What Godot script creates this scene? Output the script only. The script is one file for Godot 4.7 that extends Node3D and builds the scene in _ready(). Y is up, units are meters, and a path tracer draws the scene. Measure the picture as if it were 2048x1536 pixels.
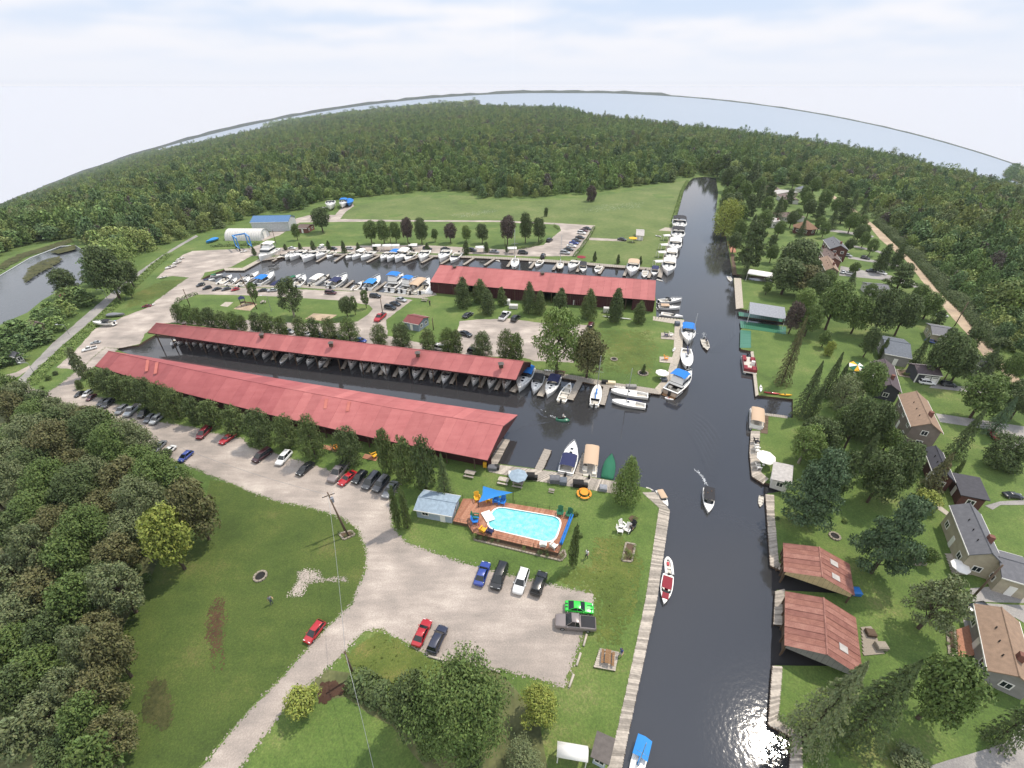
extends Node3D
const EYE_HEIGHT := 66.0
const REACH := 7000.0
const TAU4 := PI / 2.0
class Shape:
	var st := SurfaceTool.new()
	var n := 0
	func _init() -> void:
		st.begin(Mesh.PRIMITIVE_TRIANGLES)
		st.set_smooth_group(-1)
	func soft(on: bool) -> void:
		st.set_smooth_group(0 if on else -1)
	func paint(c: Color) -> void:
		st.set_color(c)
	func tri(a: Vector3, b: Vector3, c: Vector3) -> void:
		st.add_vertex(a); st.add_vertex(c); st.add_vertex(b)
		n += 1
	func quad(a: Vector3, b: Vector3, c: Vector3, d: Vector3) -> void:
		tri(a, b, c); tri(a, c, d)
	func hexa(p: Array) -> void:
		quad(p[4], p[5], p[6], p[7]); quad(p[3], p[2], p[1], p[0])
		for i in 4:
			var j := (i + 1) % 4
			quad(p[i], p[j], p[j + 4], p[i + 4])
	func box(c: Vector3, s: Vector3, yaw := 0.0) -> void:
		var t := Transform3D(Basis(Vector3.UP, yaw), c)
		boxt(t, s)
	func boxt(t: Transform3D, s: Vector3) -> void:
		var h := s * 0.5
		var p := []
		for y in [-h.y, h.y]:
			for q in [[-1, 1], [1, 1], [1, -1], [-1, -1]]:
				p.append(t * Vector3(q[0] * h.x, y, q[1] * h.z))
		hexa(p)
	func taper(c: Vector3, s: Vector3, top: Vector2, shift := Vector2.ZERO) -> void:
		var p := []
		for k in 2:
			var sx := s.x * 0.5 * (1.0 if k == 0 else top.x)
			var sz := s.z * 0.5 * (1.0 if k == 0 else top.y)
			var o := c + (Vector3.ZERO if k == 0 else Vector3(shift.x, s.y, shift.y))
			for q in [[-1, 1], [1, 1], [1, -1], [-1, -1]]:
				p.append(o + Vector3(q[0] * sx, 0, q[1] * sz))
		hexa(p)
	func tube(a: Vector3, b: Vector3, r0: float, r1: float, seg := 6, caps := true) -> void:
		var d := (b - a).normalized()
		var u := d.cross(Vector3.UP if absf(d.y) < 0.9 else Vector3.RIGHT).normalized()
		var w := d.cross(u)
		for i in seg:
			var t0 := TAU * i / seg
			var t1 := TAU * (i + 1) / seg
			var e0 := u * cos(t0) + w * sin(t0)
			var e1 := u * cos(t1) + w * sin(t1)
			quad(a + e0 * r0, a + e1 * r0, b + e1 * r1, b + e0 * r1)
			if caps:
				tri(b, b + e0 * r1, b + e1 * r1)
				tri(a, a + e1 * r0, a + e0 * r0)
	func loft(rings: Array, closed := true, caps := true) -> void:
		for k in rings.size() - 1:
			var a: Array = rings[k]
			var b: Array = rings[k + 1]
			for i in (a.size() if closed else a.size() - 1):
				var j := (i + 1) % a.size()
				quad(a[i], a[j], b[j], b[i])
		if caps:
			for e in [0, rings.size() - 1]:
				var r: Array = rings[e]
				for i in range(1, r.size() - 1):
					if e == 0: tri(r[0], r[i + 1], r[i])
					else: tri(r[0], r[i], r[i + 1])
	func sheet(poly: PackedVector2Array, y: float) -> void:
		var idx := Geometry2D.triangulate_polygon(poly)
		for k in range(0, idx.size(), 3):
			var a := poly[idx[k]]; var b := poly[idx[k + 1]]; var c := poly[idx[k + 2]]
			if (b - a).cross(c - a) > 0.0:
				var q := b; b = c; c = q
			tri(Vector3(a.x, y, a.y), Vector3(b.x, y, b.y), Vector3(c.x, y, c.y))
	func prism(poly: PackedVector2Array, y0: float, y1: float) -> void:
		sheet(poly, y1)
		for i in poly.size():
			var a := poly[i]; var b := poly[(i + 1) % poly.size()]
			quad(Vector3(a.x, y0, a.y), Vector3(b.x, y0, b.y), Vector3(b.x, y1, b.y), Vector3(a.x, y1, a.y))
	func done() -> ArrayMesh:
		st.generate_normals()
		return st.commit()
var rng := RandomNumberGenerator.new()
var taken := {}
var M := {}
var box_mesh: ArrayMesh
func numbered(called: String) -> String:
	taken[called] = taken.get(called, -1) + 1
	return called if taken[called] == 0 else "%s_%03d" % [called, taken[called]]
func tag(o: Node, label: String, category: String, group := "") -> void:
	o.set_meta("label", label)
	o.set_meta("category", category)
	if group != "": o.set_meta("group", group)
func thing(called: String, label: String, category: String, at: Vector3, yaw := 0.0, group := "") -> Node3D:
	var o := Node3D.new()
	o.name = numbered(called)
	add_child(o)
	o.position = at
	o.rotation.y = yaw
	tag(o, label, category, group)
	return o
func part(parent: Node, called: String, mesh: Mesh, m: Material, at := Vector3.ZERO, yaw := 0.0) -> MeshInstance3D:
	var o := MeshInstance3D.new()
	o.mesh = mesh
	o.material_override = m
	o.name = called
	parent.add_child(o, true)
	o.position = at
	o.rotation.y = yaw
	return o
func setting(called: String, mesh: Mesh, m: Material, kind := "structure", label := "") -> MeshInstance3D:
	var o := part(self, numbered(called), mesh, m)
	o.set_meta("kind", kind)
	if label != "":
		o.set_meta("label", label)
	return o
func ubox(parent: Node, called: String, c: Vector3, s: Vector3, m: Material, yaw := 0.0) -> MeshInstance3D:
	var o := part(parent, called, box_mesh, m, c, yaw)
	o.scale = s
	return o
func dip(a: float) -> float:
	var x := clampf(a, -1.0, 1.0)
	return maxf(0.0, (((COEF[0] * x + COEF[1]) * x + COEF[2]) * x + COEF[3]) * x + COEF[4])
func terrain(x: float, z: float) -> float:
	var r := sqrt(x * x + z * z)
	if r < 150.0: return 0.0
	var t := (r - 340.0) / 25.0
	var s := 25.0 * (log(1.0 + exp(t)) if t < 30.0 else t)
	return -dip(atan2(x, -z)) * s * minf(1.0, (r - 150.0) / 60.0)
func gp(x: float, z: float, up := 0.0) -> Vector3:
	return Vector3(x, terrain(x, z) + up, z)
func pv(flat: Array) -> PackedVector2Array:
	var p := PackedVector2Array()
	for i in range(0, flat.size(), 2): p.append(Vector2(flat[i], flat[i + 1]))
	return p
# ---------- materials ----------
func lin(r: float, g: float, b: float) -> Color:
	return Color(r, g, b).linear_to_srgb()
func plain(c: Color, rough := 0.7, metal := 0.0) -> StandardMaterial3D:
	var m := StandardMaterial3D.new()
	m.albedo_color = c
	m.roughness = rough
	m.metallic = metal
	return m
func noise_bytes(size: int, freq: float, oct: int, sd: int, stretch := 1) -> PackedByteArray:
	var f := FastNoiseLite.new()
	f.seed = sd
	f.noise_type = FastNoiseLite.TYPE_SIMPLEX_SMOOTH
	f.frequency = freq
	f.fractal_octaves = oct
	var im := f.get_seamless_image(size / stretch, size)
	if stretch > 1: im.resize(size, size, Image.INTERPOLATE_CUBIC)
	im.convert(Image.FORMAT_L8)
	return im.get_data()
func noise_tex(size: int, layers: Array, ramp: Array, speck := 0.0) -> ImageTexture:
	var sum := PackedFloat32Array()
	sum.resize(size * size)
	var total := 0.0
	for l in layers:
		var d := noise_bytes(size, l[0], l[1], l[2], l[4] if l.size() > 4 else 1)
		total += l[3]
		for i in d.size(): sum[i] += d[i] * l[3]
	var out := PackedByteArray()
	out.resize(size * size * 3)
	var r := RandomNumberGenerator.new()
	r.seed = 7
	var lut := []
	for k in 256:
		var t := k / 255.0 * (ramp.size() - 1)
		var i0 := mini(int(t), ramp.size() - 2)
		var c: Color = ramp[i0].lerp(ramp[i0 + 1], t - i0)
		lut.append([c.r * 255.0, c.g * 255.0, c.b * 255.0])
	for i in sum.size():
		var q: Array = lut[clampi(int((sum[i] / total - 128.0) * 1.7 + 128.0), 0, 255)]
		var s := 1.0 + (r.randf() - 0.5) * speck
		out[i * 3] = clampi(int(q[0] * s), 0, 255)
		out[i * 3 + 1] = clampi(int(q[1] * s), 0, 255)
		out[i * 3 + 2] = clampi(int(q[2] * s), 0, 255)
	var im := Image.create_from_data(size, size, false, Image.FORMAT_RGB8, out)
	im.generate_mipmaps()
	return ImageTexture.create_from_image(im)
func bump_tex(size: int, freq: float, oct: int, sd: int, strength: float) -> ImageTexture:
	var f := FastNoiseLite.new()
	f.seed = sd
	f.noise_type = FastNoiseLite.TYPE_SIMPLEX_SMOOTH
	f.frequency = freq
	f.fractal_octaves = oct
	var im := f.get_seamless_image(size, size)
	im.convert(Image.FORMAT_RGBA8)
	im.bump_map_to_normal_map(strength)
	return ImageTexture.create_from_image(im)
func surf(tex: Texture2D, metres: float, rough := 0.9, tint := Color.WHITE, world := true) -> StandardMaterial3D:
	var m := StandardMaterial3D.new()
	m.albedo_texture = tex
	m.albedo_color = tint
	m.roughness = rough
	m.uv1_triplanar = true
	m.uv1_world_triplanar = world
	m.uv1_scale = Vector3.ONE / metres
	return m
func C(h: String) -> Color:
	return Color.html(h)
func _ready() -> void:
	var cam := Camera3D.new()
	cam.name = "camera"
	cam.position = Vector3(0, EYE_HEIGHT, 0)
	cam.rotation_degrees = Vector3(-33.0362, 0, 0)
	cam.fov = 80.0
	cam.near = 0.5
	cam.far = 20000.0
	add_child(cam)
	cam.current = true
	var env := Environment.new()
	env.background_mode = Environment.BG_SKY
	env.sky = Sky.new()
	env.sky.sky_material = cloudy_sky()
	env.tonemap_mode = Environment.TONE_MAPPER_LINEAR
	env.tonemap_exposure = 0.9
	env.sdfgi_enabled = true
	env.ssao_enabled = true
	env.ssil_enabled = true
	env.fog_enabled = true
	env.fog_density = 0.00006
	env.fog_light_color = C("d8e2f0")
	var we := WorldEnvironment.new()
	we.name = "world_environment"
	we.environment = env
	add_child(we)
	var sun := DirectionalLight3D.new()
	sun.name = "sun"
	sun.light_energy = 1.5
	sun.light_angular_distance = 1.1
	sun.light_color = C("fff4e4")
	sun.shadow_enabled = true
	add_child(sun)
	var to_sun := Vector3(0.5 * 0.81, 0.866, -0.5 * 0.59)
	sun.look_at_from_position(to_sun * 100.0, Vector3.ZERO, Vector3.UP)
	box_mesh = unit_box()
	make_materials()
	print("materials")
	build_land()
	print("land")
	build_forest()
	build_trees()
	print("trees")
	for c in CARS: car(c[0], c[1], c[2], c[3], c[4], c[5], c[6] + " " + CAR_PLACES[c[7]], "cars " + CAR_PLACES[c[7]] if c[8] else "", c[9])
	for b in BOATS:
		var bp: Array = BOAT_PLACES[b[9]]
		boat(b[0], b[1], b[2], b[3], b[4], b[5], b[6], b[7], b[8] + " " + bp[0] + (bp[1] if b[10] else ""), "boats " + bp[0] if b[10] else "")
	print("craft")
	place_all()
	print("done")
func place_all() -> void:
	shed("long red-roofed boat shed with a cedar row along its front", [[-111.37,-105.08,-108.78,-108.28,-106.19,-111.47],[-80.75,-92.46,-79.34,-98.17,-77.94,-103.89],[-54.77,-83.34,-53.36,-90.01,-51.96,-96.67],[-28.48,-74.9,-26.51,-82.19,-24.53,-89.49],[-4.89,-68.25,-1.79,-75.77,1.32,-83.3]], [M.reds_a, M.reds_b], [0, 2, 4], 3.4, 6.2, "walk")
	shed("middle red-roofed boat shed open to the basin", [[-109.89,-124.13,-106.61,-124.85,-103.33,-125.57],[-77.74,-115.57,-76.02,-118.86,-74.3,-122.15],[-51.23,-109.5,-49.59,-113.89,-47.96,-118.28],[-24.33,-103.89,-21.96,-107.55,-19.59,-111.21],[1.01,-97.5,3.09,-101.97,5.17,-106.44]], [M.reds_b, M.reds_b], [0, 2, 4], 3.8, 6.6, "open")
	shed("third red-roofed boat shed with dark red board walls", [[-30.8,-165.01,-27.7,-172.55,-24.59,-180.08],[-2.55,-158.41,0,-166.83,2.55,-175.24],[24.01,-152.69,26.16,-160.89,28.31,-169.08],[49.08,-147.29,50.97,-155.78,52.87,-164.26]], [M.reds_c], [0, 3], 4.4, 8.4, "boards")
	repair_strip("bright orange-red repaired strip on the long shed roof", Vector2(-94.89,-103.42), Vector2(-93.57,-99.9))
	repair_strip("bright orange-red repaired strip on the long shed roof", Vector2(-91.7,-102.14), Vector2(-90.48,-98.68))
	repair_strip("bright orange-red repaired strip on the long shed roof", Vector2(-42.47,-85.99), Vector2(-42.18,-83.46))
	repair_strip("bright orange-red repaired strip on the long shed roof", Vector2(-36.88,-84.61), Vector2(-36.71,-82.14))
	vent("square wooden vent on the ridge of a red boat shed", -71.47, -116.99, 6, 1.12)
	vent("square wooden vent on the ridge of a red boat shed", -49.96, -111.83, 6, 1.19)
	vent("square wooden vent on the ridge of a red boat shed", -25.04, -106.19, 6, 1.25)
	vent("square wooden vent on the ridge of a red boat shed", -2.8, -100.45, 6, 1.27)
	vent("square wooden vent on the ridge of a red boat shed", -21.92, -170.78, 7.7, 1.27)
	vent("square wooden vent on the ridge of a red boat shed", 11.22, -163.51, 7.7, 1.28)
	vent("square wooden vent on the ridge of a red boat shed", -98.09, -124.56, 6, 1)
	house(["pool_hut","low hut with a pale blue roof at the end of the pool deck",-13.61,-58.27,-0.214,7.32,5.02,2.3,0.7,"lightblue","bluesteel","g"])
	house(["wash_hut","small blue-grey hut with a dark red roof",-31.15,-136.01,-0.413,6.15,6.48,2.7,1.0,"bluegrey","red","g"])
	house(["storage_barn","white metal barn with a bright blue roof",-131.33,-260.19,0.088,20.08,12.75,5.0,2.0,"metal","skymetal","plain"])
	house(["brown_shed","small brown shed below the barn yard",-112,-254.63,-0.106,6.09,8.85,2.6,1.0,"brick","brown","g"])
	house(["cottage","white cottage alone on the field by the canal",66.47,-241.95,-0.235,4.17,12.12,2.6,1.0,"white","pale","g"])
	house(["tan_house","two-storey taupe house with a large tan roof",90.58,-81.75,-2.020,13.47,5.61,5.2,1.8,"taupe","tan","g"])
	house(["dark_house","house with a broad purple-brown roof between the trees",96.56,-100.35,-2.076,14.59,5.38,3.2,1.5,"darkgrey","purple","g"])
	house(["slate_house","house with a blue-grey roof and pale wall",110.46,-116.66,-0.482,6.33,13.03,3.2,1.4,"grey","slate","g"])
	house(["garage","dark garage with two white doors",109.98,-104.28,-0.226,5.7,5.72,2.9,1.0,"darkgrey","purple","garage"])
	house(["beige_house","beige house with a low grey roof near the gravel road",132.4,-127.35,-0.482,6.06,8.72,3.0,0.9,"beige","grey","g"])
	house(["hidden_house","dark roofed house half hidden by trees at the road bend",128.48,-108.17,-1.567,5.69,4.61,2.8,1.2,"grey","dark","g"])
	house(["grey_cottage","small cottage with a grey roof behind the driveway pine",137.37,-164.78,-0.255,7.14,8,2.8,0.9,"white","grey","g"])
	house(["brick_house","two-storey dark brick house with a grey roof",147.85,-209.99,-1.910,15.55,7.28,5.4,1.8,"redbrown","grey","g"])
	house(["brown_house","long brown-roofed house beside the brick house",140.68,-200.5,-1.936,16.45,5.98,3.4,1.3,"brick","brown","g"])
	house(["taupe_house","taupe house with a tan gable roof behind the maples",132.03,-186.8,-1.958,16.88,5.04,3.8,1.4,"taupe","tan","g"])
	house(["white_shed","white shed with a pale roof among dark trees",147.67,-266.64,-1.677,11.75,7.35,2.8,1.0,"white","pale","g"])
	house(["hip_house","house with a grey-brown hipped roof among the trees",163.02,-281.46,-1.621,11.93,15.02,2.8,1.2,"white","brown","hip"])
	house(["forest_house","brown-roofed house in the row along the gravel road",191.92,-337.73,-1.777,18.26,9.82,2.8,1.0,"white","brown","plain"])
	house(["forest_house","pale-roofed long house in the row along the gravel road",200.73,-361.06,-1.301,9.91,18.69,2.6,0.9,"beige","pale","plain"])
	house(["forest_house","cream house with a brown roof beyond the canal end",196.47,-375.53,-1.725,15.81,13.01,3.2,1.1,"cream","brown","plain"])
	house(["forest_house","tiny blue-grey cottage beside the far driveway",231.36,-387.12,-1.078,5.45,17.86,2.6,0.9,"white","slate","plain"])
	house(["lodge","purple-roofed lodge on the lawn at the canal head",245.36,-642.72,-0.548,9.13,49.97,4.5,2.5,"taupe","purple","plain"])
	house(["forest_house","red-roofed house among the trees before the lake",343.4,-675.03,-0.616,9.25,58.39,4.5,2.0,"brick","red","plain"])
	house(["forest_house","white house among the trees before the lake",373.19,-686.76,-1.093,8.27,45.81,4.5,2.0,"white","pale","plain"])
	house(["forest_house","slate-roofed white house among the eastern trees",361.73,-601.15,-0.495,9.33,56.83,4.5,2.0,"white","slate","plain"])
	house(["forest_house","long pale building in the northern forest",204.21,-788.21,-0.096,18.71,62.71,5.0,2.0,"white","pale","plain"])
	house(["forest_house","pale pink house in the middle of the forest",-148.37,-622.44,-1.022,31.61,14.29,5.5,2.2,"beige","tan","plain"])
	house(["black_house","brick house with a black roof and white skylight strips",85.01,-67.73,-2.032,9.55,3.27,3.0,1.1,"redbrown","dark","g"])
	house(["black_garage","brick garage wing with a flat black roof",86.19,-61.65,-2.061,6.68,4.02,2.8,0.5,"redbrown","dark","flat"])
	house(["grey_house","beige house with a long grey shingle roof",76.47,-49.89,-2.031,11.36,4.31,4.2,1.6,"beige","grey","g"])
	house(["grey_wing","lower wing of the grey-roofed beige house",77.62,-44.01,-0.437,4.41,6.08,3.6,1.2,"beige","grey","g"])
	house(["tan_bungalow","grey bungalow with a wide tan roof and brown deck",66.27,-32.5,-2.147,10.86,4.92,3.0,1.3,"grey","tan","g"])
	house(["plank_shed","weathered flat-roofed shed beside the plank dock",10.41,-21.24,-2.005,2.76,2.13,2.4,0.3,"lightblue","weather","flat"])
	house(["patch_shed","small shed with a patched pale roof beside the pine",52.98,-65.75,-2.091,5.74,3.46,2.4,0.5,"white","pale","flat"])
	house(["wood_building","building with a pale blue roof under the trees of the west wood",-67.24,-63.46,-1.103,5.8,4.92,3.0,1.2,"darkgrey","skymetal","g"])
	house(["pond_cottage","cream cottage between the pond and the west road",-151.13,-131.81,-0.480,4.76,3.13,2.8,1.2,"cream","brown","g"])
	house(["verge_cottage","small grey cottage beside the branch lane",-140.22,-112.78,-0.364,3.23,2.06,2.6,1.0,"grey","grey","g"])
	house(["red_cottage","tiny red-roofed hut by the pond shore",-164.36,-157.4,1.076,1.89,3.5,2.4,0.8,"white","red","plain"])
	boathouse("rust-roofed boathouse with a tan gable over its slip", [47.96,-44.55,-2.015,5.97,9.48,2.5,1.6], M.wall_cream, [[0.25, 0.45], [-0.2, 0.45]])
	boathouse("larger rust-roofed boathouse with a grey gable", [42.96,-34.6,-2.043,8.89,9.05,2.5,1.6], M.wall_grey, [[0.22, 0.5]])
	canopy("boat_port", "flat grey metal roof on posts over green docks", [85.1,-141.33,2.714,10.8,10.56,3.4], M.roof_steel, 0.15, "", "boathouse")
	canopy("boat_lift_roof", "long narrow white canopy over the boat lift inlet", [100.03,-178.65,2.596,9.03,6.41,3.0], M.cloth_white, 0.5)
	canopy("tarp_shelter", "white tarpaulin shelter beside the weathered shed", [6.94,-21.04,-0.140,3.54,1.56,2.0], M.cloth_white, 0.6)
	canopy("gazebo_tent", "white gazebo canopy set up on the north quay", [-64.53,-218.99,0.1,4,3.33,2.44], M.cloth_white, 0.5, "white canopies on the north quay")
	canopy("gazebo_tent", "white gazebo canopy set up on the north quay", [-59.73,-218.99,0.1,4.03,3.36,2.46], M.cloth_white, 0.5, "white canopies on the north quay")
	canopy("gazebo_tent", "white gazebo canopy set up on the north quay", [-55.65,-218.99,0.1,4.05,3.38,2.48], M.cloth_white, 0.5, "white canopies on the north quay")
	canopy("gazebo_tent", "white gazebo canopy set up on the north quay", [-47.4,-219.78,0.1,4.09,3.41,2.5], M.cloth_white, 0.5, "white canopies on the north quay")
	canopy("gazebo_tent", "white gazebo canopy set up on the north quay", [0,-214.27,0.1,4.2,3.5,2.57], M.cloth_white, 0.5, "white canopies on the north quay")
	canopy("gazebo_tent", "white gazebo canopy set up on the north quay", [-15.17,-215.82,0.1,4.19,3.49,2.56], M.cloth_white, 0.5, "white canopies on the north quay")
	canopy("gazebo_tent", "white gazebo canopy on the grass beside the canal dock", [78.68,-236.89,0.15,3.7,2.83,2.29], M.cloth_white, 0.5, "white canopies beside the canal dock")
	canopy("gazebo_tent", "white gazebo canopy on the grass beside the canal dock", [72.89,-220.58,0.15,3.73,2.85,2.3], M.cloth_white, 0.5, "white canopies beside the canal dock")
	canopy("gazebo_tent", "white gazebo canopy on the grass beside the canal dock", [68.53,-209,0.15,3.74,2.86,2.31], M.cloth_white, 0.5, "white canopies beside the canal dock")
	canopy("gazebo_tent", "white gazebo canopy on the grass beside the canal dock", [63.6,-195.71,0.15,3.76,2.88,2.32], M.cloth_white, 0.5, "white canopies beside the canal dock")
	quonset([-137.32,-241.11,-0.015,18.5,10.43,4.6])
	travel_lift(-130.03,-222.39,0.7,1.15)
	playground(-96.08,-152.79,1.1)
	octagon_house([156.6,-250.75,5.5,3.4,3.2])
	planks("dock", "long grey plank dock along the west bank of the canal", [29.26,-58.18,22.23,-40.76,17.54,-30.72,14.05,-23.19,12.56,-19.72], [27.45,-59.02,20.46,-40.76,16.11,-30.97,12.61,-23.29,10.79,-19.72], 0.27, 0.06, true, [M.plank0, M.plank1, M.plank2, M.plank3])
	planks("dock", "angled plank walkway joining the quay to the long dock", [27.76,-63.04,29.3,-58.3], [25.2,-62.91,27.48,-59.14], 0.3, 0.06, true, [M.plank0, M.plank1, M.plank2, M.plank3])
	planks("dock", "grey plank quay below the end of the long red shed", [-3.33,-70.74,8.78,-68.53,20.52,-65.85,24.17,-64.36], [-4.8,-68.53,4.79,-65.99,19.89,-62.52,22.84,-61.88], 0.3, 0.07, true, [M.plank0, M.plank1, M.plank2, M.plank3])
	planks("dock", "plank walkway under the end of the long red shed", [-0.45,-78.62,-3.02,-70.74], [-2.35,-79.14,-5,-70.9], 0.4, 0.06, true, [M.plank0, M.plank1, M.plank2, M.plank3])
	planks("dock", "plank quay along the lawn beside the middle shed", [3.59,-107.82,17.53,-103.21,24.36,-100.05,37.82,-96.57], [3.63,-109.7,17.81,-105.48,24.81,-102.71,37.46,-99.1], 0.5, 0.06, false, [M.plank0, M.plank1, M.plank2, M.plank3])
	planks("dock", "concrete quay along the lawn side of the canal", [37.82,-96.57,43.04,-103.46,50.3,-118.59,58,-141.1], [37.27,-99.34,42.28,-105.99,47.78,-118.59,54.9,-141.1], 2.5, 0.08, false, [M.concrete])
	planks("dock", "narrow quay at the canal end of the third shed", [57.8,-141.1,48.2,-143.9], [54.3,-138,47.4,-140.7], 0.8, 0.07, false, [M.concrete])
	planks("dock", "narrow plank dock along the field bank of the canal", [91.2,-261.7,78.7,-228.1,61.4,-181.4], [89.6,-261.7,76.9,-228.1,60.3,-183.2], 0.6, 0.06, false, [M.plank0, M.plank1, M.plank2, M.plank3])
	planks("dock", "low concrete edge of the basin's west corner", [-122.8,-190.6,-114.8,-190.6,-113.2,-203.3], [-125.1,-193.8,-116.9,-193.8,-115.4,-206.1], 2.0, 0.06, false, [M.concrete])
	planks("dock", "timber quay along the north side of the far basin", [-113.2,-203.3,-106.5,-207.6,-84.5,-212,-62.6,-211.2,-43.3,-209.7,-17,-207.5,5.9,-203.9,22.5,-200.4,40.7,-195.7,63.3,-189.9], [-115.4,-206.1,-108.2,-210.5,-85.5,-215.1,-63.4,-214.3,-43.8,-212.7,-17.2,-210.5,6,-207.5,22.8,-203.9,41.2,-199.1,64.2,-193.1], 0.8, 0.06, false, [M.plank0, M.plank1, M.plank2, M.plank3])
	planks("dock", "timber quay along the south side of the far basin", [-126.8,-179.7,-116.7,-175.2,-102.9,-173.5,-84,-173.5,-63.1,-169.7,-50.4,-165.6,-34.6,-162.6,-29.9,-166.6], [-125.8,-176.8,-115.2,-172.4,-101.6,-170.8,-83,-170.8,-62.3,-167.1,-49.8,-163.1,-33.8,-159.7,-28.3,-163.1], 0.8, 0.06, false, [M.plank0, M.plank1, M.plank2, M.plank3])
	planks("dock", "pale seawall walk on the east bank below the green dock", [70.7,-118.9,61.82,-95.67], [71.7,-119.2,62.89,-96.34], 2.0, 0.1, false, [M.concrete])
	planks("dock", "plank dock with garden chairs on the east bank", [54.6,-81.79,51.07,-74.47,48.44,-67.25,49.8,-65.17], [56.66,-81.79,53.12,-74.47,50.77,-68.39,51.44,-66.55], 0.35, 0.06, true, [M.plank0, M.plank1, M.plank2, M.plank3])
	planks("dock", "weathered plank dock below the white pine", [48.9,-62.39,46.84,-57.35,42.43,-46.69,44.06,-45.67], [50.48,-62.26,48.22,-57.35,44.07,-47.35,44.61,-46.78], 0.3, 0.06, true, [M.plank0, M.plank1, M.plank2, M.plank3])
	planks("dock", "plank landing between the two rust-roofed boathouses", [41.07,-42.17,38.26,-36.95], [42.68,-42.59,39.79,-36.8], 0.3, 0.06, true, [M.plank0, M.plank1, M.plank2, M.plank3])
	planks("dock", "plank dock south of the larger rust-roofed boathouse", [35.38,-31.23,31.62,-24.38,33.92,-23.09,31.78,-19.72], [36.71,-31.16,33.05,-24.91,35.08,-23.34,33.39,-19.72], 0.3, 0.06, true, [M.plank0, M.plank1, M.plank2, M.plank3])
	planks("dock", "green painted dock along the flat-roofed boathouse", [79,-147.6,92.6,-141.8], [77.8,-144.3,90.9,-139.1], 0.6, 0.06, false, [M.hull_green])
	planks("dock", "wide green painted dock in front of the flat-roofed boathouse", [76.5,-140.3,89.7,-135.7], [74.5,-135,86.9,-130.3], 0.6, 0.07, false, [M.hull_green])
	planks("dock", "green painted landing on the canal edge", [73.8,-133.5,68.6,-121.4], [76.9,-132.8,71.9,-121.4], 0.5, 0.05, false, [M.hull_green])
	planks("dock", "orange-brown deck by the willow", [109.4,-234.2,103.6,-215.8], [113,-234.2,106.2,-215.8], 0.4, 0.06, false, [M.deck_red])
	planks("dock", "brown plank edge below the orange deck", [102.6,-213.5,92.3,-185], [104.3,-213.5,93.9,-185], 0.5, 0.05, false, [M.wood_dark])
	planks("dock", "concrete landing by the boat lift inlet", [91.2,-181.4,79.2,-150.1], [93.9,-180.8,82.2,-151], 2.0, 0.08, false, [M.concrete])
	planks("dock", "wooden berth beside the tan-roofed pontoon boat", [59.9,-87.87,56.45,-81.07], [61.27,-87.47,57.87,-80.72], 0.35, 0.06, true, [M.wood_dark, M.pole])
	planks("dock", "narrow gangway over the canoe inlet", [59.87,-88.87,65.81,-87.47], [59.42,-87.87,65.31,-86.49], 0.5, 0.06, false, [M.plank0, M.plank1, M.plank2, M.plank3])
	planks("deck_platform", "square plank platform under the picnic table", [12.24,-33.47,11.03,-30.97], [14.87,-32.93,13.85,-30.47], 0.25, 0.3, true, [M.plank1, M.plank2, M.plank0])
	planks("deck_platform", "small pale platform with a chair on the lawn", [42.91,-115.9,42.06,-112.74], [46.61,-115.61,45.6,-112.17], 0.4, 0.15, false, [M.plank2])
	planks("deck_platform", "small platform with deck chairs near the canal quay", [47.6,-131.4,46.4,-127.2], [51.7,-130.7,50.4,-126.5], 0.4, 0.15, false, [M.plank1])
	planks("deck_platform", "reddish platform with an orange chair under the cedars", [-41.27,-76.93,-41.09,-75.77], [-37.83,-75.77,-37.85,-74.47], 0.4, 0.12, false, [M.deck_red])
	planks("deck_platform", "reddish platform with a yellow chair under the cedars", [-31.48,-73.99,-31.63,-72.58], [-28.47,-73.04,-28.54,-71.65], 0.4, 0.12, false, [M.deck_red])
	planks("patio", "stone and plank patio beside the larger boathouse", [50.78,-36.5,48.51,-32.53], [52.33,-36.65,51.6,-32.8], 0.5, 0.12, false, [M.stone])
	planks("deck_platform", "brown plank deck of the tan-roofed bungalow", [64.19,-35.99,61.25,-32.14], [68.58,-37.25,64.66,-32.66], 0.3, 0.3, false, [M.deck_red])
	planks("patio", "grey patio beside the beige house", [72.9,-48.99,70.98,-45.04], [75.85,-48.99,73.8,-45.04], 0.6, 0.12, false, [M.concrete])
	finger("narrow finger dock reaching into the far basin", "finger docks of the far basin", -106.72, -210.86, -107.87, -202.87, 1.11)
	finger("narrow finger dock reaching into the far basin", "finger docks of the far basin", -85.63, -213.86, -87.79, -202.15, 1.17)
	finger("narrow finger dock reaching into the far basin", "finger docks of the far basin", -78.34, -213.09, -79.93, -202.85, 1.19)
	finger("narrow finger dock reaching into the far basin", "finger docks of the far basin", -61.55, -211.56, -64.93, -201.44, 1.23)
	finger("narrow finger dock reaching into the far basin", "finger docks of the far basin", -42.98, -209.32, -48.8, -201.44, 1.26)
	finger("narrow finger dock reaching into the far basin", "finger docks of the far basin", -36.16, -210.06, -40.41, -200.74, 1.26)
	finger("narrow finger dock reaching into the far basin", "finger docks of the far basin", -27.42, -208.58, -31.52, -199.37, 1.27)
	finger("narrow finger dock reaching into the far basin", "finger docks of the far basin", -17.46, -207.84, -21.41, -198.01, 1.28)
	finger("narrow finger dock reaching into the far basin", "finger docks of the far basin", -7.79, -207.11, -12.11, -197.34, 1.28)
	finger("narrow finger dock reaching into the far basin", "finger docks of the far basin", 0, -204.24, -1.96, -195.34, 1.28)
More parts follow.
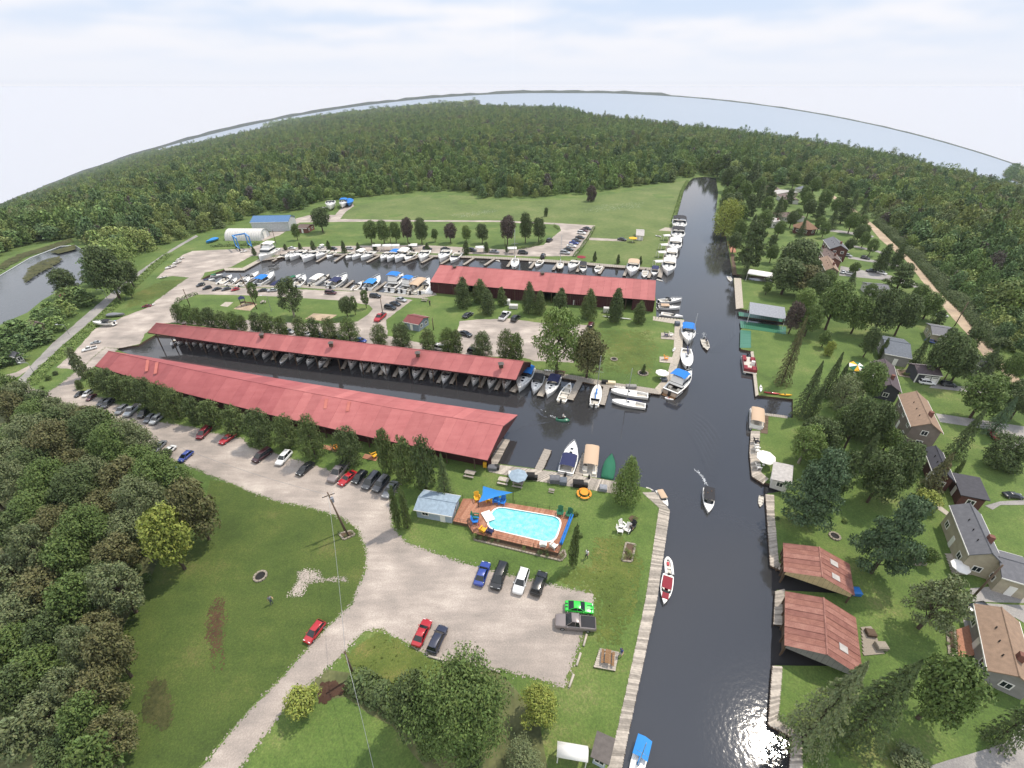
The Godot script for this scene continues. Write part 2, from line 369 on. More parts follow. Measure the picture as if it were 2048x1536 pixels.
	finger("narrow finger dock reaching into the far basin", "finger docks of the far basin", 10.33, -202.13, 7.79, -193.38, 1.28)
	finger("narrow finger dock reaching into the far basin", "finger docks of the far basin", 20.76, -200.74, 17.61, -191.45, 1.28)
	finger("narrow finger dock reaching into the far basin", "finger docks of the far basin", 30.77, -198.69, 27.61, -188.92, 1.27)
	finger("narrow finger dock reaching into the far basin", "finger docks of the far basin", 39.95, -195.34, 36.57, -186.45, 1.26)
	finger("narrow finger dock reaching into the far basin", "finger docks of the far basin", 50.01, -193.38, 46.58, -184.03, 1.24)
	finger("narrow finger dock reaching into the far basin", "finger docks of the far basin", 59.75, -190.81, 56.17, -181.66, 1.22)
	finger("narrow finger dock reaching into the far basin", "finger docks of the far basin", -111.11, -175.97, -110.88, -182.86, 1.06)
	finger("narrow finger dock reaching into the far basin", "finger docks of the far basin", -107.95, -174.86, -107.83, -181.68, 1.07)
	finger("narrow finger dock reaching into the far basin", "finger docks of the far basin", -80.58, -172.12, -80.85, -179.34, 1.16)
	finger("narrow finger dock reaching into the far basin", "finger docks of the far basin", -65.97, -169.46, -64.39, -178.77, 1.2)
	finger("narrow finger dock reaching into the far basin", "finger docks of the far basin", -62.16, -168.42, -59.97, -178.2, 1.21)
	finger("narrow finger dock reaching into the far basin", "finger docks of the far basin", -53.24, -166.87, -50.59, -177.07, 1.23)
	finger("narrow finger dock reaching into the far basin", "finger docks of the far basin", -118.33, -178.23, -118.02, -184.67, 1.03)
	finger("finger dock beside the moored boats of the front basin", "finger docks of the front basin", 5.21, -68.49, 7.81, -75.39, 1.66)
	finger("finger dock beside the moored boats of the front basin", "finger docks of the front basin", 13.21, -67.07, 15.98, -74.1, 1.65)
	finger("finger dock beside the moored boats of the front basin", "finger docks of the front basin", 4.93, -106.67, 0, -97.86, 1.72)
	finger("finger dock beside the moored boats of the front basin", "finger docks of the front basin", 9.97, -104.12, 7.12, -95.81, 1.72)
	finger("finger dock beside the moored boats of the front basin", "finger docks of the front basin", 18.2, -103.12, 14.58, -94.27, 1.71)
	finger("finger dock beside the moored boats of the front basin", "finger docks of the front basin", 24.75, -99.96, 22.15, -92.11, 1.69)
	finger("finger dock between the berths of the middle shed", "finger docks of the middle shed", -82.83, -125.41, -81.18, -118.46, 0.9)
	finger("finger dock between the berths of the middle shed", "finger docks of the middle shed", -78.97, -124.43, -77.49, -117.56, 0.91)
	finger("finger dock between the berths of the middle shed", "finger docks of the middle shed", -70.11, -120.92, -69.02, -114.33, 0.93)
	finger("finger dock between the berths of the middle shed", "finger docks of the middle shed", -52.84, -116.37, -52.45, -110.13, 0.98)
	finger("finger dock between the berths of the middle shed", "finger docks of the middle shed", -47.46, -115.49, -47.29, -109.32, 0.99)
	finger("finger dock between the berths of the middle shed", "finger docks of the middle shed", -39.7, -113.47, -39.82, -107.46, 1)
	finger("finger dock between the berths of the middle shed", "finger docks of the middle shed", -35.79, -112.06, -36.06, -106.15, 1.01)
	finger("finger dock between the berths of the middle shed", "finger docks of the middle shed", -31.58, -110.96, -32.02, -105.13, 1.01)
	finger("finger dock between the berths of the middle shed", "finger docks of the middle shed", -23.72, -109.32, -24.44, -103.61, 1.02)
	finger("finger dock between the berths of the middle shed", "finger docks of the middle shed", -18.77, -107.72, -19.67, -102.13, 1.03)
	finger("finger dock between the berths of the middle shed", "finger docks of the middle shed", -15.13, -107.2, -16.16, -101.64, 1.03)
	finger("finger dock between the berths of the middle shed", "finger docks of the middle shed", -11.2, -106.15, -12.37, -100.68, 1.03)
	finger("finger dock between the berths of the middle shed", "finger docks of the middle shed", -7.07, -105.38, -8.38, -99.96, 1.03)
	finger("finger dock between the berths of the middle shed", "finger docks of the middle shed", -2.69, -104.12, -4.16, -98.79, 1.03)
	pool_area()
	pool_step(-4.34, -56.35)
	cover_roll(Vector3(10.85,1.1,-56.48), Vector3(8.3,1.1,-50.22))
	sail_shade([[-5.4,3.6,-61.1],[0.19,3.0,-60.05],[-6.16,1.9,-58.63]])
	lawn_chair("yellow lawn chair on the pool deck by the hut", -6.49, -60.29, 0.76, 0.3, 1.43, M.cloth_yellow)
	lawn_chair("yellow lawn chair beside the two blue ones", -4.32, -60.04, 0.76, 0.0, 1.43, M.cloth_yellow)
	lawn_chair("blue lawn chair beside the yellow one on the pool deck", -2.99, -59.67, 0.76, -0.1, 1.43, M.cloth_blue)
	lawn_chair("blue lawn chair at the fence corner of the sail", -1.77, -59.42, 0.76, -0.3, 1.43, M.cloth_blue)
	lawn_chair("dark green lawn chair at the far end of the pool", 8.73, -56.81, 0.76, -0.2, 1.42, M.cloth_green)
	lawn_chair("dark green lawn chair in the deck corner by the lamp", 10.31, -56.35, 0.76, -0.4, 1.4, M.cloth_green)
	lawn_chair("dark green lawn chair by the pool steps", -6.57, -55.89, 0.76, 1.4, 1.42, M.cloth_green)
	lawn_chair("blue lawn chair by the pool steps", -6.51, -54.99, 0.76, 1.5, 1.4, M.cloth_blue)
	lawn_chair("yellow lawn chair at the near edge of the deck", -5.07, -53.02, 0.76, 2.6, 1.4, M.cloth_yellow)
	lawn_chair("navy lawn chair at the near edge of the deck", -3.83, -52.7, 0.76, 2.8, 1.4, M.cloth_navy)
	lawn_chair("white lawn chair at the lower deck edge", 5.25, -50.01, 0.76, 3.0, 1.39, M.cloth_white)
	lawn_chair("white lounger in the lower deck corner", 7, -49.71, 0.76, 2.4, 1.39, M.cloth_white)
	lawn_chair("orange lawn chair on a platform under the cedars", -38.13, -75.43, 0.15, 2.2, 1.39, M.cloth_orange)
	lawn_chair("yellow lawn chair on a platform under the cedars", -29.04, -72.88, 0.15, 2.2, 1.42, M.cloth_yellow)
	lawn_chair("white garden armchair in the lawn sitting group", 19.72, -54.51, 0, 0.6, 1.38, M.cloth_white)
	lawn_chair("white garden table chair in the lawn sitting group", 19.08, -53.53, 0, 1.2, 1.38, M.cloth_white)
	lawn_chair("white chair beside the dark one in the lawn sitting group", 20.36, -53.74, 0, -0.6, 1.38, M.cloth_white)
	lawn_chair("dark chair in the lawn sitting group", 21.3, -54.4, 0, -0.9, 1.38, M.cloth_black)
	lawn_chair("white chair on the east plank dock", 53.08, -75.65, 0.1, 1.5, 1.33, M.cloth_white)
	lawn_chair("second white chair on the east plank dock", 52.64, -74.68, 0.1, 1.5, 1.33, M.cloth_white)
	lawn_chair("white chair at the south end of the east plank dock", 50.61, -69.45, 0.1, 1.5, 1.31, M.cloth_white)
	lawn_chair("dark chair on the east plank dock", 53.86, -77.65, 0.1, 1.5, 1.33, M.cloth_black)
	lawn_chair("wooden chair on the small pale platform", 44.26, -114.1, 0.2, 1.2, 1.43, M.cloth_orange)
	lawn_chair("navy deck chair near the canal quay", 48.43, -128.87, 0.2, 1.3, 1.43, M.cloth_navy)
	lawn_chair("white deck chair near the canal quay", 50, -128.87, 0.2, 1.3, 1.43, M.cloth_white)
	picnic_table("weathered picnic table near the end of the long shed", -8.5, -67.53, 0, 1.3, 1.11, M.plank0)
	picnic_table("pale picnic table on the lawn above the pool", -1.69, -65.58, 0, 1.3, 1.11, M.plank2)
	picnic_table("picnic table under the pale blue parasol", 1.18, -64.76, 0, 1.3, 1.1, M.plank0)
	picnic_table("small grey table on the lawn below the quay", 7.68, -63.17, 0, 1.3, 0.6, M.plank3)
	picnic_table("brown picnic table on the square platform", 13.07, -31.99, 0.3, -0.25, 0.99, M.wood)
	picnic_table("dark picnic table beside the tall airy tree", 13.41, -106.51, 0, 1.3, 1.14, M.wood_dark)
	picnic_table("picnic table on the playground lawn", -90.32, -155.5, 0, 0.4, 1.01, M.plank0)
	picnic_table("picnic table by the end of the third shed", -31.92, -157.34, 0, 1.4, 1.15, M.plank0)
	parasol("pale grey-blue parasol over a picnic table", 1.19, -65.44, 1.89, 2.44, [M.roof_bluesteel], 0)
	parasol("large white parasol on the east bank lawn", 52.3, -70.59, 1.92, 2.42, [M.cloth_white], 0.15)
	parasol("white round parasol beside the canal quay corner", 40.16, -104.21, 1.76, 2.2, [M.cloth_white], 0)
	parasol("yellow parasol at the white cottage", 60.97, -233.28, 2.13, 2.46, [M.cloth_yellow], 0)
	parasol("red parasol on the north quay", 31.02, -202.52, 2.07, 2.53, [M.cloth_red], 0)
	parasol("green, white and yellow patterned thing among the trees, modelled as a parasol", 94.25, -107.3, 2, 2.18, [M.cloth_green, M.cloth_white, M.cloth_yellow], 0.3)  # unidentified patterned object, built with the parasol shape
	parasol("white square parasol on the grey patio", 71.91, -45.49, 1.34, 1.74, [M.cloth_white], 0.1)
	round_table("round orange picnic table with curved benches on the lawn", 13.87, -62.26, 0.93)
	pole("tall utility pole with a transformer in a timber planter", -29.57, -53.74, 9.61, true, Vector2(-1, 0))
	pole("second bracing pole beside the transformer pole", -28.63, -52.67, 9, false, Vector2(-1.2, 0))
	pole("bare wooden pole at the edge of the west wood", -79.69, -75.93, 6.08, false, Vector2(0, 0))
	pole("wooden pole at the road junction", -111.51, -90.71, 4.73, false, Vector2(0, 0))
	pole("slim wooden pole beside the gravel drive", -21.1, -29.97, 6.3, false, Vector2(0, 0))
	pole("wooden pole beside the gravel road", 145.41, -136.46, 8.43, false, Vector2(0, 0))
	pole("thin pole at the corner of the two-door garage", 113.62, -101.49, 5.09, false, Vector2(0, 0))
	pole("wooden pole at the concrete yard", 70.21, -40.76, 8.62, false, Vector2(0, 0))
	pole("tall leaning pole on the playground lawn", -90.19, -150.15, 12.77, false, Vector2(-2, 0))
	pole("thin pole beside the lane cars", -44.43, -145.08, 6.04, false, Vector2(0, 0))
	pole("thin lamp pole beside the blue-grey hut", -25.37, -133.5, 4.4, false, Vector2(0, 0))
	pole("thin pole on the west lawn", -115.45, -152.79, 6.41, false, Vector2(0, 0))
	pole("pale tall pole in the maple row", -60.45, -229.8, 8.76, false, Vector2(0, 0))
	pole("pale lamp pole near the north quay", -3.45, -226.36, 8.91, false, Vector2(0, 0))
	pole("thin pole by the arched hut", -118.35, -230.81, 6.63, false, Vector2(0, 0))
	street_lamp("curved street lamp at the west road junction", -130.58, -106.51, 3.49)
	street_lamp("curved street lamp on the west road", -148.07, -157.39, 4.25)
	street_lamp("lamp post with a floodlight on the playground lawn", -84.11, -148, 5.75)
	street_lamp("curved street lamp along the west road verge", -140.15, -129.97, 3.49)
	cable("overhead wire from the transformer pole to the slim pole", Vector3(-30.57, 9.11, -53.74), Vector3(-21.1, 5.8, -29.97), 1.2)
	cable("overhead wire running on from the slim pole over the lawn", Vector3(-21.1, 5.8, -29.97), Vector3(-14.01, 6, -17.31), 1.0)
	cable("overhead wire from the transformer pole towards the wood pole", Vector3(-30.57, 9.11, -53.74), Vector3(-79.69, 5.58, -75.93), 1.5)
	flower_bed("timber-edged planter at the foot of the transformer pole", [-30.43,-53.1,-28.42,-53.74,-27.55,-52.88,-29.16,-51.83], ["g","d"], true, 3)
	flower_bed("rectangular flower bed edged with white stones", [19.66,-51.2,21.2,-50.79,19.78,-47.44,18.25,-47.63], ["l","y","g"], true, 4)
	flower_bed("round pale green flower bed on the lawn", [21.23,-56.54,21.81,-57.12,22.54,-57.12,22.96,-56.54,22.26,-55.85,21.53,-55.85], ["l","s"], false, 5)
	flower_bed("planted bed along the lower edge of the pool deck", [-6.67,-52.88,7.9,-48.79,8.83,-49.78,9.05,-48.6,8.13,-47.63,-6.6,-51.83], ["l","g","s","d"], true, 6)
	flower_bed("shrub bed beside the bungalow deck", [62.81,-35.99,63.9,-35.99,61.37,-32.53,60.51,-32.66], ["d","g"], true, 7)
	flower_bed("checkered stepping stone garden in front of the garage", [106.7,-108.6,109.6,-108.4,107.9,-104.5,105.1,-105.5], ["l"], true, 8)
	flower_bed("stone-edged planting at the foot of the huge pine", [68.07,-49.28,69.34,-49.28,68.02,-46.88,66.13,-46.88], ["d","g"], true, 9)
	log_bar("pale log laid along the edge of the lower gravel lot", Vector2(10.69,-35.42), Vector2(10.05,-33.81), "parking logs of the lower lot")
	log_bar("pale log laid along the edge of the lower gravel lot", Vector2(9.51,-32.86), Vector2(8.76,-31.23), "parking logs of the lower lot")
	log_bar("pale log laid along the edge of the lower gravel lot", Vector2(8.23,-30.1), Vector2(7.46,-28.52), "parking logs of the lower lot")
	log_bar("pale log laid along the edge of the lower gravel lot", Vector2(-11.53,-32.46), Vector2(-9.39,-31.94), "parking logs of the lower lot")
	log_bar("pale log laid along the edge of the lower gravel lot", Vector2(-2.97,-30.85), Vector2(-1.61,-30.41), "parking logs of the lower lot")
	fire_pit("white-rimmed fire pit on the mown west field", -40.4, -44.77, 0.9)
	fire_pit("dark fire ring on the east lawn", 56.41, -52.56, 0.8)
	fire_pit("pinkish fire pit on the canal lawn", 29.4, -114.45, 0.9)
	fire_pit("stone ring round the small cone bush", 35.92, -106.77, 1.3)
	locker("dark dock box at the first finger dock", 3.71, -66.72, 0.1, Vector3(1.6,1.2,1.2), -0.05, M.dark)
	locker("small black bin beside the dark dock box", 4.71, -66.45, 0.1, Vector3(.8,.9,.8), -0.15, M.black)
	locker("grey dock box below the navy-canvas cruiser", 8.46, -65.75, 0.1, Vector3(1.9,1.3,1.4), -0.05, M.roof_grey)
	locker("rounded slate-coloured box on the quay", 10.11, -65.34, 0.1, Vector3(1.4,1.1,1.4), -0.1, M.roof_slate)
	locker("dark dock box below the tan-roofed pontoon", 13, -64.67, 0.1, Vector3(2.0,1.2,1.3), -0.1, M.dark)
	locker("black bin below the tan-roofed pontoon", 14.42, -64.26, 0.1, Vector3(.8,1.0,.8), -0.1, M.black)
	locker("pale dock box below the green-covered boat", 17.75, -63.6, 0.1, Vector3(1.4,.9,1.2), -0.15, M.roof_steel)
	locker("white dock box by the quay corner", 0.1, -67.57, 0.1, Vector3(1.6,.8,1.0), -0.05, M.trim)
	locker("grey dock box at the shed end", -4.01, -69.3, 0.1, Vector3(1.8,.9,1.2), -0.1, M.roof_grey)
	locker("black barbecue at the shed end", -3.09, -69.45, 0.1, Vector3(1.0,.9,1.0), -0.1, M.black)
	locker("yellow locker at the corner of the long shed", -5.58, -69.89, 0.1, Vector3(.7,1.3,.5), -0.1, M.cloth_yellow)
	locker("blue tub beside the tan-gabled boathouse", 52.65, -41.93, 0.1, Vector3(2.4,.8,1.2), -0.1, M.hull_blue)
	locker("dark locker on the lawn quay", 24.52, -101.82, 0.1, Vector3(1.6,.9,1.0), -0.15, M.dark)
	locker("cream bench box on the lawn quay", 26.06, -101.58, 0.1, Vector3(2.4,.7,1.0), -0.15, M.cloth_cream)
	locker("grey dock box on the lawn quay", 31.07, -99.66, 0.1, Vector3(2.6,.8,1.2), -0.05, M.wall_grey)
	locker("slate box near the canal end of the third shed", 54.36, -136.99, 0.1, Vector3(1.5,1.2,1.5), -0.1, M.roof_slate)
	locker("white cabinet by the third shed wall", -1.63, -154.35, 0.1, Vector3(1.8,1.8,1.8), -0.1, M.trim)
	locker("white crate by the third shed wall", 0.53, -150.79, 0.1, Vector3(3,1.4,1.6), -0.1, M.wall_white)
	locker("white panel against the third shed wall", 23.25, -153.9, 0.1, Vector3(2.6,2.0,1.0), -0.1, M.wall_white)
	locker("white cabinet under the conical cedars", 32.75, -147.35, 0.1, Vector3(2,1.8,1.4), -0.15, M.wall_white)
	locker("dark pot beside the white round parasol", 40.63, -103.05, 0.1, Vector3(1.4,.8,1.4), -0.05, M.roof_slate)
	locker("brown crate on the stone patio", 51.39, -35.51, 0.1, Vector3(1.2,.6,1.0), -0.15, M.wood_dark)
	locker("dark garden box on the back lawn", 77.76, -70.49, 0.1, Vector3(1.6,1.0,1.2), -0.15, M.wood_dark)
	locker("stone barbecue on the patio of the larger boathouse", 51.56, -33.62, 0.1, Vector3(1.4,.8,1.0), -0.05, M.stone)
	locker("grey bin beside the green maple", 56.73, -30.36, 0.1, Vector3(1.0,.9,1.0), -0.1, M.roof_grey)
	kayak("red kayak on the rack above the canoe inlet", Vector2(64.58,-97.25), Vector2(68.37,-96.34), M.car_red)
	kayak("yellow kayak on the rack above the canoe inlet", Vector2(68,-96.12), Vector2(71.07,-95.89), M.cloth_yellow)
	kayak("white upturned dinghy on the east seawall", Vector2(65.3,-100.53), Vector2(63.81,-97.25), M.hull_white)
	kayak("white and orange dinghy leaning by the canal quay", Vector2(47.49,-118.59), Vector2(48.96,-121.05), M.hull_white)
	kayak("white canoe lying below the third shed cedars", Vector2(30.9,-143.45), Vector2(40.11,-141.05), M.hull_white)
	kayak("white dinghy lying beside the tall airy tree", Vector2(8.85,-108.09), Vector2(11.85,-107.56), M.hull_white)
	person("person in a grey shirt standing on the mown west field", "reach", gp(-36.54, -40.19, 0), 0.6, 1.1, Color(.16,.17,.19), Color(.06,.07,.09))
	person("person in a white top and dark trousers walking on the lawn", "reach", gp(12.44, -48.21, 0), -0.8, 1.22, Color(.6,.6,.6), Color(.03,.03,.04))
	person("person in a dark blue shirt standing at the picnic platform", "reach", gp(15, -32.53, 0), -1.0, 1.14, Color(.04,.06,.16), Color(.3,.3,.32))
	person("person in dark clothes seated in the lawn sitting group", "sit", gp(20.98, -53.74, 0), -0.6, 1.27, Color(.03,.03,.035), Color(.05,.05,.06))
	person("person in red lying back beside the pool steps", "sit", gp(-5.9, -53.77, 0.76), 1.2, 1.3, Color(.4,.1,.08), Color(.35,.2,.15))
	person("person in a pale shirt riding the water scooter", "sit", gp(12.14, -86.75, -0.35), 1.5, 1.3, Color(.5,.5,.48), Color(.05,.06,.08))
	person("person steering the white motorboat in the canal", "sit", gp(38.23, -62.29, -0.3), 0.0, 1.19, Color(.5,.45,.4), Color(.1,.1,.14))
	person("second person sitting in the white motorboat in the canal", "sit", gp(37.32, -61.9, -0.3), 0.0, 1.19, Color(.35,.08,.08), Color(.1,.1,.14))
	person("person at the stern of the brown fishing boat", "sit", gp(59.75, -125.46, -0.3), 0.1, 1.24, Color(.06,.08,.12), Color(.1,.1,.1))
	person("person in the bow of the brown fishing boat", "sit", gp(59.25, -123.19, -0.3), 0.1, 1.23, Color(.3,.28,.24), Color(.1,.1,.1))
	person("person standing on the grass by the third shed", "stand", gp(-29.4, -152.78, 0), 0.4, 1.32, Color(.03,.03,.04), Color(.04,.04,.05))
	flecks("scorched_grass", [-45.79,-38.77,-45.97,-41.58,-44.05,-41.17,-42.15,-38.38,-40.31,-34.02,-38.42,-30.41,-39.06,-30.1,-40.89,-33,-39.89,-30.41,-40.57,-30.41,-42.33,-33.33,-44.01,-34.71], 4200, Vector2(0.05,0.17), M.scorch, 1, "dark scorched patch on the mown west field", 1.0, 0.03, 1.1)
	flecks("gravel_spill", [-35.12,-41.17,-34.44,-43.71,-34.98,-45.49,-33.87,-46.41,-31.26,-45.95,-29.98,-44.59,-26.51,-45.04,-25.95,-43.71,-29.68,-43.71,-31.9,-43.27,-32.27,-41.17], 4200, Vector2(0.03,0.12), M.gravel, 2, "pale gravel spilled on the grass beside the drive", 1.0, 0.03, 0.9)
	flecks("dark_mound_grass", [-46.9,-25.45,-48.27,-28.88,-47.75,-30.1,-45.69,-29.48,-42.76,-26.55,-41.55,-24.38,-42.28,-23.6,-45.55,-24.38], 3000, Vector2(0.07,0.22), M.moss, 3, "darker patch of rough grass on the west field", 1.0, 0.03, 1.3)
	flecks("mulch", [-25.36,-29.18,-24.1,-29.36,-22.06,-29.18,-21.13,-28.28,-22.8,-27.41,-23.8,-26.55,-24.85,-26.84], 700, Vector2(0.08,0.28), M.dirt_dark, 4, "brown mulch beside the young yellow-green tree", 1.0, 0.03, 0.9)
	flecks("dry_grass", [14.49,-52.35,18.95,-52.88,22.11,-47.82,18.49,-39.16,15.22,-34.02,12.05,-34.02,12.85,-41.58,6.86,-44.15,8.63,-45.95,12.83,-46.88], 3200, Vector2(0.1,0.35), M.dry, 5, "sun-dried grass between the lot and the plank dock", 1.0, 0.03, 0.5)
	flecks("dry_grass", [-23.12,-32.66,-19.08,-35.99,-12.02,-32.53,-9.12,-31.36,-10.78,-28.88,-16.7,-28.88,-21.85,-30.72], 2200, Vector2(0.1,0.35), M.dry, 6, "sun-dried grass at the corner of the lower lot", 1.0, 0.03, 0.4)
	flecks("dry_grass", [28.4,-133.5,44.6,-133.5,44.2,-120.12,37.65,-105.99,25.59,-107.3], 2200, Vector2(0.15,0.45), M.dry, 7, "sun-dried grass on the canal lawn", 1.0, 0.03, 0.5)
	flecks("dry_grass", [-144.2,-163.2,-142.5,-178,-133.4,-181.4,-131,-163.1,-134,-153.7,-136.3,-149.3], 1800, Vector2(0.15,0.5), M.dry, 8, "sun-dried grass beside the west road", 1.0, 0.03, 0.5)
	flecks("wild_flowers", [-38,-291.4,-10.9,-307.7,-7.5,-299.3,-31.1,-283.7], 260, Vector2(0.08,0.2), M.foam, 9, "white wild flowers in the mown field", 1.0, 0.03, 0.2)
	flecks("wild_flowers", [42.5,-297.9,58.9,-322.5,90.7,-329.2,82.9,-310.7,55.2,-299.3], 420, Vector2(0.08,0.2), M.foam, 10, "band of white wild flowers in the mown field", 1.0, 0.03, 0.2)
	edge_scatter("verge_grass", GRAVEL["drive"], M.grass, 9.0, 0.3, 41, "grass growing over the edge of the gravel")
	edge_scatter("verge_gravel", GRAVEL["drive"], M.gravel, 9.0, 0.4, 42, "loose gravel along the edge of the drive")
	edge_scatter("verge_grass", GRAVEL["west_lot"], M.grass, 2.0, 0.5, 43, "grass growing over the edge of the west lot")
	flecks("reeds", [-199.7,-179.6,-210.9,-195.6,-213.6,-206.4,-211,-211.6,-205.2,-206,-200.6,-195.3,-198.8,-185.6,-195.1,-176.1], 1500, Vector2(0.25,0.8), M.moss, 20, "reed beds standing in the pond", 1.0, 0.25, 0.3)
	flecks("reeds", [-222.1,-218.9,-221.8,-225.8,-220.7,-232,-212.7,-222.3,-214.6,-215.8], 1500, Vector2(0.25,0.8), M.moss, 21, "reed beds standing in the pond", 1.0, 0.25, 0.3)
	flecks("reeds", [-230,-201.7,-236.1,-218.1,-234.8,-227.6,-235.6,-237.3,-235.7,-246.7,-226.1,-238.6,-226,-226.3,-227.1,-213.7,-222.2,-198.3,-218.2,-189.4], 1500, Vector2(0.25,0.8), M.moss, 22, "reed beds standing in the pond", 1.0, 0.25, 0.3)
	pad("sand_pad", [-70.1,-141.8,-68.8,-146.3,-60.1,-145.1,-62.3,-139.9], M.dirt_road)
	pad("sand_pad", [-98.5,-150.1,-97.7,-155,-92.1,-154.6,-91.8,-148.4], M.dirt_road)
	pad("darker_meadow", [-58.33,-45.04,-59.57,-50.79,-56,-55.07,-60.41,-66.27,-56.11,-65.31,-50.85,-63.04,-45.38,-60.74,-38.09,-59.02,-30.79,-56.54,-27.42,-53.96,-24.85,-49.68,-24.01,-45.95,-24.59,-40.19,-26.36,-37.7,-28.52,-34.15,-30.79,-29.85,-33.26,-26.11,-36.83,-19.04,-43.93,-19.04,-52.77,-30.1,-56.57,-36.87], M.grass_dark, 0.004)  # west field sheet: the lawn grass texture under a darker tint
	pad("lawn", [-119,-163.6,-104.5,-163.1,-87.9,-161.6,-63.2,-157.8,-51.5,-153.7,-49.2,-150.1,-49.7,-145.5,-51.7,-139.9,-62,-138,-74.9,-139.1,-88.3,-141.1,-101.6,-140.7,-111.7,-140.7,-118.3,-148.4,-121.9,-156.9], M.grass, 0.02)
	pad("concrete_pad", [-104.7,-152.8,-104.6,-156.4,-101.5,-156,-101.5,-151.9], M.concrete)
	pad("concrete_pad", [80,-255.3,85.4,-261.7,90.1,-260.6,87.1,-253.3], M.concrete)
	pad("paved_path", [78.43,-59.5,80.33,-60.99,80.49,-59.14,81.08,-56.77,80.07,-55.97,79.36,-58.3], M.concrete)
	hedge("hedge", [-126.4,-100.5,-129.9,-108.1,-132.7,-118.3,-138.9,-141.1,-148.1,-169.3,-157.1,-197.9,-160.9,-213.9], 3.2, 1.3, "l", "long bright green hedge between the west road and the lots", 31)
	hedge("hedge", [-2.2,-219.8,6.3,-222.2,12.7,-228.1,15.8,-235.1], 1.6, 1.6, "d", "curved clipped hedge at the end of the maple lawn", 32)
	hedge("hedge", [45.6,-260.6,40.3,-242.4,32.7,-219.8,28.6,-209], 1.6, 1.6, "g", "clipped hedge beside the slanted parking row", 33)
	hedge("hedge", [-119.3,-164.1,-121.7,-160.2,-121.6,-155.5,-119.2,-150.2], 1.5, 1.5, "d", "curved clipped hedge at the corner of the playground lawn", 34)
	hedge("hedge", [-147.8,-225,-136.8,-226.6,-125.6,-229.1], 1.6, 1.5, "d", "clipped hedge in front of the arched hut", 35)
	hedge("hedge", [93.5,-274.1,115.1,-333,128.8,-370.4,145.1,-409.2], 2.4, 2.2, "l", "overgrown bank along the west edge of the canal", 36)
	hedge("hedge", [-21.15,-29.48,-17.05,-27.58,-12.83,-25.72,-8.67,-22.83], 3.5, 2.6, "d", "thick shrub hedge below the lower gravel lot", 37)
	hedge("hedge", [23.7,-264.9,25.8,-256.4], 1.4, 1.4, "g", "short clipped hedge by the field lane end", 38)
	hedge("hedge", [215,-276.9,197.7,-236.5,182.5,-199.4,166.4,-165.2,157.8,-143.5,145.5,-119.5], 6.0, 3.0, "d", "undergrowth along the edge of the east road", 39)
	wake("wake_foam", "white wake behind the brown fishing boat", [[60.62,-128.62],[61.65,-132.45]], 0.7, 1)
	wake("wake_foam", "curved white wake of the water scooter", [[10.53,-87.41],[8.58,-88.6],[7.11,-90.64]], 0.5, 2)
	wake("wake_foam", "faint foam trail of the white motorboat", [[38.74,-65.44],[38.77,-67.52],[38.08,-69.69]], 0.35, 3)
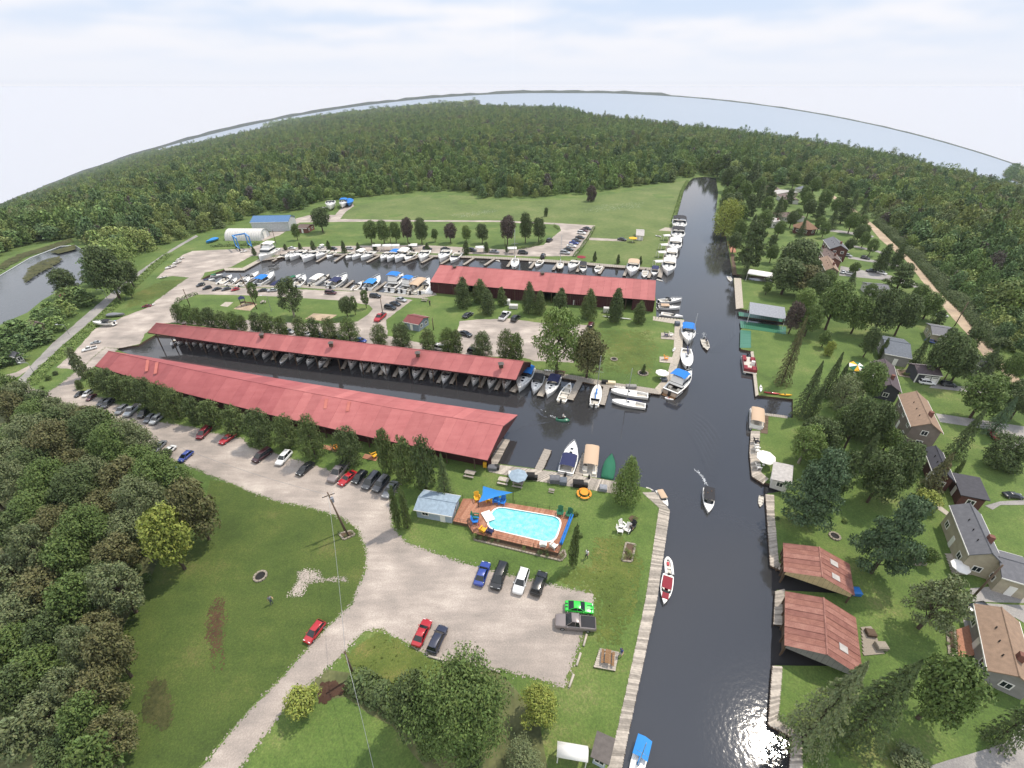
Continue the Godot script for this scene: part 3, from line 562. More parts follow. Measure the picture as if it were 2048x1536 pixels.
	ripples([[[39.58,-64.76,39.93,-66.46,40.27,-68.16,40.61,-69.86,40.79,-71.86,40.89,-74,41,-76.14,41.01,-78.28,40.86,-80.42,40.71,-82.56,40.56,-84.7],0.6,0.13],[[40.33,-65.99,40.74,-67.77,41.14,-69.56,41.55,-71.35,41.72,-73.34,41.78,-75.44,41.83,-77.53,41.77,-79.62,41.49,-81.7,41.2,-83.77,40.92,-85.85],0.6,0.12100000000000001],[[41.1,-67.24,41.57,-69.12,42.05,-70.99,42.52,-72.87,42.68,-74.86,42.68,-76.91,42.68,-78.96,42.54,-80.99,42.12,-83,41.71,-85.01,41.29,-87.01],0.6,0.112],[[41.88,-68.53,42.43,-70.49,42.97,-72.46,43.51,-74.43,43.66,-76.42,43.6,-78.42,43.55,-80.42,43.33,-82.4,42.78,-84.33,42.22,-86.26,41.67,-88.2],0.6,0.10300000000000001],[[42.69,-69.84,43.3,-71.91,43.92,-73.97,44.53,-76.04,44.66,-78.03,44.55,-79.97,44.45,-81.91,44.14,-83.83,43.44,-85.69,42.75,-87.55,42.05,-89.41],0.6,0.094],[[43.51,-71.18,44.2,-73.35,44.89,-75.52,45.58,-77.69,45.7,-79.67,45.53,-81.56,45.36,-83.45,44.97,-85.3,44.12,-87.08,43.28,-88.86,42.44,-90.64],0.6,0.085],[[44.35,-72.56,45.12,-74.84,45.89,-77.11,46.66,-79.39,46.76,-81.37,46.53,-83.19,46.3,-85.02,45.81,-86.8,44.82,-88.5,43.83,-90.19,42.84,-91.89],0.6,0.07600000000000001],[[10.28,-87.21,9.41,-87.63,8.53,-88.04,7.66,-88.46,6.99,-89.34,6.42,-90.46,5.85,-91.57,5.4,-92.62,5.21,-93.53,5.02,-94.44,4.82,-95.35],0.5,0.1],[[10.23,-86.62,9.51,-86.54,8.8,-86.47,8.08,-86.39,7.36,-86.31,6.64,-86.23,5.93,-86.12,5.21,-86,4.5,-85.89,3.78,-85.77,3.07,-85.66],0.5,0.08],[[10.29,-87.41,9.25,-88.01,8.2,-88.61,7.15,-89.21,6.37,-90.2,5.72,-91.39,5.07,-92.59,4.55,-93.67,4.31,-94.53,4.07,-95.38,3.83,-96.24],0.5,0.1],[[10.23,-86.62,9.37,-86.47,8.5,-86.31,7.64,-86.16,6.78,-86,5.91,-85.85,5.15,-85.62,4.39,-85.39,3.63,-85.16,2.87,-84.93,2.11,-84.7],0.5,0.08],[[10.31,-87.6,9.09,-88.39,7.87,-89.18,6.64,-89.96,5.75,-91.07,5.01,-92.35,4.28,-93.62,3.69,-94.74,3.4,-95.54,3.12,-96.34,2.83,-97.15],0.5,0.1],[[10.23,-86.62,9.22,-86.39,8.21,-86.16,7.21,-85.93,6.2,-85.7,5.19,-85.46,4.38,-85.13,3.58,-84.79,2.77,-84.45,1.97,-84.11,1.16,-83.77],0.5,0.08],[[10.33,-87.8,8.93,-88.78,7.53,-89.75,6.13,-90.73,5.11,-91.96,4.29,-93.31,3.47,-94.67,2.81,-95.82,2.48,-96.57,2.15,-97.31,1.81,-98.06],0.5,0.1],[[10.23,-86.62,9.08,-86.31,7.93,-86.01,6.77,-85.7,5.62,-85.39,4.47,-85.08,3.62,-84.64,2.77,-84.19,1.93,-83.74,1.08,-83.29,0.23,-82.84],0.5,0.08],[[10.34,-88,8.76,-89.17,7.18,-90.33,5.6,-91.5,4.47,-92.85,3.56,-94.29,2.66,-95.73,1.92,-96.92,1.54,-97.61,1.16,-98.3,0.78,-98.99],0.5,0.1],[[10.23,-86.62,8.94,-86.24,7.64,-85.86,6.34,-85.47,5.05,-85.09,3.75,-84.7,2.86,-84.15,1.98,-83.6,1.09,-83.04,0.2,-82.49,-0.69,-81.93],0.5,0.08],[[58.77,-119.57,59.54,-120.52,60.31,-121.46,61.08,-122.41,61.85,-123.35,62.62,-124.3,63.82,-126.36,65.01,-128.42,66.21,-130.49,67.4,-132.55,68.6,-134.61],0.55,0.09],[[59.37,-119.57,60.33,-120.78,61.3,-121.99,62.26,-123.19,63.23,-124.4,64.19,-125.6,65.47,-128,66.74,-130.4,68.02,-132.79,69.3,-135.19,70.57,-137.58],0.55,0.09],[[59.96,-119.57,61.13,-121.04,62.29,-122.52,63.46,-123.99,64.62,-125.46,65.79,-126.93,67.15,-129.67,68.52,-132.42,69.88,-135.16,71.25,-137.91,72.61,-140.66],0.55,0.09],[[60.56,-119.57,61.93,-121.31,63.3,-123.05,64.67,-124.8,66.04,-126.54,67.41,-128.28,68.87,-131.39,70.33,-134.5,71.8,-137.61,73.26,-140.72,74.72,-143.83],0.55,0.09],[[61.16,-119.57,62.74,-121.59,64.32,-123.6,65.9,-125.62,67.48,-127.63,69.06,-129.65,70.63,-133.14,72.2,-136.64,73.77,-140.13,75.34,-143.63,76.91,-147.12],0.55,0.09],[[61.75,-119.57,63.55,-121.87,65.34,-124.16,67.14,-126.45,68.93,-128.74,70.73,-131.04,72.42,-134.94,74.11,-138.83,75.79,-142.73,77.48,-146.63,79.17,-150.53],0.55,0.09]])
	pass
func unit_box() -> ArrayMesh:
	var s := Shape.new()
	s.box(Vector3.ZERO, Vector3.ONE)
	return s.done()
func pad(called: String, flat: Array, m: Material, up := 0.06) -> void:
	var s := Shape.new()
	var poly := roughen(pv(flat), 1.0, 0.1, 3)
	drape([poly], up, 20.0, s)
	setting(called, s.done(), m)
func round_table(label: String, x: float, z: float, sc: float) -> void:
	var o := thing("round_table", label, "table", gp(x, z))
	o.scale = Vector3.ONE * sc * 1.15
	part(o, "top", once("roundtop", func(s: Shape) -> void: s.tube(Vector3(0, 0.72, 0), Vector3(0, 0.78, 0), 0.75, 0.75, 16)), M.cloth_orange)
	part(o, "stem", once("roundstem", func(s: Shape) -> void: s.tube(Vector3.ZERO, Vector3(0, 0.72, 0), 0.2, 0.15, 8)), M.black)
	for k in 4:
		part(o, "bench", once("curvedbench", func(s: Shape) -> void:
			for j in 5:
				var a := -0.55 + j * 0.275
				s.box(Vector3(sin(a) * 1.15, 0.45, cos(a) * 1.15), Vector3(0.34, 0.06, 0.34), a)), M.cloth_orange, Vector3.ZERO, k * TAU4)
func pool_step(x: float, z: float) -> void:
	var o := thing("pool_steps", "white steps at the rounded corner of the pool", "steps", Vector3(x, 0.75, z), 0.5)
	for k in 3: ubox(o, "step", Vector3(0.5 * k - 0.5, 0.05 + 0.06 * (2 - k), 0), Vector3(0.7, 0.12, 2.4), M.trim)
func cover_roll(a: Vector3, b: Vector3) -> void:
	var o := thing("pool_cover_roll", "blue rolled pool cover along the end of the deck", "pool cover", a)
	part(o, "roll", once("roll", func(s: Shape) -> void: s.tube(Vector3.ZERO, b - a, 0.3, 0.3, 10)), M.cloth_blue)
	for t in [0.03, 0.97]: ubox(o, "stand", (b - a) * t - Vector3(0, 0.15, 0), Vector3(0.15, 0.5, 0.15), M.steel)
func cloudy_sky() -> PanoramaSkyMaterial:
	var wd := 2048
	var ht := 1024
	var f := FastNoiseLite.new()
	f.seed = 12
	f.fractal_octaves = 5
	f.frequency = 0.9
	var g := FastNoiseLite.new()
	g.seed = 31
	g.fractal_octaves = 4
	g.frequency = 0.35
	var im := Image.create(wd / 2, ht / 2, false, Image.FORMAT_RGBF)
	var hor := Color(0.88, 0.91, 0.99)
	var low := Color(hor.r * 1.163, hor.g * 1.11, hor.b * 1.052)
	var to_sun := Vector3(0.405, 0.866, -0.295)
	var grey_to := Vector3(0.66, 0.078, -0.75).normalized()
	for y in ht / 2:
		var el := (0.5 - (y + 0.5) / (ht * 0.5)) * PI
		for x in wd / 2:
			if el < 0.0:
				im.set_pixel(x, y, low)
				continue
			var az := ((x + 0.5) / (wd * 0.5) - 0.5) * TAU
			var d := Vector3(sin(az) * cos(el), sin(el), -cos(az) * cos(el))
			var p := d / (0.10 + d.y) * 0.5
			var n := f.get_noise_3d(p.x * 1.1 + p.z * 0.7, p.z * 1.5 - p.x * 0.5, 3.0) * 0.5 + 0.5
			var m := g.get_noise_3d(p.x, p.z, 9.0) * 0.5 + 0.5
			var cover := smoothstep(0.38, 0.66, n * 0.6 + m * 0.45 + 0.12 * d.x)
			var blue := Color(0.66, 0.79, 0.99).lerp(Color(0.42, 0.58, 0.90), smoothstep(0.15, 0.9, el))
			var white := Color(1.0, 0.99, 1.02).lerp(Color(0.96, 0.97, 1.0), smoothstep(0.15, 0.8, el)) * lerpf(1.0, 0.86, smoothstep(0.62, 0.9, m))
			var glow := pow(clampf(d.dot(to_sun), 0.0, 1.0), 3.0)
			var c := blue.lerp(white, clampf(cover * 0.9 + 0.1, 0.0, 1.0)) + Color(1, 0.98, 0.95) * (glow * 0.75 + 0.16 * smoothstep(0.1, 0.75, d.dot(Vector3(0.81, 0.0, -0.59))))
			c = hor.lerp(c, smoothstep(0.0, 0.13, el))
			c = c * (1.0 - 0.4 * smoothstep(0.988, 0.999, d.dot(grey_to) + (n - 0.5) * 0.012) * smoothstep(0.02, 0.06, el))
			if el < 0.0062: c = c * 0.97
			im.set_pixel(x, y, c)
	im.resize(wd, ht, Image.INTERPOLATE_CUBIC)
	var sm := PanoramaSkyMaterial.new()
	sm.panorama = ImageTexture.create_from_image(im)
	sm.energy_multiplier = 1.1
	return sm
func make_materials() -> void:
	var bump_fine := bump_tex(256, 0.06, 3, 3, 6.0)
	var grass := noise_tex(1024, [[0.006, 4, 1, 0.8], [0.02, 3, 2, 0.4, 4], [0.035, 3, 4, 0.3], [0.2, 2, 3, 0.5]], [C("3d5021"), C("4c622a"), C("5a6c33"), C("75764a")], 0.26)
	M.grass = surf(grass, 110.0, 0.95)
	var fieldt := noise_tex(1024, [[0.005, 3, 11, 0.6], [0.05, 3, 12, 0.4], [0.25, 2, 13, 0.4]], [C("47552a"), C("546531"), C("5f6c3a"), C("707549")], 0.2)
	M.field = surf(fieldt, 150.0, 0.95)
	var floor_t := noise_tex(512, [[0.01, 4, 21, 0.6], [0.09, 3, 22, 0.5]], [C("474d30"), C("585c3a"), C("666845"), C("777353")], 0.2)
	M.forest_floor = surf(floor_t, 140.0, 1.0)
	var grav := noise_tex(1024, [[0.006, 4, 31, 0.5], [0.02, 4, 32, 0.3, 3], [0.06, 3, 35, 0.2, 5], [0.25, 2, 33, 0.3]], [C("7a736d"), C("8b837c"), C("998f87"), C("aaa097"), C("c2b8ad")], 0.12)
	M.gravel = surf(grav, 70.0, 0.95)
	var asph := noise_tex(512, [[0.012, 3, 41, 0.5], [0.2, 2, 42, 0.4]], [C("7b7877"), C("8b8885"), C("99958f")], 0.12)
	M.asphalt = surf(asph, 30.0, 0.9)
	var dirt := noise_tex(512, [[0.012, 3, 43, 0.5], [0.2, 2, 44, 0.4]], [C("8d7d6c"), C("a39079"), C("b5a48c")], 0.12)
	M.dirt_road = surf(dirt, 40.0, 0.95)
	var deck := noise_tex(512, [[0.02, 3, 51, 0.5], [0.15, 3, 52, 0.5]], [C("a09b94"), C("b5afa7"), C("c7c1b8")], 0.15)
	for k in 4:
		M["plank%d" % k] = surf(deck, 6.0, 0.9, Color.from_hsv(0.09, 0.04, [0.82, 0.9, 0.97, 0.74][k]))
	M.concrete = surf(deck, 9.0, 0.9, C("e6e2da"))
	var redt := noise_tex(512, [[0.01, 4, 61, 0.5], [0.03, 3, 60, 0.4, 8], [0.12, 3, 62, 0.35]], [C("9c5a5b"), C("aa6868"), C("b67675")], 0.1)
	for k in ["a:e0c4c8 ead2d4 d6babf e4cacd", "b:f8ebe9 ecdedc fff6f2 f4e6e4", "c:f8ebe8 ecdedb fff6f2 f4e6e3"]:
		var set := []
		for h in k.get_slice(":", 1).split(" "): set.append(surf(redt, 22.0, 0.75, C(h)))
		M["reds_" + k.get_slice(":", 0)] = set
	M.roof_red_new = surf(redt, 22.0, 0.7, C("fff0d8"))
	var rust := noise_tex(512, [[0.012, 4, 63, 0.5], [0.1, 3, 64, 0.5]], [C("714a42"), C("82574d"), C("92675b"), C("a07a6b")], 0.14)
	M.rust_roof = surf(rust, 9.0, 0.8)
	M.rust_roof1 = surf(rust, 7.0, 0.8, C("e6dcdc"))
	M.rust_roof2 = surf(rust, 8.0, 0.8, C("f4eeea"))
	var shing := noise_tex(512, [[0.02, 3, 65, 0.5], [0.22, 2, 66, 0.5]], [C("b8b8b8"), C("d0d0d0"), C("ececec")], 0.14)
	for k in ["tan:a58a74", "grey:76777d", "dark:46464e", "brown:77655e", "purple:5f5358", "slate:6c747f", "red:8a4a4a", "steel:9fa3ac", "pale:c9c4c0", "orange:8d6b50", "bluesteel:a3b7c8", "weather:6f6864", "skymetal:5f87b4"]:
		M["roof_" + k.get_slice(":", 0)] = surf(shing, 8.0, 0.8, C(k.get_slice(":", 1)))
	var side := noise_tex(256, [[0.02, 3, 67, 0.5], [0.2, 2, 68, 0.3]], [C("d8d8d8"), C("e8e8e8"), C("f6f6f6")], 0.06)
	for k in ["white:d6d4cf", "beige:b3a994", "taupe:83776f", "brick:7c5145", "redbrown:5d3a33", "grey:8f8d8a", "lightblue:a9b6c4", "cream:d6bf94", "bluegrey:8b98a8", "darkred:4a2224", "darkgrey:45454c", "metal:c3c6c8"]:
		M["wall_" + k.get_slice(":", 0)] = surf(side, 6.0, 0.85, C(k.get_slice(":", 1)))
	M.dirt_dark = surf(dirt, 10.0, 0.95, C("6b554c"))
	M.moss = surf(floor_t, 30.0, 1.0, C("b8b89c"))
	M.grass_dark = surf(grass, 90.0, 0.95, C("d8d4c2"))
	M.dry = surf(grass, 60.0, 0.95, C("ffeedd"))
	M.scorch = surf(dirt, 10.0, 0.95, C("7d6a5a"))
	M.gravel_pale = surf(grav, 30.0, 0.95, C("fffdf8"))
	M.trim = plain(C("dddbd6"), 0.6)
	M.window = plain(C("22282e"), 0.08)
	M.dark = plain(C("1c1b1b"), 0.9)
	M.wood = surf(deck, 3.0, 0.85, C("b08a62"))
	M.wood_dark = surf(deck, 3.0, 0.85, C("7a6653"))
	M.pole = surf(deck, 2.0, 0.9, C("8c7a6c"))
	M.deck_red = surf(deck, 5.0, 0.8, C("dba084"))
	M.steel = plain(C("9fa3a6"), 0.4, 0.6)
	M.black = plain(C("161616"), 0.6)
	M.rubber = plain(C("141414"), 0.9)
	M.stone = surf(deck, 1.5, 0.9, C("c4beb4"))
	M.bark = surf(deck, 1.2, 1.0, C("6d6154"))
	M.bark_pale = surf(deck, 1.2, 0.9, C("d9d6cf"))
	var w := plain(lin(0.034, 0.034, 0.036), 0.04)
	w.metallic_specular = 0.71
	w.normal_enabled = true
	w.normal_texture = bump_tex(512, 0.03, 4, 71, 5.0)
	w.normal_scale = 0.045
	w.uv1_triplanar = true
	w.uv1_world_triplanar = true
	w.uv1_scale = Vector3.ONE / 14.0
	M.water = w
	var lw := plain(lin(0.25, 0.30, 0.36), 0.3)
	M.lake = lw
	var pw := plain(lin(0.07, 0.08, 0.09), 0.1)
	pw.normal_enabled = true
	pw.normal_texture = w.normal_texture
	pw.normal_scale = 0.15
	pw.uv1_triplanar = true
	pw.uv1_world_triplanar = true
	pw.uv1_scale = Vector3.ONE / 20.0
	M.pond = pw
	M.pool_water = plain(C("5fd0dd"), 0.05)
	M.foam = plain(C("c9ced2"), 0.8)
	for k in ["skyblue:2f7fc4", "blue:1f6fbf", "navy:23294f", "green:1d5f46", "tan:b79f87", "black:2a2a2e", "white:dcdad6", "red:7d2732", "grey:74777c", "cream:d6c6a6", "yellow:dca62c", "orange:d98a2c"]:
		M["cloth_" + k.get_slice(":", 0)] = plain(C(k.get_slice(":", 1)), 0.9)
	for k in ["white:e6e5e2", "cream:d9d0bb", "wood:a89684", "brown:5f4a3a", "green:2d6a50", "navy:2a3358", "blue:2a6fb8", "skyblue:3a86c8", "grey:85878b", "red:7d2a2e"]:
		var hm := plain(C(k.get_slice(":", 1)), 0.25)
		hm.clearcoat_enabled = true
		hm.clearcoat = 0.4
		M["hull_" + k.get_slice(":", 0)] = hm
	M.hull_inside = plain(C("b7b2a8"), 0.7)
	M.seat = plain(C("cfc9bd"), 0.7)
	for k in ["white:dededd", "black:18191b", "silver:a3a6a8", "grey:6f7276", "dark grey:3d3f44", "red:a5131f", "dark red:741521", "maroon:4d1a22", "dark maroon:3a1b20", "blue:283f8c", "dark blue:23283d", "green:2fc43e", "brown grey:7d7472"]:
		var cm := plain(C(k.get_slice(":", 1)), 0.3, 0.1)
		cm.clearcoat_enabled = true
		cm.clearcoat = 0.8
		cm.clearcoat_roughness = 0.08
		M["car_" + k.get_slice(":", 0)] = cm
	M.glass = plain(C("1a2024"), 0.06)
	M.lamp_white = plain(C("d9dcdc"), 0.15)
	M.lamp_red = plain(C("7c1014"), 0.2)
	var leafs := {"g": [0.058, 0.090, 0.021], "d": [0.043, 0.064, 0.019], "l": [0.088, 0.130, 0.032], "y": [0.135, 0.160, 0.030], "p": [0.046, 0.034, 0.027], "r": [0.072, 0.074, 0.028], "s": [0.084, 0.104, 0.046], "b": [0.044, 0.074, 0.034], "c": [0.056, 0.080, 0.022]}
	for k in leafs:
		var a: Array = leafs[k]
		var lm := plain(lin(a[0] * 2.4, a[1] * 2.4, a[2] * 2.4), 0.75)
		lm.vertex_color_use_as_albedo = true
		lm.backlight_enabled = true
		lm.backlight = lin(a[0] * 1.0, a[1] * 1.1, a[2] * 0.6)
		M["leaf_" + k] = lm
	var fm := plain(Color.WHITE, 0.8)
	fm.vertex_color_use_as_albedo = true
	M.forest_leaf = fm
	M.hedge = M.leaf_g
# ---------- land and water ----------
func roughen(poly: PackedVector2Array, step: float, amp: float, sd: int) -> PackedVector2Array:
	var f := FastNoiseLite.new()
	f.seed = sd
	f.frequency = 0.35
	var out := PackedVector2Array()
	for i in poly.size():
		var a := poly[i]; var b := poly[(i + 1) % poly.size()]
		var k := maxi(1, int(a.distance_to(b) / step))
		var nrm := (b - a).orthogonal().normalized()
		for j in k:
			var p := a.lerp(b, float(j) / k)
			out.append(p + nrm * f.get_noise_2d(p.x, p.y) * amp)
	return out
func drape(polys: Array, up: float, cell: float, s: Shape) -> void:
	for poly: PackedVector2Array in polys:
		var lo := Vector2(INF, INF); var hi := -lo; var far := 0.0
		for p in poly:
			lo = lo.min(p); hi = hi.max(p); far = maxf(far, p.length())
		if far < 150.0:
			s.sheet(poly, up)
			continue
		for i in range(int(floor(lo.x / cell)), int(ceil(hi.x / cell))):
			for j in range(int(floor(lo.y / cell)), int(ceil(hi.y / cell))):
				var sq := PackedVector2Array([Vector2(i, j) * cell, Vector2(i + 1, j) * cell, Vector2(i + 1, j + 1) * cell, Vector2(i, j + 1) * cell])
				for piece in Geometry2D.intersect_polygons(sq, poly):
					lay(piece, up, s)
func lay(piece: PackedVector2Array, up: float, s: Shape) -> void:
	var idx := Geometry2D.triangulate_polygon(piece)
	for k in range(0, idx.size(), 3):
		var a := piece[idx[k]]; var b := piece[idx[k + 1]]; var c := piece[idx[k + 2]]
		if (b - a).cross(c - a) > 0.0:
			var q := b; b = c; c = q
		s.tri(gp(a.x, a.y, up), gp(b.x, b.y, up), gp(c.x, c.y, up))
func build_land() -> void:
	var water := pv(WATER)
	var pond := pv(POND)
	var s := Shape.new()
	var cell := 20.0
	for i in range(-25, 25):
		for j in range(-26, 4):
			var mid := Vector2(i + 0.5, j + 0.5) * cell
			if mid.length() > 520.0: continue
			var pieces := [PackedVector2Array([Vector2(i, j) * cell, Vector2(i + 1, j) * cell, Vector2(i + 1, j + 1) * cell, Vector2(i, j + 1) * cell])]
			for hole in [water, pond]:
				var next := []
				for p in pieces: next.append_array(Geometry2D.clip_polygons(p, hole))
				pieces = next
			for p in pieces: lay(p, 0.0, s)
	setting("ground", s.done(), M.grass, "structure", "mown grass and lawns round the marina")
	s = Shape.new()
	var rs := [462.0, 530.0, 620.0, 760.0, 940.0, 1200.0, 1600.0, 2200.0, 3000.0, 4200.0, 5600.0, REACH]
	for k in 72:
		var a0 := deg_to_rad(-108.0 + k * 3.0); var a1 := deg_to_rad(-108.0 + (k + 1) * 3.0)
		for i in rs.size() - 1:
			var q := []
			for e in [[a0, rs[i]], [a1, rs[i]], [a1, rs[i + 1]], [a0, rs[i + 1]]]:
				q.append(gp(sin(e[0]) * e[1], -cos(e[0]) * e[1], -0.4 if e[1] > 500.0 else -1.5))
			s.quad(q[0], q[1], q[2], q[3])
	setting("terrain", s.done(), M.forest_floor, "structure", "wooded land reaching to the horizon")
	s = Shape.new()
	var shore := []
	for k in LAKE.size() - 1:
		var m := maxi(1, int((LAKE[k + 1][0] - LAKE[k][0]) / 0.012))
		for i in m: shore.append([lerpf(LAKE[k][0], LAKE[k + 1][0], float(i) / m), lerpf(LAKE[k][1], LAKE[k + 1][1], float(i) / m)])
	for k in shore.size() - 1:
		var n := 12
		for i in n:
			var q := []
			for e in [[k, i], [k + 1, i], [k + 1, i + 1], [k, i + 1]]:
				var r := lerpf(shore[e[0]][1], REACH, pow(float(e[1]) / n, 1.6))
				q.append(gp(sin(shore[e[0]][0]) * r, -cos(shore[e[0]][0]) * r, 1.2))
			s.quad(q[0], q[1], q[2], q[3])
	setting("lake", s.done(), M.lake, "structure", "pale wide lake below the horizon")
	for isle in [PENINSULA, ISLAND]:
		s = Shape.new()
		drape([roughen(pv(isle), 60.0, 10.0, 5)], 2.4, 120.0, s)
		setting("headland", s.done(), M.forest_floor, "structure")
	s = Shape.new()
	var hz := FastNoiseLite.new()
	hz.frequency = 0.002
	for k in 110:
		var q := []
		for e in [k, k + 1]:
			var a := deg_to_rad(-52.0 + e * 0.95)
			var h := (26.0 if a < 0.27 else 10.0) * (1.0 + 0.5 * hz.get_noise_1d(e * 900.0))
			for r in [6300.0, 6600.0]:
				q.append(gp(sin(a) * r, -cos(a) * r, -2.0))
				q.append(gp(sin(a) * r, -cos(a) * r, h))
		s.quad(q[0], q[4], q[5], q[1])
		s.quad(q[1], q[5], q[7], q[3])
	setting("far_shore", s.done(), M.forest_floor, "structure", "low wooded shore across the lake")
	s = Shape.new()
	s.sheet(water, -0.55)
	setting("canal_water", s.done(), M.water, "structure", "dark water of the canal and basins")
	s = Shape.new()
	for i in water.size():
		var a := water[i]; var b := water[(i + 1) % water.size()]
		s.quad(gp(a.x, a.y, -2.0), gp(b.x, b.y, -2.0), gp(b.x, b.y, -0.002), gp(a.x, a.y, -0.002))
	setting("seawall", s.done(), M.wood_dark, "structure", "low timber bank along the canal and basins")
	s = Shape.new()
	drape([pond], -0.25, 40.0, s)
	setting("pond", s.done(), M.pond, "structure", "reedy pond beyond the west road")
	s = Shape.new()
	drape([roughen(pv(FIELD), 6.0, 2.5, 9)], 0.004, 20.0, s)
	setting("mown_field", s.done(), M.field, "structure", "open mown field north of the basins")
	s = Shape.new()
	for w in WOODFLOOR: drape([roughen(pv(w), 3.0, 1.2, 19)], 0.005, 20.0, s)
	setting("wood_floor", s.done(), M.forest_floor, "structure", "leaf litter and undergrowth beneath the trees")
	var up := 0.008
	for k in GRAVEL:
		s = Shape.new()
		drape([roughen(pv(GRAVEL[k]), 0.8, 0.35, 17)], up, 20.0, s)
		up += 0.003
		setting("gravel_lot" if "lot" in k else "gravel_lane", s.done(), M.gravel)
	for k in ROADS:
		s = Shape.new()
		drape([roughen(pv(ROADS[k]), 2.0, 0.3, 17)], up, 20.0, s)
		up += 0.003
		setting("road", s.done(), M.asphalt if k == "west_road" else M.dirt_road)
	for k in ASPHALT:
		s = Shape.new()
		drape([roughen(pv(ASPHALT[k]), 2.0, 0.12, 17)], up, 20.0, s)
		up += 0.003
		setting("driveway", s.done(), M.asphalt)
func flecks(called: String, flat: Array, n: int, size: Vector2, m: Material, sd: int, label := "", stretch := 1.0, up := 0.03, power := 0.5) -> void:
	var poly := pv(flat)
	var r := RandomNumberGenerator.new()
	r.seed = sd
	var lo := Vector2(INF, INF); var hi := -lo; var mid := Vector2.ZERO
	for p in poly:
		lo = lo.min(p); hi = hi.max(p); mid += p / poly.size()
	var s := Shape.new()
	var made := 0
	for k in n * 4:
		if made >= n: break
		var p := Vector2(r.randf_range(lo.x, hi.x), r.randf_range(lo.y, hi.y))
		if not Geometry2D.is_point_in_polygon(p, poly): continue
		var edge := INF
		for i in poly.size():
			edge = minf(edge, p.distance_to(Geometry2D.get_closest_point_to_segment(p, poly[i], poly[(i + 1) % poly.size()])))
		if r.randf() > pow(clampf(edge / (0.25 * (hi - lo).length()), 0.02, 1.0), power): continue
		made += 1
		var c := r.randf_range(size.x, size.y)
		var turn := r.randf() * TAU if stretch == 1.0 else 1.2 + r.randf() * 0.3
		var q := PackedVector2Array()
		for i in 6:
			var t := TAU * i / 6.0
			q.append(p + (Vector2(cos(t) * stretch, sin(t)) * c * r.randf_range(0.5, 1.0)).rotated(turn))
		s.sheet(q, terrain(p.x, p.y) + up + (made % 40) * 0.0006)
	var o := setting(called, s.done(), m, "stuff", label)
	o.set_meta("kind", "stuff")
func edge_scatter(called: String, flat: Array, m: Material, per_metre: float, spread: float, sd: int, label: String) -> void:
	var poly := pv(flat)
	var r := RandomNumberGenerator.new()
	r.seed = sd
	var s := Shape.new()
	for i in poly.size():
		var a := poly[i]; var b := poly[(i + 1) % poly.size()]
		for k in int(a.distance_to(b) * per_metre):
			var p := a.lerp(b, r.randf()) + Vector2(r.randfn(), r.randfn()) * spread * 0.5
			var c := r.randf_range(0.04, 0.15)
			var q := PackedVector2Array()
			for j in 5: q.append(p + Vector2(cos(TAU * j / 5.0), sin(TAU * j / 5.0)) * c * r.randf_range(0.5, 1.2))
			s.sheet(q, terrain(p.x, p.y) + 0.036 + r.randf() * 0.012)
	setting(called, s.done(), m, "stuff", label)
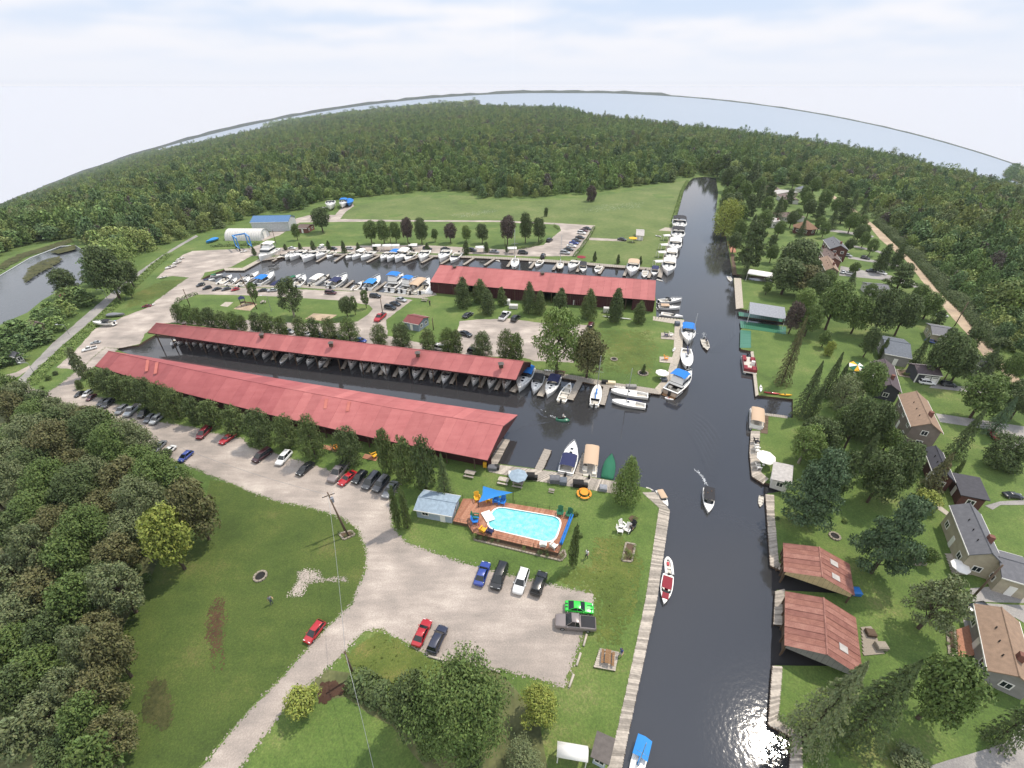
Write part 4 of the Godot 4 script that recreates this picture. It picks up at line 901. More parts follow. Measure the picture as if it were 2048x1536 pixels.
# ---------- plants ----------
var crowns := {}
func crown(kind: String, variant: int, leaves: int) -> ArrayMesh:
	var key := "%s%d_%d" % [kind, variant, leaves]
	if crowns.has(key): return crowns[key]
	var r := RandomNumberGenerator.new()
	r.seed = hash(key)
	var v := PackedVector3Array(); var nn := PackedVector3Array(); var cc := PackedColorArray()
	var lobes := []
	var leaf := 0.055
	var fine := sqrt(2600.0 / leaves) * 0.74 if leaves > 1000 else 1.0
	match kind:
		"maple", "airy", "willow", "bush":
			var base := 0.24 if kind == "maple" else (0.2 if kind == "airy" else 0.06)
			if kind == "bush": base = 0.0
			var count := 34 if kind == "maple" else (40 if kind == "airy" else 30)
			for i in count:
				var t := (i + 0.5) / count
				var y := base + (1.0 - base) * (0.1 + 0.82 * t)
				var e := sqrt(maxf(0.0, 1.0 - pow((t - 0.42) / 0.62, 2.0)))
				var a := i * 2.39996 + r.randf() * 0.9
				var d := 0.36 * e * sqrt(r.randf_range(0.25, 1.0)) * r.randf_range(0.8, 1.15)
				var q := r.randf_range(0.085, 0.17) * (0.75 if kind == "airy" else 1.0)
				lobes.append([Vector3(cos(a) * d, y - q * 0.3, sin(a) * d), Vector3(q * 1.15, q * 0.75, q * 1.15)])
			if kind == "airy": leaf = 0.045
		"cedar", "column", "egg":
			for i in 46:
				var t := (i + 0.5) / 46.0
				var e := (pow(1.0 - t, 0.62) * (0.55 + 0.45 * minf(1.0, t * 5.0))) if kind == "cedar" else pow(1.0 - t, 0.4) * (0.7 + 0.3 * minf(1.0, t * 4.0))
				if kind == "egg": e = sqrt(maxf(0.0, 1.0 - pow((t - 0.38) / 0.64, 2.0)))
				var a := i * 2.39996 + r.randf() * 0.6
				var d := 0.36 * e * r.randf_range(0.55, 1.22)
				var q := 0.15 * (0.45 + 0.55 * e) * r.randf_range(0.8, 1.2)
				lobes.append([Vector3(cos(a) * d, 0.05 + 0.88 * t, sin(a) * d), Vector3(q, q * (0.9 if kind == "cedar" else 0.7), q)])
			lobes.append([Vector3(0, 0.45, 0), Vector3(0.26, 0.42, 0.26)])
			leaf = 0.05
		"pine":
			for i in 44:
				var t := (i + 0.5) / 44.0
				var e := pow(1.0 - t, 0.75) * (0.6 + 0.4 * minf(1.0, t * 4.0)) + 0.08
				var a := i * 2.39996 + r.randf()
				var d := 0.42 * e * r.randf_range(0.45, 1.1)
				lobes.append([Vector3(cos(a) * d, 0.12 + 0.84 * t + r.randf_range(-0.03, 0.03), sin(a) * d), Vector3(0.13, 0.045, 0.13) * r.randf_range(0.7, 1.2)])
	if kind == "spruce":
		var per := leaves / 170
		for i in 170:
			var t := (i + r.randf()) / 170.0
			var len := 0.5 * (pow(1.0 - t, 0.85) + 0.03) * r.randf_range(0.7, 1.1)
			var a := i * 2.39996 + r.randf() * 0.5
			var dirv := Vector3(cos(a), -0.25, sin(a))
			var side := Vector3(-sin(a), 0, cos(a))
			var start := Vector3(0, 0.04 + 0.95 * t, 0)
			for k in per:
				var f := sqrt((k + r.randf()) / per)
				var p := start + dirv * len * f + side * r.randf_range(-0.16, 0.16) * len + Vector3(0, -0.03 * f * f + r.randf_range(-0.012, 0.012), 0)
				leaf_quad(p, (Vector3(r.randf_range(-0.6, 0.6), 1.0, r.randf_range(-0.6, 0.6)) + dirv * 0.5).normalized(), fine * 0.038 * r.randf_range(0.7, 1.4), r, v, nn, cc)
	else:
		var area := 0.0
		for l in lobes: area += l[1].x * l[1].z
		for l in lobes:
			var m := int(leaves * l[1].x * l[1].z / area)
			for k in m:
				var d := Vector3(r.randfn(), r.randfn() + 0.35, r.randfn()).normalized()
				var p: Vector3 = l[0] + d * l[1] * r.randf_range(0.55, 1.22)
				if kind == "willow": p.y -= 0.12 * r.randf() * Vector2(p.x, p.z).length() / 0.4
				if p.y < 0.01: continue
				leaf_quad(p, (d * 0.8 + Vector3(r.randf_range(-0.9, 0.9), r.randf_range(-0.3, 1.0), r.randf_range(-0.9, 0.9))).normalized(), fine * leaf * r.randf_range(0.6, 1.3) * (0.7 if kind == "willow" else 1.0), r, v, nn, cc)
	var arr := []
	arr.resize(Mesh.ARRAY_MAX)
	arr[Mesh.ARRAY_VERTEX] = v
	arr[Mesh.ARRAY_NORMAL] = nn
	arr[Mesh.ARRAY_COLOR] = cc
	var mesh := ArrayMesh.new()
	mesh.add_surface_from_arrays(Mesh.PRIMITIVE_TRIANGLES, arr)
	crowns[key] = mesh
	return mesh
func leaf_quad(p: Vector3, n: Vector3, size: float, r: RandomNumberGenerator, v: PackedVector3Array, nn: PackedVector3Array, cc: PackedColorArray) -> void:
	var u := n.cross(Vector3(r.randfn(), r.randfn(), r.randfn())).normalized()
	var w := n.cross(u)
	var a := p + u * size; var b := p + w * size * 0.55; var c := p - u * size; var d := p - w * size * 0.55
	var g := r.randf_range(0.5, 0.85)
	var col := Color(g * r.randf_range(0.92, 1.12), g, g * r.randf_range(0.85, 1.1))
	for q in [a, c, b, a, d, c]:
		v.append(q); nn.append(n); cc.append(col)
var trunks := {}
func trunk(kind: String, variant: int) -> ArrayMesh:
	var key := kind + str(variant)
	if trunks.has(key): return trunks[key]
	var r := RandomNumberGenerator.new()
	r.seed = hash("t" + key)
	var s := Shape.new()
	s.soft(true)
	var top := 0.9 if kind in ["spruce", "pine", "column", "cedar", "egg"] else 0.62
	var wide := 0.035 if kind != "column" else 0.05
	s.tube(Vector3.ZERO, Vector3(0.01, top * 0.5, 0.01), wide, wide * 0.7, 7, false)
	s.tube(Vector3(0.01, top * 0.5, 0.01), Vector3(-0.01, top, 0), wide * 0.7, wide * 0.15, 7, false)
	if kind in ["maple", "airy", "willow", "bush"]:
		for i in 9:
			var a := i * 2.4 + r.randf()
			var y0 := 0.2 + 0.04 * i
			s.tube(Vector3(0, y0, 0), Vector3(cos(a) * 0.3, y0 + r.randf_range(0.12, 0.3), sin(a) * 0.3), wide * 0.45, wide * 0.08, 5, false)
	else:
		for i in 12:
			var a := i * 2.4
			var y0 := 0.12 + 0.06 * i
			var l := 0.36 * (1.0 - y0)
			s.tube(Vector3(0, y0, 0), Vector3(cos(a) * l, y0 - 0.02, sin(a) * l), wide * 0.25, wide * 0.06, 4, false)
	var m := s.done()
	trunks[key] = m
	return m
func tree(called: String, kind: String, variant: int, leaves: int, tint: String, at: Vector3, h: float, w: float, label: String, group := "", category := "tree") -> Node3D:
	var o := thing(called, label, category, at, variant * 1.7, group)
	o.scale = Vector3(w, h, w)
	part(o, "trunk", trunk(kind, variant % 3), M.bark_pale if "birch" in label else M.bark)
	part(o, "crown", crown(kind, variant % 3, leaves), M["leaf_" + tint])
	return o
const KINDNAME := {"maple": "leafy_tree", "airy": "leafy_tree", "willow": "willow_tree", "bush": "shrub", "cedar": "cedar_tree", "egg": "cedar_tree", "column": "columnar_cedar", "pine": "pine_tree", "spruce": "spruce_tree"}
func build_trees() -> void:
	var i := 0
	for t in TREES:
		i += 1
		var big: bool = t[4] > 5.0
		tree(KINDNAME[t[0]], t[0], i % 3, (22000 if t[4] > 11.0 else 13000) if t[4] > 8.0 and absf(t[2]) < 85.0 else (6000 if big else 2400), t[5], gp(t[1], t[2]), t[3], t[4], TREE_LABELS[t[6]][0], TREE_LABELS[t[6]][1], "shrub" if t[0] == "bush" else "tree")
func forest_tints() -> Array:
	return [Color(0.068, 0.104, 0.028), Color(0.056, 0.092, 0.027), Color(0.086, 0.118, 0.032), Color(0.046, 0.078, 0.028), Color(0.100, 0.124, 0.036), Color(0.066, 0.090, 0.032), Color(0.082, 0.086, 0.040)]
func build_forest() -> void:
	var places := []
	for i in 7: places.append([[], []])
	var r := RandomNumberGenerator.new()
	r.seed = 4242
	var patch := FastNoiseLite.new()
	patch.seed = 5
	patch.frequency = 0.006
	var tints := forest_tints()
	var add := func(x: float, z: float, h: float, w: float, far: bool) -> void:
		var n := patch.get_noise_2d(x, z)
		var k := r.randi_range(4, 6) if far else r.randi_range(0, 3)
		if not far and n < -0.25 and r.randf() < 0.5: k = 3
		var c: Color = tints[clampi(int((n * 0.9 + 0.5) * 6.0 + r.randf_range(-1.6, 1.6)), 0, 6)] * r.randf_range(1.9, 3.5)
		var odd := r.randf()
		if odd < 0.025: c = Color(0.15, 0.13, 0.11)
		var grow := 1.4 if odd > 0.93 else (0.75 if odd > 0.8 else 1.0)
		var b := Basis(Vector3.UP, r.randf() * TAU).scaled(Vector3(w * sqrt(grow), h * grow, w * sqrt(grow)))
		places[k][0].append(Transform3D(b, gp(x, z, -0.4)))
		places[k][1].append(c)
	var ring := 130.0
	while ring < 5200.0:
		var gap := 5.2 if ring < 650.0 else (7.0 if ring < 1500.0 else (11.0 if ring < 2600.0 else 19.0))
		var big := gap / 5.2
		var a := deg_to_rad(-54.0)
		while a < deg_to_rad(54.0):
			a += gap / ring
			var rr := ring + r.randf_range(-0.5, 0.5) * gap
			var aa := a + r.randf_range(-0.45, 0.45) * gap / ring
			if rr < along(FOREST_NEAR, aa) or rr > along(LAKE, aa) - 12.0: continue
			var x := sin(aa) * rr; var z := -cos(aa) * rr
			var h := (10.0 + 3.0 * patch.get_noise_2d(x * 3.0, z * 3.0) + r.randf_range(-3.5, 5.0)) * (1.0 + 0.12 * (big - 1.0))
			var w := r.randf_range(5.0, 11.0) * (0.6 + 0.4 * big)
			var edge := rr - along(FOREST_NEAR, aa)
			if edge < 12.0: h *= 0.65; w *= 0.8
			add.call(x, z, h, w, ring > 700.0)
		ring += gap
	for region in THICKETS:
		var poly := pv(region[0])
		var lo := Vector2(INF, INF); var hi := -lo
		for p in poly:
			lo = lo.min(p); hi = hi.max(p)
		var gap: float = region[1]
		var x := lo.x
		while x < hi.x:
			var z := lo.y
			while z < hi.y:
				var p := Vector2(x + r.randf_range(-0.4, 0.4) * gap, z + r.randf_range(-0.4, 0.4) * gap)
				if Geometry2D.is_point_in_polygon(p, poly):
					add.call(p.x, p.y, region[2] * r.randf_range(0.7, 1.15), gap * r.randf_range(1.0, 1.5), region[3])
				z += gap
			x += gap
	var meshes := [crown("maple", 0, 700), crown("maple", 1, 700), crown("willow", 2, 700), crown("pine", 0, 800), crown("maple", 2, 260), crown("bush", 1, 260), crown("pine", 2, 240)]
	for k in 7:
		var mm := MultiMesh.new()
		mm.transform_format = MultiMesh.TRANSFORM_3D
		mm.use_colors = true
		mm.mesh = meshes[k]
		mm.instance_count = places[k][0].size()
		for i in places[k][0].size():
			mm.set_instance_transform(i, places[k][0][i])
			mm.set_instance_color(i, places[k][1][i])
		var o := MultiMeshInstance3D.new()
		o.multimesh = mm
		o.material_override = M.forest_leaf
		o.name = numbered("forest")
		add_child(o)
		o.set_meta("kind", "stuff")
		o.set_meta("label", "dense mixed forest stretching to the lake and horizon")
		o.set_meta("category", "forest")
	print("forest ", places.map(func(p): return p[0].size()))
func along(table: Array, a: float) -> float:
	if a <= table[0][0]: return table[0][1]
	for i in table.size() - 1:
		if a <= table[i + 1][0]:
			return lerpf(table[i][1], table[i + 1][1], (a - table[i][0]) / maxf(1e-6, table[i + 1][0] - table[i][0]))
	return table[-1][1]
func hedge(called: String, flat: Array, w: float, h: float, tint: String, label: String, sd: int) -> void:
	var r := RandomNumberGenerator.new()
	r.seed = sd
	var v := PackedVector3Array(); var nn := PackedVector3Array(); var cc := PackedColorArray()
	var p := pv(flat)
	for i in p.size() - 1:
		var len := p[i].distance_to(p[i + 1])
		for k in int(len * w * h * 16.0):
			var c := p[i].lerp(p[i + 1], r.randf())
			var t := r.randf() * PI
			var side := (p[i + 1] - p[i]).orthogonal().normalized()
			var off := cos(t) * w * 0.5 * r.randf_range(0.75, 1.1)
			var q := gp(c.x + side.x * off, c.y + side.y * off, sin(t) * h * r.randf_range(0.55, 1.12) * (0.85 + 0.25 * sin(c.x * 1.7 + c.y)))
			leaf_quad(q, (Vector3(side.x * cos(t), sin(t) + 0.2, side.y * cos(t)) + Vector3(r.randfn(), r.randfn(), r.randfn()) * 0.45).normalized(), r.randf_range(0.16, 0.3), r, v, nn, cc)
	var arr := []
	arr.resize(Mesh.ARRAY_MAX)
	arr[Mesh.ARRAY_VERTEX] = v
	arr[Mesh.ARRAY_NORMAL] = nn
	arr[Mesh.ARRAY_COLOR] = cc
	var mesh := ArrayMesh.new()
	mesh.add_surface_from_arrays(Mesh.PRIMITIVE_TRIANGLES, arr)
	var o := part(self, numbered(called), mesh, M["leaf_" + tint])
	tag(o, label, "hedge")
# ---------- vehicles ----------
const CARKIND := {
	"sedan": [4.7, 1.82, 1.44, 0.92, -0.37, 0.22, -0.21, 0.06], "coupe": [4.7, 1.88, 1.33, 0.90, -0.38, 0.19, -0.19, 0.03],
	"SUV": [4.7, 1.9, 1.74, 1.05, -0.47, 0.24, -0.41, 0.08], "minivan": [5.0, 1.96, 1.78, 1.02, -0.48, 0.32, -0.44, 0.12],
	"hatchback": [4.1, 1.76, 1.5, 0.94, -0.47, 0.27, -0.36, 0.06], "pickup truck": [5.8, 2.02, 1.88, 1.12, -0.1, 0.24, -0.07, 0.1]}
var car_cache := {}
func ring(w: float, y0: float, y1: float, z: float) -> Array:
	return [Vector3(-w * 0.86, y0, z), Vector3(w * 0.86, y0, z), Vector3(w, y0 + 0.14, z), Vector3(w, lerpf(y0, y1, 0.6), z), Vector3(w * 0.93, y1 - 0.03, z), Vector3(w * 0.8, y1, z), Vector3(-w * 0.8, y1, z), Vector3(-w * 0.93, y1 - 0.03, z), Vector3(-w, lerpf(y0, y1, 0.6), z), Vector3(-w, y0 + 0.14, z)]
func car_proto(kind: String) -> Dictionary:
	if car_cache.has(kind): return car_cache[kind]
	var k: Array = CARKIND[kind]
	var L: float = k[0]; var W: float = k[1] * 0.5; var H: float = k[2]; var B: float = k[3]
	var d := {}
	var s := Shape.new()
	s.soft(true)
	var hood := B - 0.05
	var tail := B if kind != "coupe" else B - 0.02
	s.loft([ring(W * 0.8, 0.42, tail * 0.72, -L * 0.5), ring(W * 0.93, 0.3, tail * 0.95, -L * 0.485), ring(W * 0.98, 0.24, tail, -L * 0.43), ring(W, 0.22, B, -L * 0.2), ring(W, 0.22, B, L * 0.1), ring(W, 0.22, hood + 0.03, L * 0.22), ring(W * 0.98, 0.24, hood - 0.03, L * 0.36), ring(W * 0.93, 0.28, hood - 0.14, L * 0.455), ring(W * 0.8, 0.34, hood * 0.68, L * 0.498)])
	d.body = s.done()
	var f := Vector3(W * 0.9, B - 0.01, 0); var t := Vector3(W * 0.7, H - 0.05, 0)
	var zb := [k[4] * L, k[5] * L]; var zt := [k[6] * L, k[7] * L]
	var e := 0.06
	s = Shape.new(); s.quad(Vector3(-f.x + e, f.y, zb[1]), Vector3(f.x - e, f.y, zb[1]), Vector3(t.x - e, t.y, zt[1]), Vector3(-t.x + e, t.y, zt[1])); d.windshield = s.done()
	s = Shape.new(); s.quad(Vector3(f.x - e, f.y, zb[0]), Vector3(-f.x + e, f.y, zb[0]), Vector3(-t.x + e, t.y, zt[0]), Vector3(t.x - e, t.y, zt[0])); d.rear_window = s.done()
	for q in [-1.0, 1.0]:
		s = Shape.new()
		s.quad(Vector3(q * f.x, f.y, zb[0] + e), Vector3(q * f.x, f.y, zb[1] - e), Vector3(q * t.x, t.y, zt[1] - e), Vector3(q * t.x, t.y, zt[0] + e))
		d["side" + str(q)] = s.done()
	s = Shape.new()
	s.soft(true)
	s.loft([[Vector3(-t.x, t.y - 0.01, zt[0] - 0.04), Vector3(t.x, t.y - 0.01, zt[0] - 0.04), Vector3(t.x * 0.8, H, zt[0] + 0.12), Vector3(-t.x * 0.8, H, zt[0] + 0.12)], [Vector3(-t.x - 0.02, t.y - 0.01, (zt[0] + zt[1]) * 0.5), Vector3(t.x + 0.02, t.y - 0.01, (zt[0] + zt[1]) * 0.5), Vector3(t.x * 0.82, H + 0.02, (zt[0] + zt[1]) * 0.5), Vector3(-t.x * 0.82, H + 0.02, (zt[0] + zt[1]) * 0.5)], [Vector3(-t.x, t.y - 0.01, zt[1] + 0.04), Vector3(t.x, t.y - 0.01, zt[1] + 0.04), Vector3(t.x * 0.8, H, zt[1] - 0.12), Vector3(-t.x * 0.8, H, zt[1] - 0.12)]])
	s.soft(false)
	for q in [-1.0, 1.0]:
		for z in 2:
			s.tube(Vector3(q * f.x, f.y - 0.02, zb[z]), Vector3(q * t.x, t.y, zt[z]), 0.055, 0.05, 4)
		s.tube(Vector3(q * (f.x + 0.01), f.y, (zt[0] + zt[1]) * 0.5), Vector3(q * (t.x + 0.01), t.y, (zt[0] + zt[1]) * 0.5), 0.045, 0.04, 4)
		s.box(Vector3(q * (W + 0.08), B + 0.04, zb[1] - 0.25), Vector3(0.18, 0.13, 0.1))
	d.roof = s.done()
	s = Shape.new(); s.tube(Vector3(-0.1, 0, 0), Vector3(0.1, 0, 0), 0.33, 0.33, 14); d.tyre = s.done()
	s = Shape.new(); s.tube(Vector3(-0.115, 0, 0), Vector3(0.115, 0, 0), 0.2, 0.2, 10); d.hub = s.done()
	s = Shape.new(); s.taper(Vector3(0, 0, 0), Vector3(0.42, 0.15, 0.16), Vector2(0.9, 0.6)); d.lamp = s.done()
	d.z = [L * 0.31, -L * 0.3]
	d.L = L; d.W = W; d.B = B; d.H = H
	car_cache[kind] = d
	return d
func car(kind: String, colour: String, x: float, z: float, yaw: float, sc: float, label: String, group: String, extra: String) -> void:
	var d := car_proto(kind)
	var o := thing("pickup_truck" if kind == "pickup truck" else ("sport_utility_car" if kind == "SUV" else kind), label, "pickup" if kind == "pickup truck" else "car", gp(x, z, 0.03), yaw, group)
	o.scale = Vector3.ONE * sc
	var m: Material = M["car_" + colour]
	part(o, "body", d.body, m)
	part(o, "roof", d.roof, M.car_black if extra == "soft" else m)
	part(o, "windshield", d.windshield, M.glass)
	part(o, "rear_window", d.rear_window, M.glass)
	part(o, "side_window", d["side-1.0"], M.glass)
	part(o, "side_window", d["side1.0"], M.glass)
	for q in [-1.0, 1.0]:
		for zz in d.z:
			var w := part(o, "wheel", d.tyre, M.rubber, Vector3(q * (d.W - 0.1), 0.33, zz))
			part(w, "hub", d.hub, M.steel)
		part(o, "headlight", d.lamp, M.lamp_white, Vector3(q * d.W * 0.62, d.B * 0.66, d.L * 0.455))
		part(o, "taillight", d.lamp, M.lamp_red, Vector3(q * d.W * 0.68, d.B * 0.68, -d.L * 0.47))
	if kind == "pickup truck":
		ubox(o, "bed_cover", Vector3(0, d.B + 0.02, -d.L * 0.3), Vector3(d.W * 1.62, 0.06, d.L * 0.34), M.cloth_black)
	if extra == "stripes":
		for q in [-1.0, 1.0]:
			ubox(o, "stripe", Vector3(q * 0.3, 0.85, d.L * 0.33), Vector3(0.14, 0.03, d.L * 0.22), M.car_black)
			ubox(o, "stripe", Vector3(q * 0.28, 0.9, -d.L * 0.44), Vector3(0.22, 0.03, d.L * 0.09), M.car_black)
# ---------- boats ----------
var hulls := {}
func hull_ring(t: float, b: float, sheer: float, keel: float, L: float) -> Array:
	var z := (t - 0.5) * L
	return [Vector3(-b, sheer, z), Vector3(-b * 0.8, keel + (sheer - keel) * 0.35, z), Vector3(0, keel, z), Vector3(b * 0.8, keel + (sheer - keel) * 0.35, z), Vector3(b, sheer, z)]
func beam(t: float, full: float) -> float:
	return full * (1.0 - pow(maxf(0.0, (t - 0.35) / 0.65), 2.2)) * (0.9 + 0.1 * minf(1.0, t * 4.0))
func hull_parts(kind: String) -> Dictionary:
	if hulls.has(kind): return hulls[kind]
	var L := 8.0
	var full := {"sail": 1.22, "sail2": 1.2, "row": 1.2, "fly": 1.5, "runabout": 1.38, "cruiser": 1.42, "covered": 1.4}[kind] as float
	var hi := {"sail": 0.85, "sail2": 0.85, "row": 0.55, "fly": 1.25, "runabout": 0.8, "cruiser": 1.1, "covered": 0.9}[kind] as float
	var d := {}
	var s := Shape.new()
	s.soft(true)
	var rings := []
	var ts := [0.0, 0.15, 0.35, 0.5, 0.62, 0.74, 0.84, 0.92, 0.97, 1.0]
	if kind in ["sail", "sail2"]: ts = [0.0, 0.12, 0.3, 0.45, 0.6, 0.74, 0.84, 0.92, 0.97, 1.0]
	var sh := func(t: float) -> float: return hi * (0.86 + 0.34 * t * t)
	var bm := func(t: float) -> float:
		if kind in ["sail", "sail2"]: return full * sqrt(maxf(0.0, 1.0 - pow((t - 0.42) / 0.585, 2.0)))
		return beam(t, full)
	for t in ts: rings.append(hull_ring(t, maxf(0.03, bm.call(t)), sh.call(t), -0.45 + 0.5 * pow(t, 5.0), L))
	s.loft(rings, false, false)
	var r0: Array = rings[0]
	for i in range(1, 4): s.tri(r0[0], r0[i], r0[i + 1])
	d.hull = s.done()
	var cock: float = {"sail": 0.3, "sail2": 0.3, "row": 0.86, "fly": 0.3, "runabout": 0.6, "cruiser": 0.46, "covered": 0.0}[kind]
	s = Shape.new()
	s.soft(true)
	for k in 12:
		var t0 := cock + (1.0 - cock) * k / 12.0; var t1 := cock + (1.0 - cock) * (k + 1) / 12.0
		var a := []
		for t in [t0, t1]:
			var b: float = maxf(0.03, bm.call(t)); var y: float = sh.call(t) + 0.01
			a.append([Vector3(-b, y, (t - 0.5) * L), Vector3(-b * 0.5, y + 0.1 * b, (t - 0.5) * L), Vector3(b * 0.5, y + 0.1 * b, (t - 0.5) * L), Vector3(b, y, (t - 0.5) * L)])
		s.loft(a, false, false)
	s.soft(false)
	if cock > 0.0:
		for k in 6:
			var t0 := cock * k / 6.0; var t1 := cock * (k + 1) / 6.0
			for q in [-1.0, 1.0]:
				var b0: float = bm.call(t0); var b1: float = bm.call(t1)
				s.quad(Vector3(q * b0, sh.call(t0) + 0.01, (t0 - 0.5) * L), Vector3(q * b1, sh.call(t1) + 0.01, (t1 - 0.5) * L), Vector3(q * (b1 - 0.2), sh.call(t1) + 0.02, (t1 - 0.5) * L), Vector3(q * (b0 - 0.2), sh.call(t0) + 0.02, (t0 - 0.5) * L))
				s.quad(Vector3(q * (b0 - 0.2), sh.call(t0) + 0.02, (t0 - 0.5) * L), Vector3(q * (b1 - 0.2), sh.call(t1) + 0.02, (t1 - 0.5) * L), Vector3(q * (b1 - 0.22), 0.2, (t1 - 0.5) * L), Vector3(q * (b0 - 0.22), 0.2, (t0 - 0.5) * L))
		s.box(Vector3(0, sh.call(0.0) - 0.1, -L * 0.5 + 0.12), Vector3(full * 1.7, 0.24, 0.24))
	d.deck = s.done()
	s = Shape.new()
	if cock > 0.0: s.quad(Vector3(-full * 0.86, 0.25, -L * 0.49), Vector3(full * 0.86, 0.25, -L * 0.49), Vector3(bm.call(cock) * 0.9, 0.25, (cock - 0.5) * L), Vector3(-bm.call(cock) * 0.9, 0.25, (cock - 0.5) * L))
	else: s.box(Vector3(0, 0.3, 0), Vector3(0.4, 0.1, 1))
	d.floor = s.done()
	s = Shape.new()
	s.box(Vector3(0, 0.12, -L * 0.5 - 0.3), Vector3(full * 1.5, 0.08, 0.6))
	d.platform = s.done()
	s = Shape.new()
	s.soft(true)
	var cr := []
	for t in ([0.3, 0.34, 0.5, 0.64, 0.68] if kind in ["sail", "sail2"] else [0.47, 0.5, 0.62, 0.76, 0.84]):
		var b: float = bm.call(t) * 0.62; var y: float = sh.call(t); var hh := 0.3 if t in [0.34, 0.5, 0.62] else 0.05
		if t == 0.76 or t == 0.64: hh = 0.22
		cr.append([Vector3(-b, y, (t - 0.5) * L), Vector3(-b * 0.86, y + hh, (t - 0.5) * L), Vector3(b * 0.86, y + hh, (t - 0.5) * L), Vector3(b, y, (t - 0.5) * L)])
	s.loft(cr, false, true)
	d.cabin = s.done()
	s = Shape.new()
	for t in ([0.52] if kind in ["sail", "sail2"] else [0.58, 0.7]):
		s.box(Vector3(0, sh.call(t) + 0.31 - (0.05 if t > 0.65 else 0.0), (t - 0.5) * L), Vector3(0.5, 0.05, 0.5))
	d.hatch = s.done()
	s = Shape.new()
	var zc := (cock - 0.5) * L
	var y0: float = sh.call(cock) + 0.05
	var wb: float = bm.call(cock) * 0.88
	var wr := [[Vector3(-wb, y0, zc - 1.0), Vector3(-wb * 0.95, y0 + 0.42, zc - 1.0)], [Vector3(-wb, y0, zc), Vector3(-wb * 0.86, y0 + 0.5, zc - 0.35)], [Vector3(-wb * 0.5, y0 + 0.06, zc + 0.5), Vector3(-wb * 0.45, y0 + 0.52, zc + 0.05)], [Vector3(wb * 0.5, y0 + 0.06, zc + 0.5), Vector3(wb * 0.45, y0 + 0.52, zc + 0.05)], [Vector3(wb, y0, zc), Vector3(wb * 0.86, y0 + 0.5, zc - 0.35)], [Vector3(wb, y0, zc - 1.0), Vector3(wb * 0.95, y0 + 0.42, zc - 1.0)]]
	s.loft(wr, false, false)
	d.windscreen = s.done()
	s = Shape.new()
	s.box(Vector3(0, 0.5, -L * 0.43), Vector3(full * 1.4, 0.5, 0.6)); s.box(Vector3(full * 0.5, 0.55, zc - 0.7), Vector3(0.55, 0.6, 0.6)); s.box(Vector3(-full * 0.5, 0.55, zc - 0.7), Vector3(0.55, 0.6, 0.6))
	d.seat = s.done()
	s = Shape.new()
	s.soft(true)
	var last := []
	for t in [0.6, 0.72, 0.83, 0.92, 0.985]:
		var b: float = bm.call(t) * 0.93; var y: float = sh.call(t)
		for q in 2:
			var p := Vector3((q * 2 - 1) * b, y + 0.45, (t - 0.5) * L)
			s.tube(Vector3(p.x, y, p.z), p, 0.025, 0.025, 4, false)
			if last.size() == 2: s.tube(last[q], p, 0.03, 0.03, 4, false)
		last = [Vector3(-b, y + 0.45, (t - 0.5) * L), Vector3(b, y + 0.45, (t - 0.5) * L)]
	d.rail = s.done()
	s = Shape.new()
	s.soft(true)
	var z0 := -L * 0.42 if kind != "fly" else -L * 0.3
	var z1 := zc + (0.1 if kind != "fly" else 1.6)
	var ty := 2.0 if kind != "fly" else 3.4
	var cv := []
	for k in 5:
		var z := lerpf(z0, z1, k / 4.0)
		cv.append([Vector3(-full * 0.88, ty - 0.22, z), Vector3(-full * 0.5, ty, z), Vector3(full * 0.5, ty, z), Vector3(full * 0.88, ty - 0.22, z)])
	s.loft(cv, false, false)
	d.canvas = s.done()
	s = Shape.new()
	for q in [-1.0, 1.0]:
		for z in [z0 + 0.1, z1 - 0.1]: s.tube(Vector3(q * full * 0.9, sh.call(0.3), lerpf(z, (z0 + z1) * 0.5, 0.5)), Vector3(q * full * 0.88, ty - 0.22, z), 0.03, 0.03, 4, false)
	d.frame = s.done()
	s = Shape.new()
	s.soft(true)
	var cvr := []
	for t in [0.0, 0.08, 0.3, 0.5, 0.68, 0.85, 1.0]:
		var b: float = maxf(0.05, bm.call(t)) * 1.02; var y: float = sh.call(t) - 0.12
		var up := 0.75 * sin(clampf(t * 1.25 + 0.12, 0.0, 1.0) * PI) + 0.12
		cvr.append([Vector3(-b, y, (t - 0.5) * L), Vector3(-b * 0.6, y + up * 0.75, (t - 0.5) * L), Vector3(0, y + up, (t - 0.5) * L), Vector3(b * 0.6, y + up * 0.75, (t - 0.5) * L), Vector3(b, y, (t - 0.5) * L)])
	s.loft(cvr, false, true)
	d.cover = s.done()
	s = Shape.new()
	s.taper(Vector3(0, hi, -L * 0.06), Vector3(full * 1.6, 1.05, L * 0.42), Vector2(0.88, 0.82), Vector2(0, -0.15))
	s.taper(Vector3(0, hi + 1.05, -L * 0.12), Vector3(full * 1.35, 0.5, L * 0.26), Vector2(0.95, 0.9))
	d.house = s.done()
	s = Shape.new()
	s.taper(Vector3(0, hi + 0.42, -L * 0.05), Vector3(full * 1.57, 0.42, L * 0.425), Vector2(0.94, 0.92), Vector2(0, -0.07))
	d.house_window = s.done()
	s = Shape.new()
	s.taper(Vector3(0, 0.35, -L * 0.5 - 0.25), Vector3(0.42, 0.75, 0.55), Vector2(0.75, 0.7)); s.box(Vector3(0, 0.0, -L * 0.5 - 0.25), Vector3(0.16, 0.8, 0.25))
	d.motor = s.done()
	s = Shape.new(); s.soft(true); s.tube(Vector3(0, 0.9, L * 0.08), Vector3(0, 10.6, L * 0.06), 0.075, 0.05, 6); s.tube(Vector3(-1.0, 6.5, L * 0.065), Vector3(1.0, 6.5, L * 0.065), 0.03, 0.03, 4)
